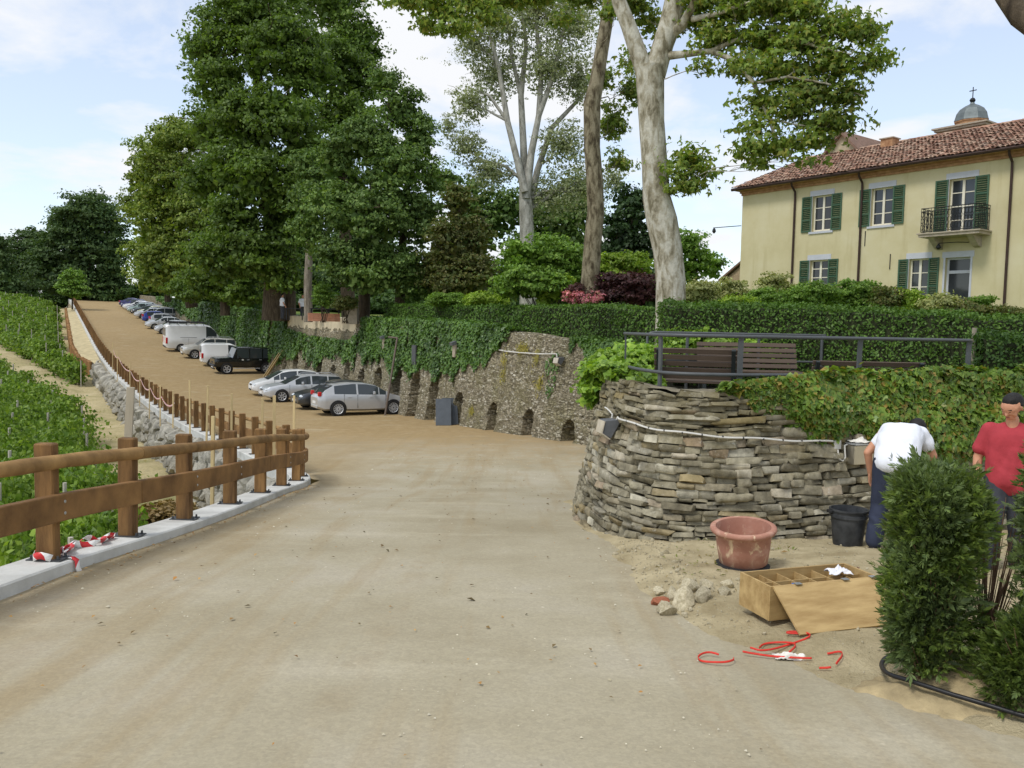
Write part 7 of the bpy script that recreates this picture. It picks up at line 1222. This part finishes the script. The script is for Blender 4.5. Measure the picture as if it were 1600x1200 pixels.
def hand(w, f, side, curl=.35):                       # palm, four fingers and a thumb; f along the fingers, side towards the thumb
    w, f, side = Vector(w), Vector(f).normalized(), Vector(side).normalized(); side = (side-f*side.dot(f)).normalized(); nrm = f.cross(side); c = []
    k = w+f*.085
    for q in (-.027, -.009, .009, .027): c.append((w+f*.01+side*q*.7, k+side*q, .016, .0125))
    for q, l_ in ((-.030, .060), (-.010, .074), (.011, .080), (.031, .072)):
        a = k+side*q; m1 = a+f*l_*.5+nrm*l_*.15*curl*2; e = m1+f*l_*.45*(1-curl)+nrm*l_*.5*curl; c += [(a, m1, .0098, .009), (m1, e, .009, .0075)]
    t0 = w+f*.025+side*.03; t1 = t0+f*.035+side*.028; c += [(t0, t1, .013, .011), (t1, t1+f*.032+side*.008+nrm*.008, .011, .009)]; return c
SKIN = M('skin', srgb(196, 142, 112), .55, .12, 12, spec=.35); HAIR = M('hair_dark', (.012, .010, .009), .6, .3, 60, .5, 200); RED = M('shirt_red', srgb(166, 56, 64), .85, .14, 5, .25, 22, dist=.02); WHT = M('shirt_white', srgb(226, 229, 236), .85, .06, 5, .25, 18, dist=.02); JEAN = M('jeans_dark', srgb(58, 60, 66), .85, .25, 9, .3, 30); NAVY = M('jeans_navy', srgb(48, 54, 72), .85, .25, 9, .3, 30); SHOE = M('shoe_dark', srgb(52, 48, 46), .7, .2, 9)
def head(hc, fwd, up_):
    hc, fwd, up_ = Vector(hc), Vector(fwd).normalized(), Vector(up_).normalized(); up_ = (up_-fwd*up_.dot(fwd)).normalized(); rt = fwd.cross(up_); P = lambda a, b, c: hc+fwd*a+rt*b+up_*c
    sk = [(P(-.012, 0, .030), P(.018, 0, .022), .090, .083), (P(.03, 0, -.015), P(.045, 0, -.065), .068, .042), (P(.05, -.02, -.075), P(.05, .02, -.075), .026, .026), (P(.085, 0, .012), P(.104, 0, -.022), .009, .014), (P(.080, -.032, -.012), P(.080, .032, -.012), .014, .014), (P(.078, -.018, -.056), P(.078, .018, -.056), .011, .011), (P(.082, -.036, .030), P(.082, .036, .030), .010, .010)]
    for s_ in (-1, 1): sk += [(P(-.005, s_*.083, .018), P(-.01, s_*.087, -.018), .016, .010), (P(.055, s_*.04, -.02), P(.05, s_*.045, -.04), .026, .024)]
    hr = [(P(-.036, 0, .044), P(-.006, 0, .060), .090, .079), (P(-.045, 0, .02), P(-.05, 0, -.035), .074, .05), (P(.022, -.03, .094), P(.022, .03, .094), .03, .03), (P(-.02, -.055, .03), P(-.02, .055, .03), .042, .042), (P(-.015, -.078, .03), P(-.02, -.08, .0), .022, .014), (P(-.015, .078, .03), P(-.02, .08, .0), .022, .014)]
    ft = [('eye', P(.086, s_*.031, .010), .0085, (.02, .015, .012)) for s_ in (-1, 1)]; return sk, hr, ft, P
def person(label, loc, rz_, body, shirt, trous, shoes, hd, mats, vox=.010, face=True, sc=1.):
    root = empty('person', loc, rz_, label, 'person'); root.scale = (sc,)*3; sk, hr, ft, P = head(*hd)
    fused('body', [(a, b, ra-(.028 if ra > .08 else 0), rb-(.028 if ra > .08 else 0)) for a, b, ra, rb in body]+sk, SKIN, vox*.72 if face else vox, root, 4); fused('hair', hr, HAIR, vox, root, 3); fused('shirt', shirt, mats[0], vox*1.15, root, 12, folds(.007)); fused('trousers', trous, mats[1], vox*1.15, root, 8, folds(.006)); 
    for s_ in shoes: fused('shoe', s_, SHOE, vox, root, 3)
    if face:
        for nm_, p_, r_, c_ in ft: o = MB().lathe([(0, -r_), (r_*.7, -r_*.7), (r_, 0), (r_*.7, r_*.7), (0, r_)], 10).build(nm_, M('eye_dark', c_, .3), root, tuple(p_), 60)
        br_ = [(P(.090, s_*.018, .034), P(.084, s_*.048, .032), .0065, .005) for s_ in (-1, 1)]
        for b_ in br_: fused('eyebrow', [b_], HAIR, .003, root, 1)
        fused('mouth', [(P(.0885, -.017, -.054), P(.0885, .017, -.054), .005, .005)], M('lips', srgb(158, 92, 84), .5), .003, root, 1)
    return root
def legs(hp, kn, an_, toe, pad, r=(.092, .066, .060, .042)):
    out_ = []
    for h_, k_, a_ in zip(hp, kn, an_): out_ += [(h_, k_, r[0]+pad, r[1]+pad), (k_, a_, r[2]+pad, r[3]+pad)]
    return out_
# man in the red T-shirt, standing, looking down
hp = [(-.09, 0, .93), (.09, 0, .93)]; kn = [(-.13, -.13, .52), (.10, -.02, .50)]; ak = [(-.13, -.03, .10), (.13, .12, .10)]
tor = [((-.09, .0, .97), (.09, .0, .97), .125, .125), ((-.05, -.03, 1.08), (.05, -.03, 1.08), .135, .135), ((-.09, -.01, 1.26), (.09, -.01, 1.26), .125, .125), ((-.12, .01, 1.38), (.12, .01, 1.38), .085, .085), ((0, .0, 1.40), (0, -.015, 1.51), .062, .056)]
arms = [((-.18, .01, 1.385), (-.262, .03, 1.13), .048, .044), ((-.262, .03, 1.13), (-.27, -.05, .895), .043, .030), ((.18, .01, 1.385), (.27, .02, 1.13), .048, .044), ((.27, .02, 1.13), (.25, -.12, .93), .043, .030)]
bod = tor+arms+legs(hp, kn, ak, None, 0)+hand((-.27, -.05, .885), (.02, -.2, -1), (.3, -1, .1))+hand((.25, -.12, .92), (0, -.35, -1), (-.3, -1, .1))
grow = lambda cs, d: [(a, b, ra+d, rb+d) for a, b, ra, rb in cs]
sh = [((x_, -.015, .90), (x_*1.25, -.005, 1.33), .128, .124) for x_ in (-.07, -.025, .025, .07)]+[((-.02, -.045, .96), (.02, -.03, 1.2), .132, .12), ((-.13, .01, 1.385), (.13, .01, 1.385), .088, .088), ((-.09, 0, 1.30), (-.14, .01, 1.375), .12, .085), ((.09, 0, 1.30), (.14, .01, 1.375), .12, .085), ((-.172, .01, 1.398), (-.24, .022, 1.225), .084, .074), ((.172, .01, 1.398), (.246, .022, 1.225), .084, .074), ((-.055, 0, 1.43), (.055, 0, 1.43), .056, .056)]
trz = [((-.08, .01, .95), (.08, .01, .95), .135, .135)]+legs(hp, kn, [(-.13, -.03, .12), (.13, .12, .12)], None, .028, (.095, .07, .066, .06))
shoe = [[((-.13, .0, .05), (-.15, -.17, .042), .052, .040), ((-.13, .0, .03), (-.145, -.10, .035), .045, .045)], [((.13, .15, .05), (.15, -.02, .042), .052, .040), ((.13, .15, .03), (.145, .05, .035), .045, .045)]]
person('man in a red T-shirt standing and looking down at the ground', (4.45, 7.30, float(dirt_z(4.45, 7.30))-.08), R(-28), bod, sh, trz, shoe, ((-.01, -.05, 1.625), (-.5, -.68, -.5), (-.2, -.4, .9)), (RED, JEAN), sc=.95)
# man in the white T-shirt, bent towards the wall
hp = [(-.10, 0, .95), (.09, .02, .95)]; kn = [(-.13, .05, .52), (.11, .03, .51)]; ak = [(-.16, -.03, .10), (.12, -.03, .10)]
tor = [((-.09, 0, .98), (.09, .02, .98), .125, .125), ((-.06, .10, 1.09), (.07, .12, 1.09), .132, .132), ((-.08, .24, 1.21), (.10, .26, 1.21), .130, .130), ((-.10, .34, 1.25), (.14, .36, 1.24), .085, .085), ((.04, .36, 1.25), (.09, .46, 1.24), .060, .055)]
arms = [((-.15, .33, 1.25), (-.30, .22, 1.00), .055, .045), ((-.30, .22, 1.00), (-.275, .27, .78), .043, .030), ((.20, .36, 1.23), (.30, .44, 1.0), .055, .045), ((.30, .44, 1.0), (.24, .56, .85), .043, .030)]
bod = tor+arms+legs(hp, kn, ak, None, 0)+hand((-.275, .27, .77), (.05, .2, -1), (.3, 1, .2))+hand((.24, .56, .84), (-.1, .4, -1), (-.3, 1, .2))
sh = [((x_, -.01, .95), (x_+.005, .14, 1.13), .134, .140) for x_ in (-.08, -.03, .03, .085)]+[((x_, .14, 1.13), (x_+.02, .28, 1.215), .140, .126) for x_ in (-.08, -.03, .03, .085)]+[((-.11, .33, 1.24), (.16, .36, 1.23), .092, .09), ((-.13, .33, 1.245), (-.215, .275, 1.10), .08, .074), ((.19, .36, 1.23), (.25, .40, 1.11), .078, .074)]
trz = [((-.08, .0, .95), (.08, .01, .95), .137, .137)]+legs(hp, kn, [(-.16, -.03, .12), (.12, -.03, .12)], None, .028, (.095, .07, .066, .06))
shoe = [[((-.16, -.05, .05), (-.17, .13, .042), .05, .04)], [((.12, -.05, .05), (.13, .13, .042), .05, .04)]]
person('man in a white T-shirt bending over beside the steel box', (3.95, 8.40, float(dirt_z(3.95, 8.40))-.06), R(-32), bod, sh, trz, shoe, ((.13, .545, 1.235), (.12, .75, -.62), (.05, .6, .75)), (WHT, NAVY))
# two distant figures on the terrace
def small_person(label, u_, Y_, rz_):
    g_ = gnd(u_, Y_)+np.array((0, 0, .1)); hp = [(-.09, 0, .93), (.09, 0, .93)]; kn = [(-.1, -.03, .5), (.1, -.02, .5)]; ak = [(-.11, 0, .1), (.11, 0, .1)]; tor = [((-.09, 0, .97), (.09, 0, .97), .12, .12), ((-.06, 0, 1.1), (.06, 0, 1.1), .125, .125), ((-.09, 0, 1.3), (.09, 0, 1.3), .12, .12), ((-.13, 0, 1.39), (.13, 0, 1.39), .08, .08), ((0, 0, 1.4), (0, 0, 1.52), .06, .056)]
    arms = [((-.19, 0, 1.4), (-.26, .02, 1.13), .056, .046), ((-.26, .02, 1.13), (-.24, -.12, .93), .043, .03), ((.19, 0, 1.4), (.26, .02, 1.13), .056, .046), ((.26, .02, 1.13), (.24, -.12, .93), .043, .03)]
    person(label, tuple(g_), rz_, tor+arms+legs(hp, kn, ak, None, 0)+hand((-.24, -.12, .92), (0, -.4, -1), (.3, -1, 0))+hand((.24, -.12, .92), (0, -.4, -1), (-.3, -1, 0)), grow(tor[:4], .02)+[((-.18, 0, 1.39), (-.23, .02, 1.22), .08, .078), ((.18, 0, 1.39), (.23, .02, 1.22), .08, .078)], [((-.08, 0, .95), (.08, 0, .95), .135, .135)]+legs(hp, kn, ak, None, .025), [[((-.11, .02, .05), (-.12, -.14, .04), .05, .04)], [((.11, .02, .05), (.12, -.14, .04), .05, .04)]], ((0, -.01, 1.63), (0, -1, -.1), (0, 0, 1)), (WHT, JEAN), .018, False)
small_person('distant figure in a white shirt at the wall top, left of the slender trunk', 441, 56, 2.2); small_person('distant figure in a white shirt standing right beside the slender trunk', 473, 57, .6)
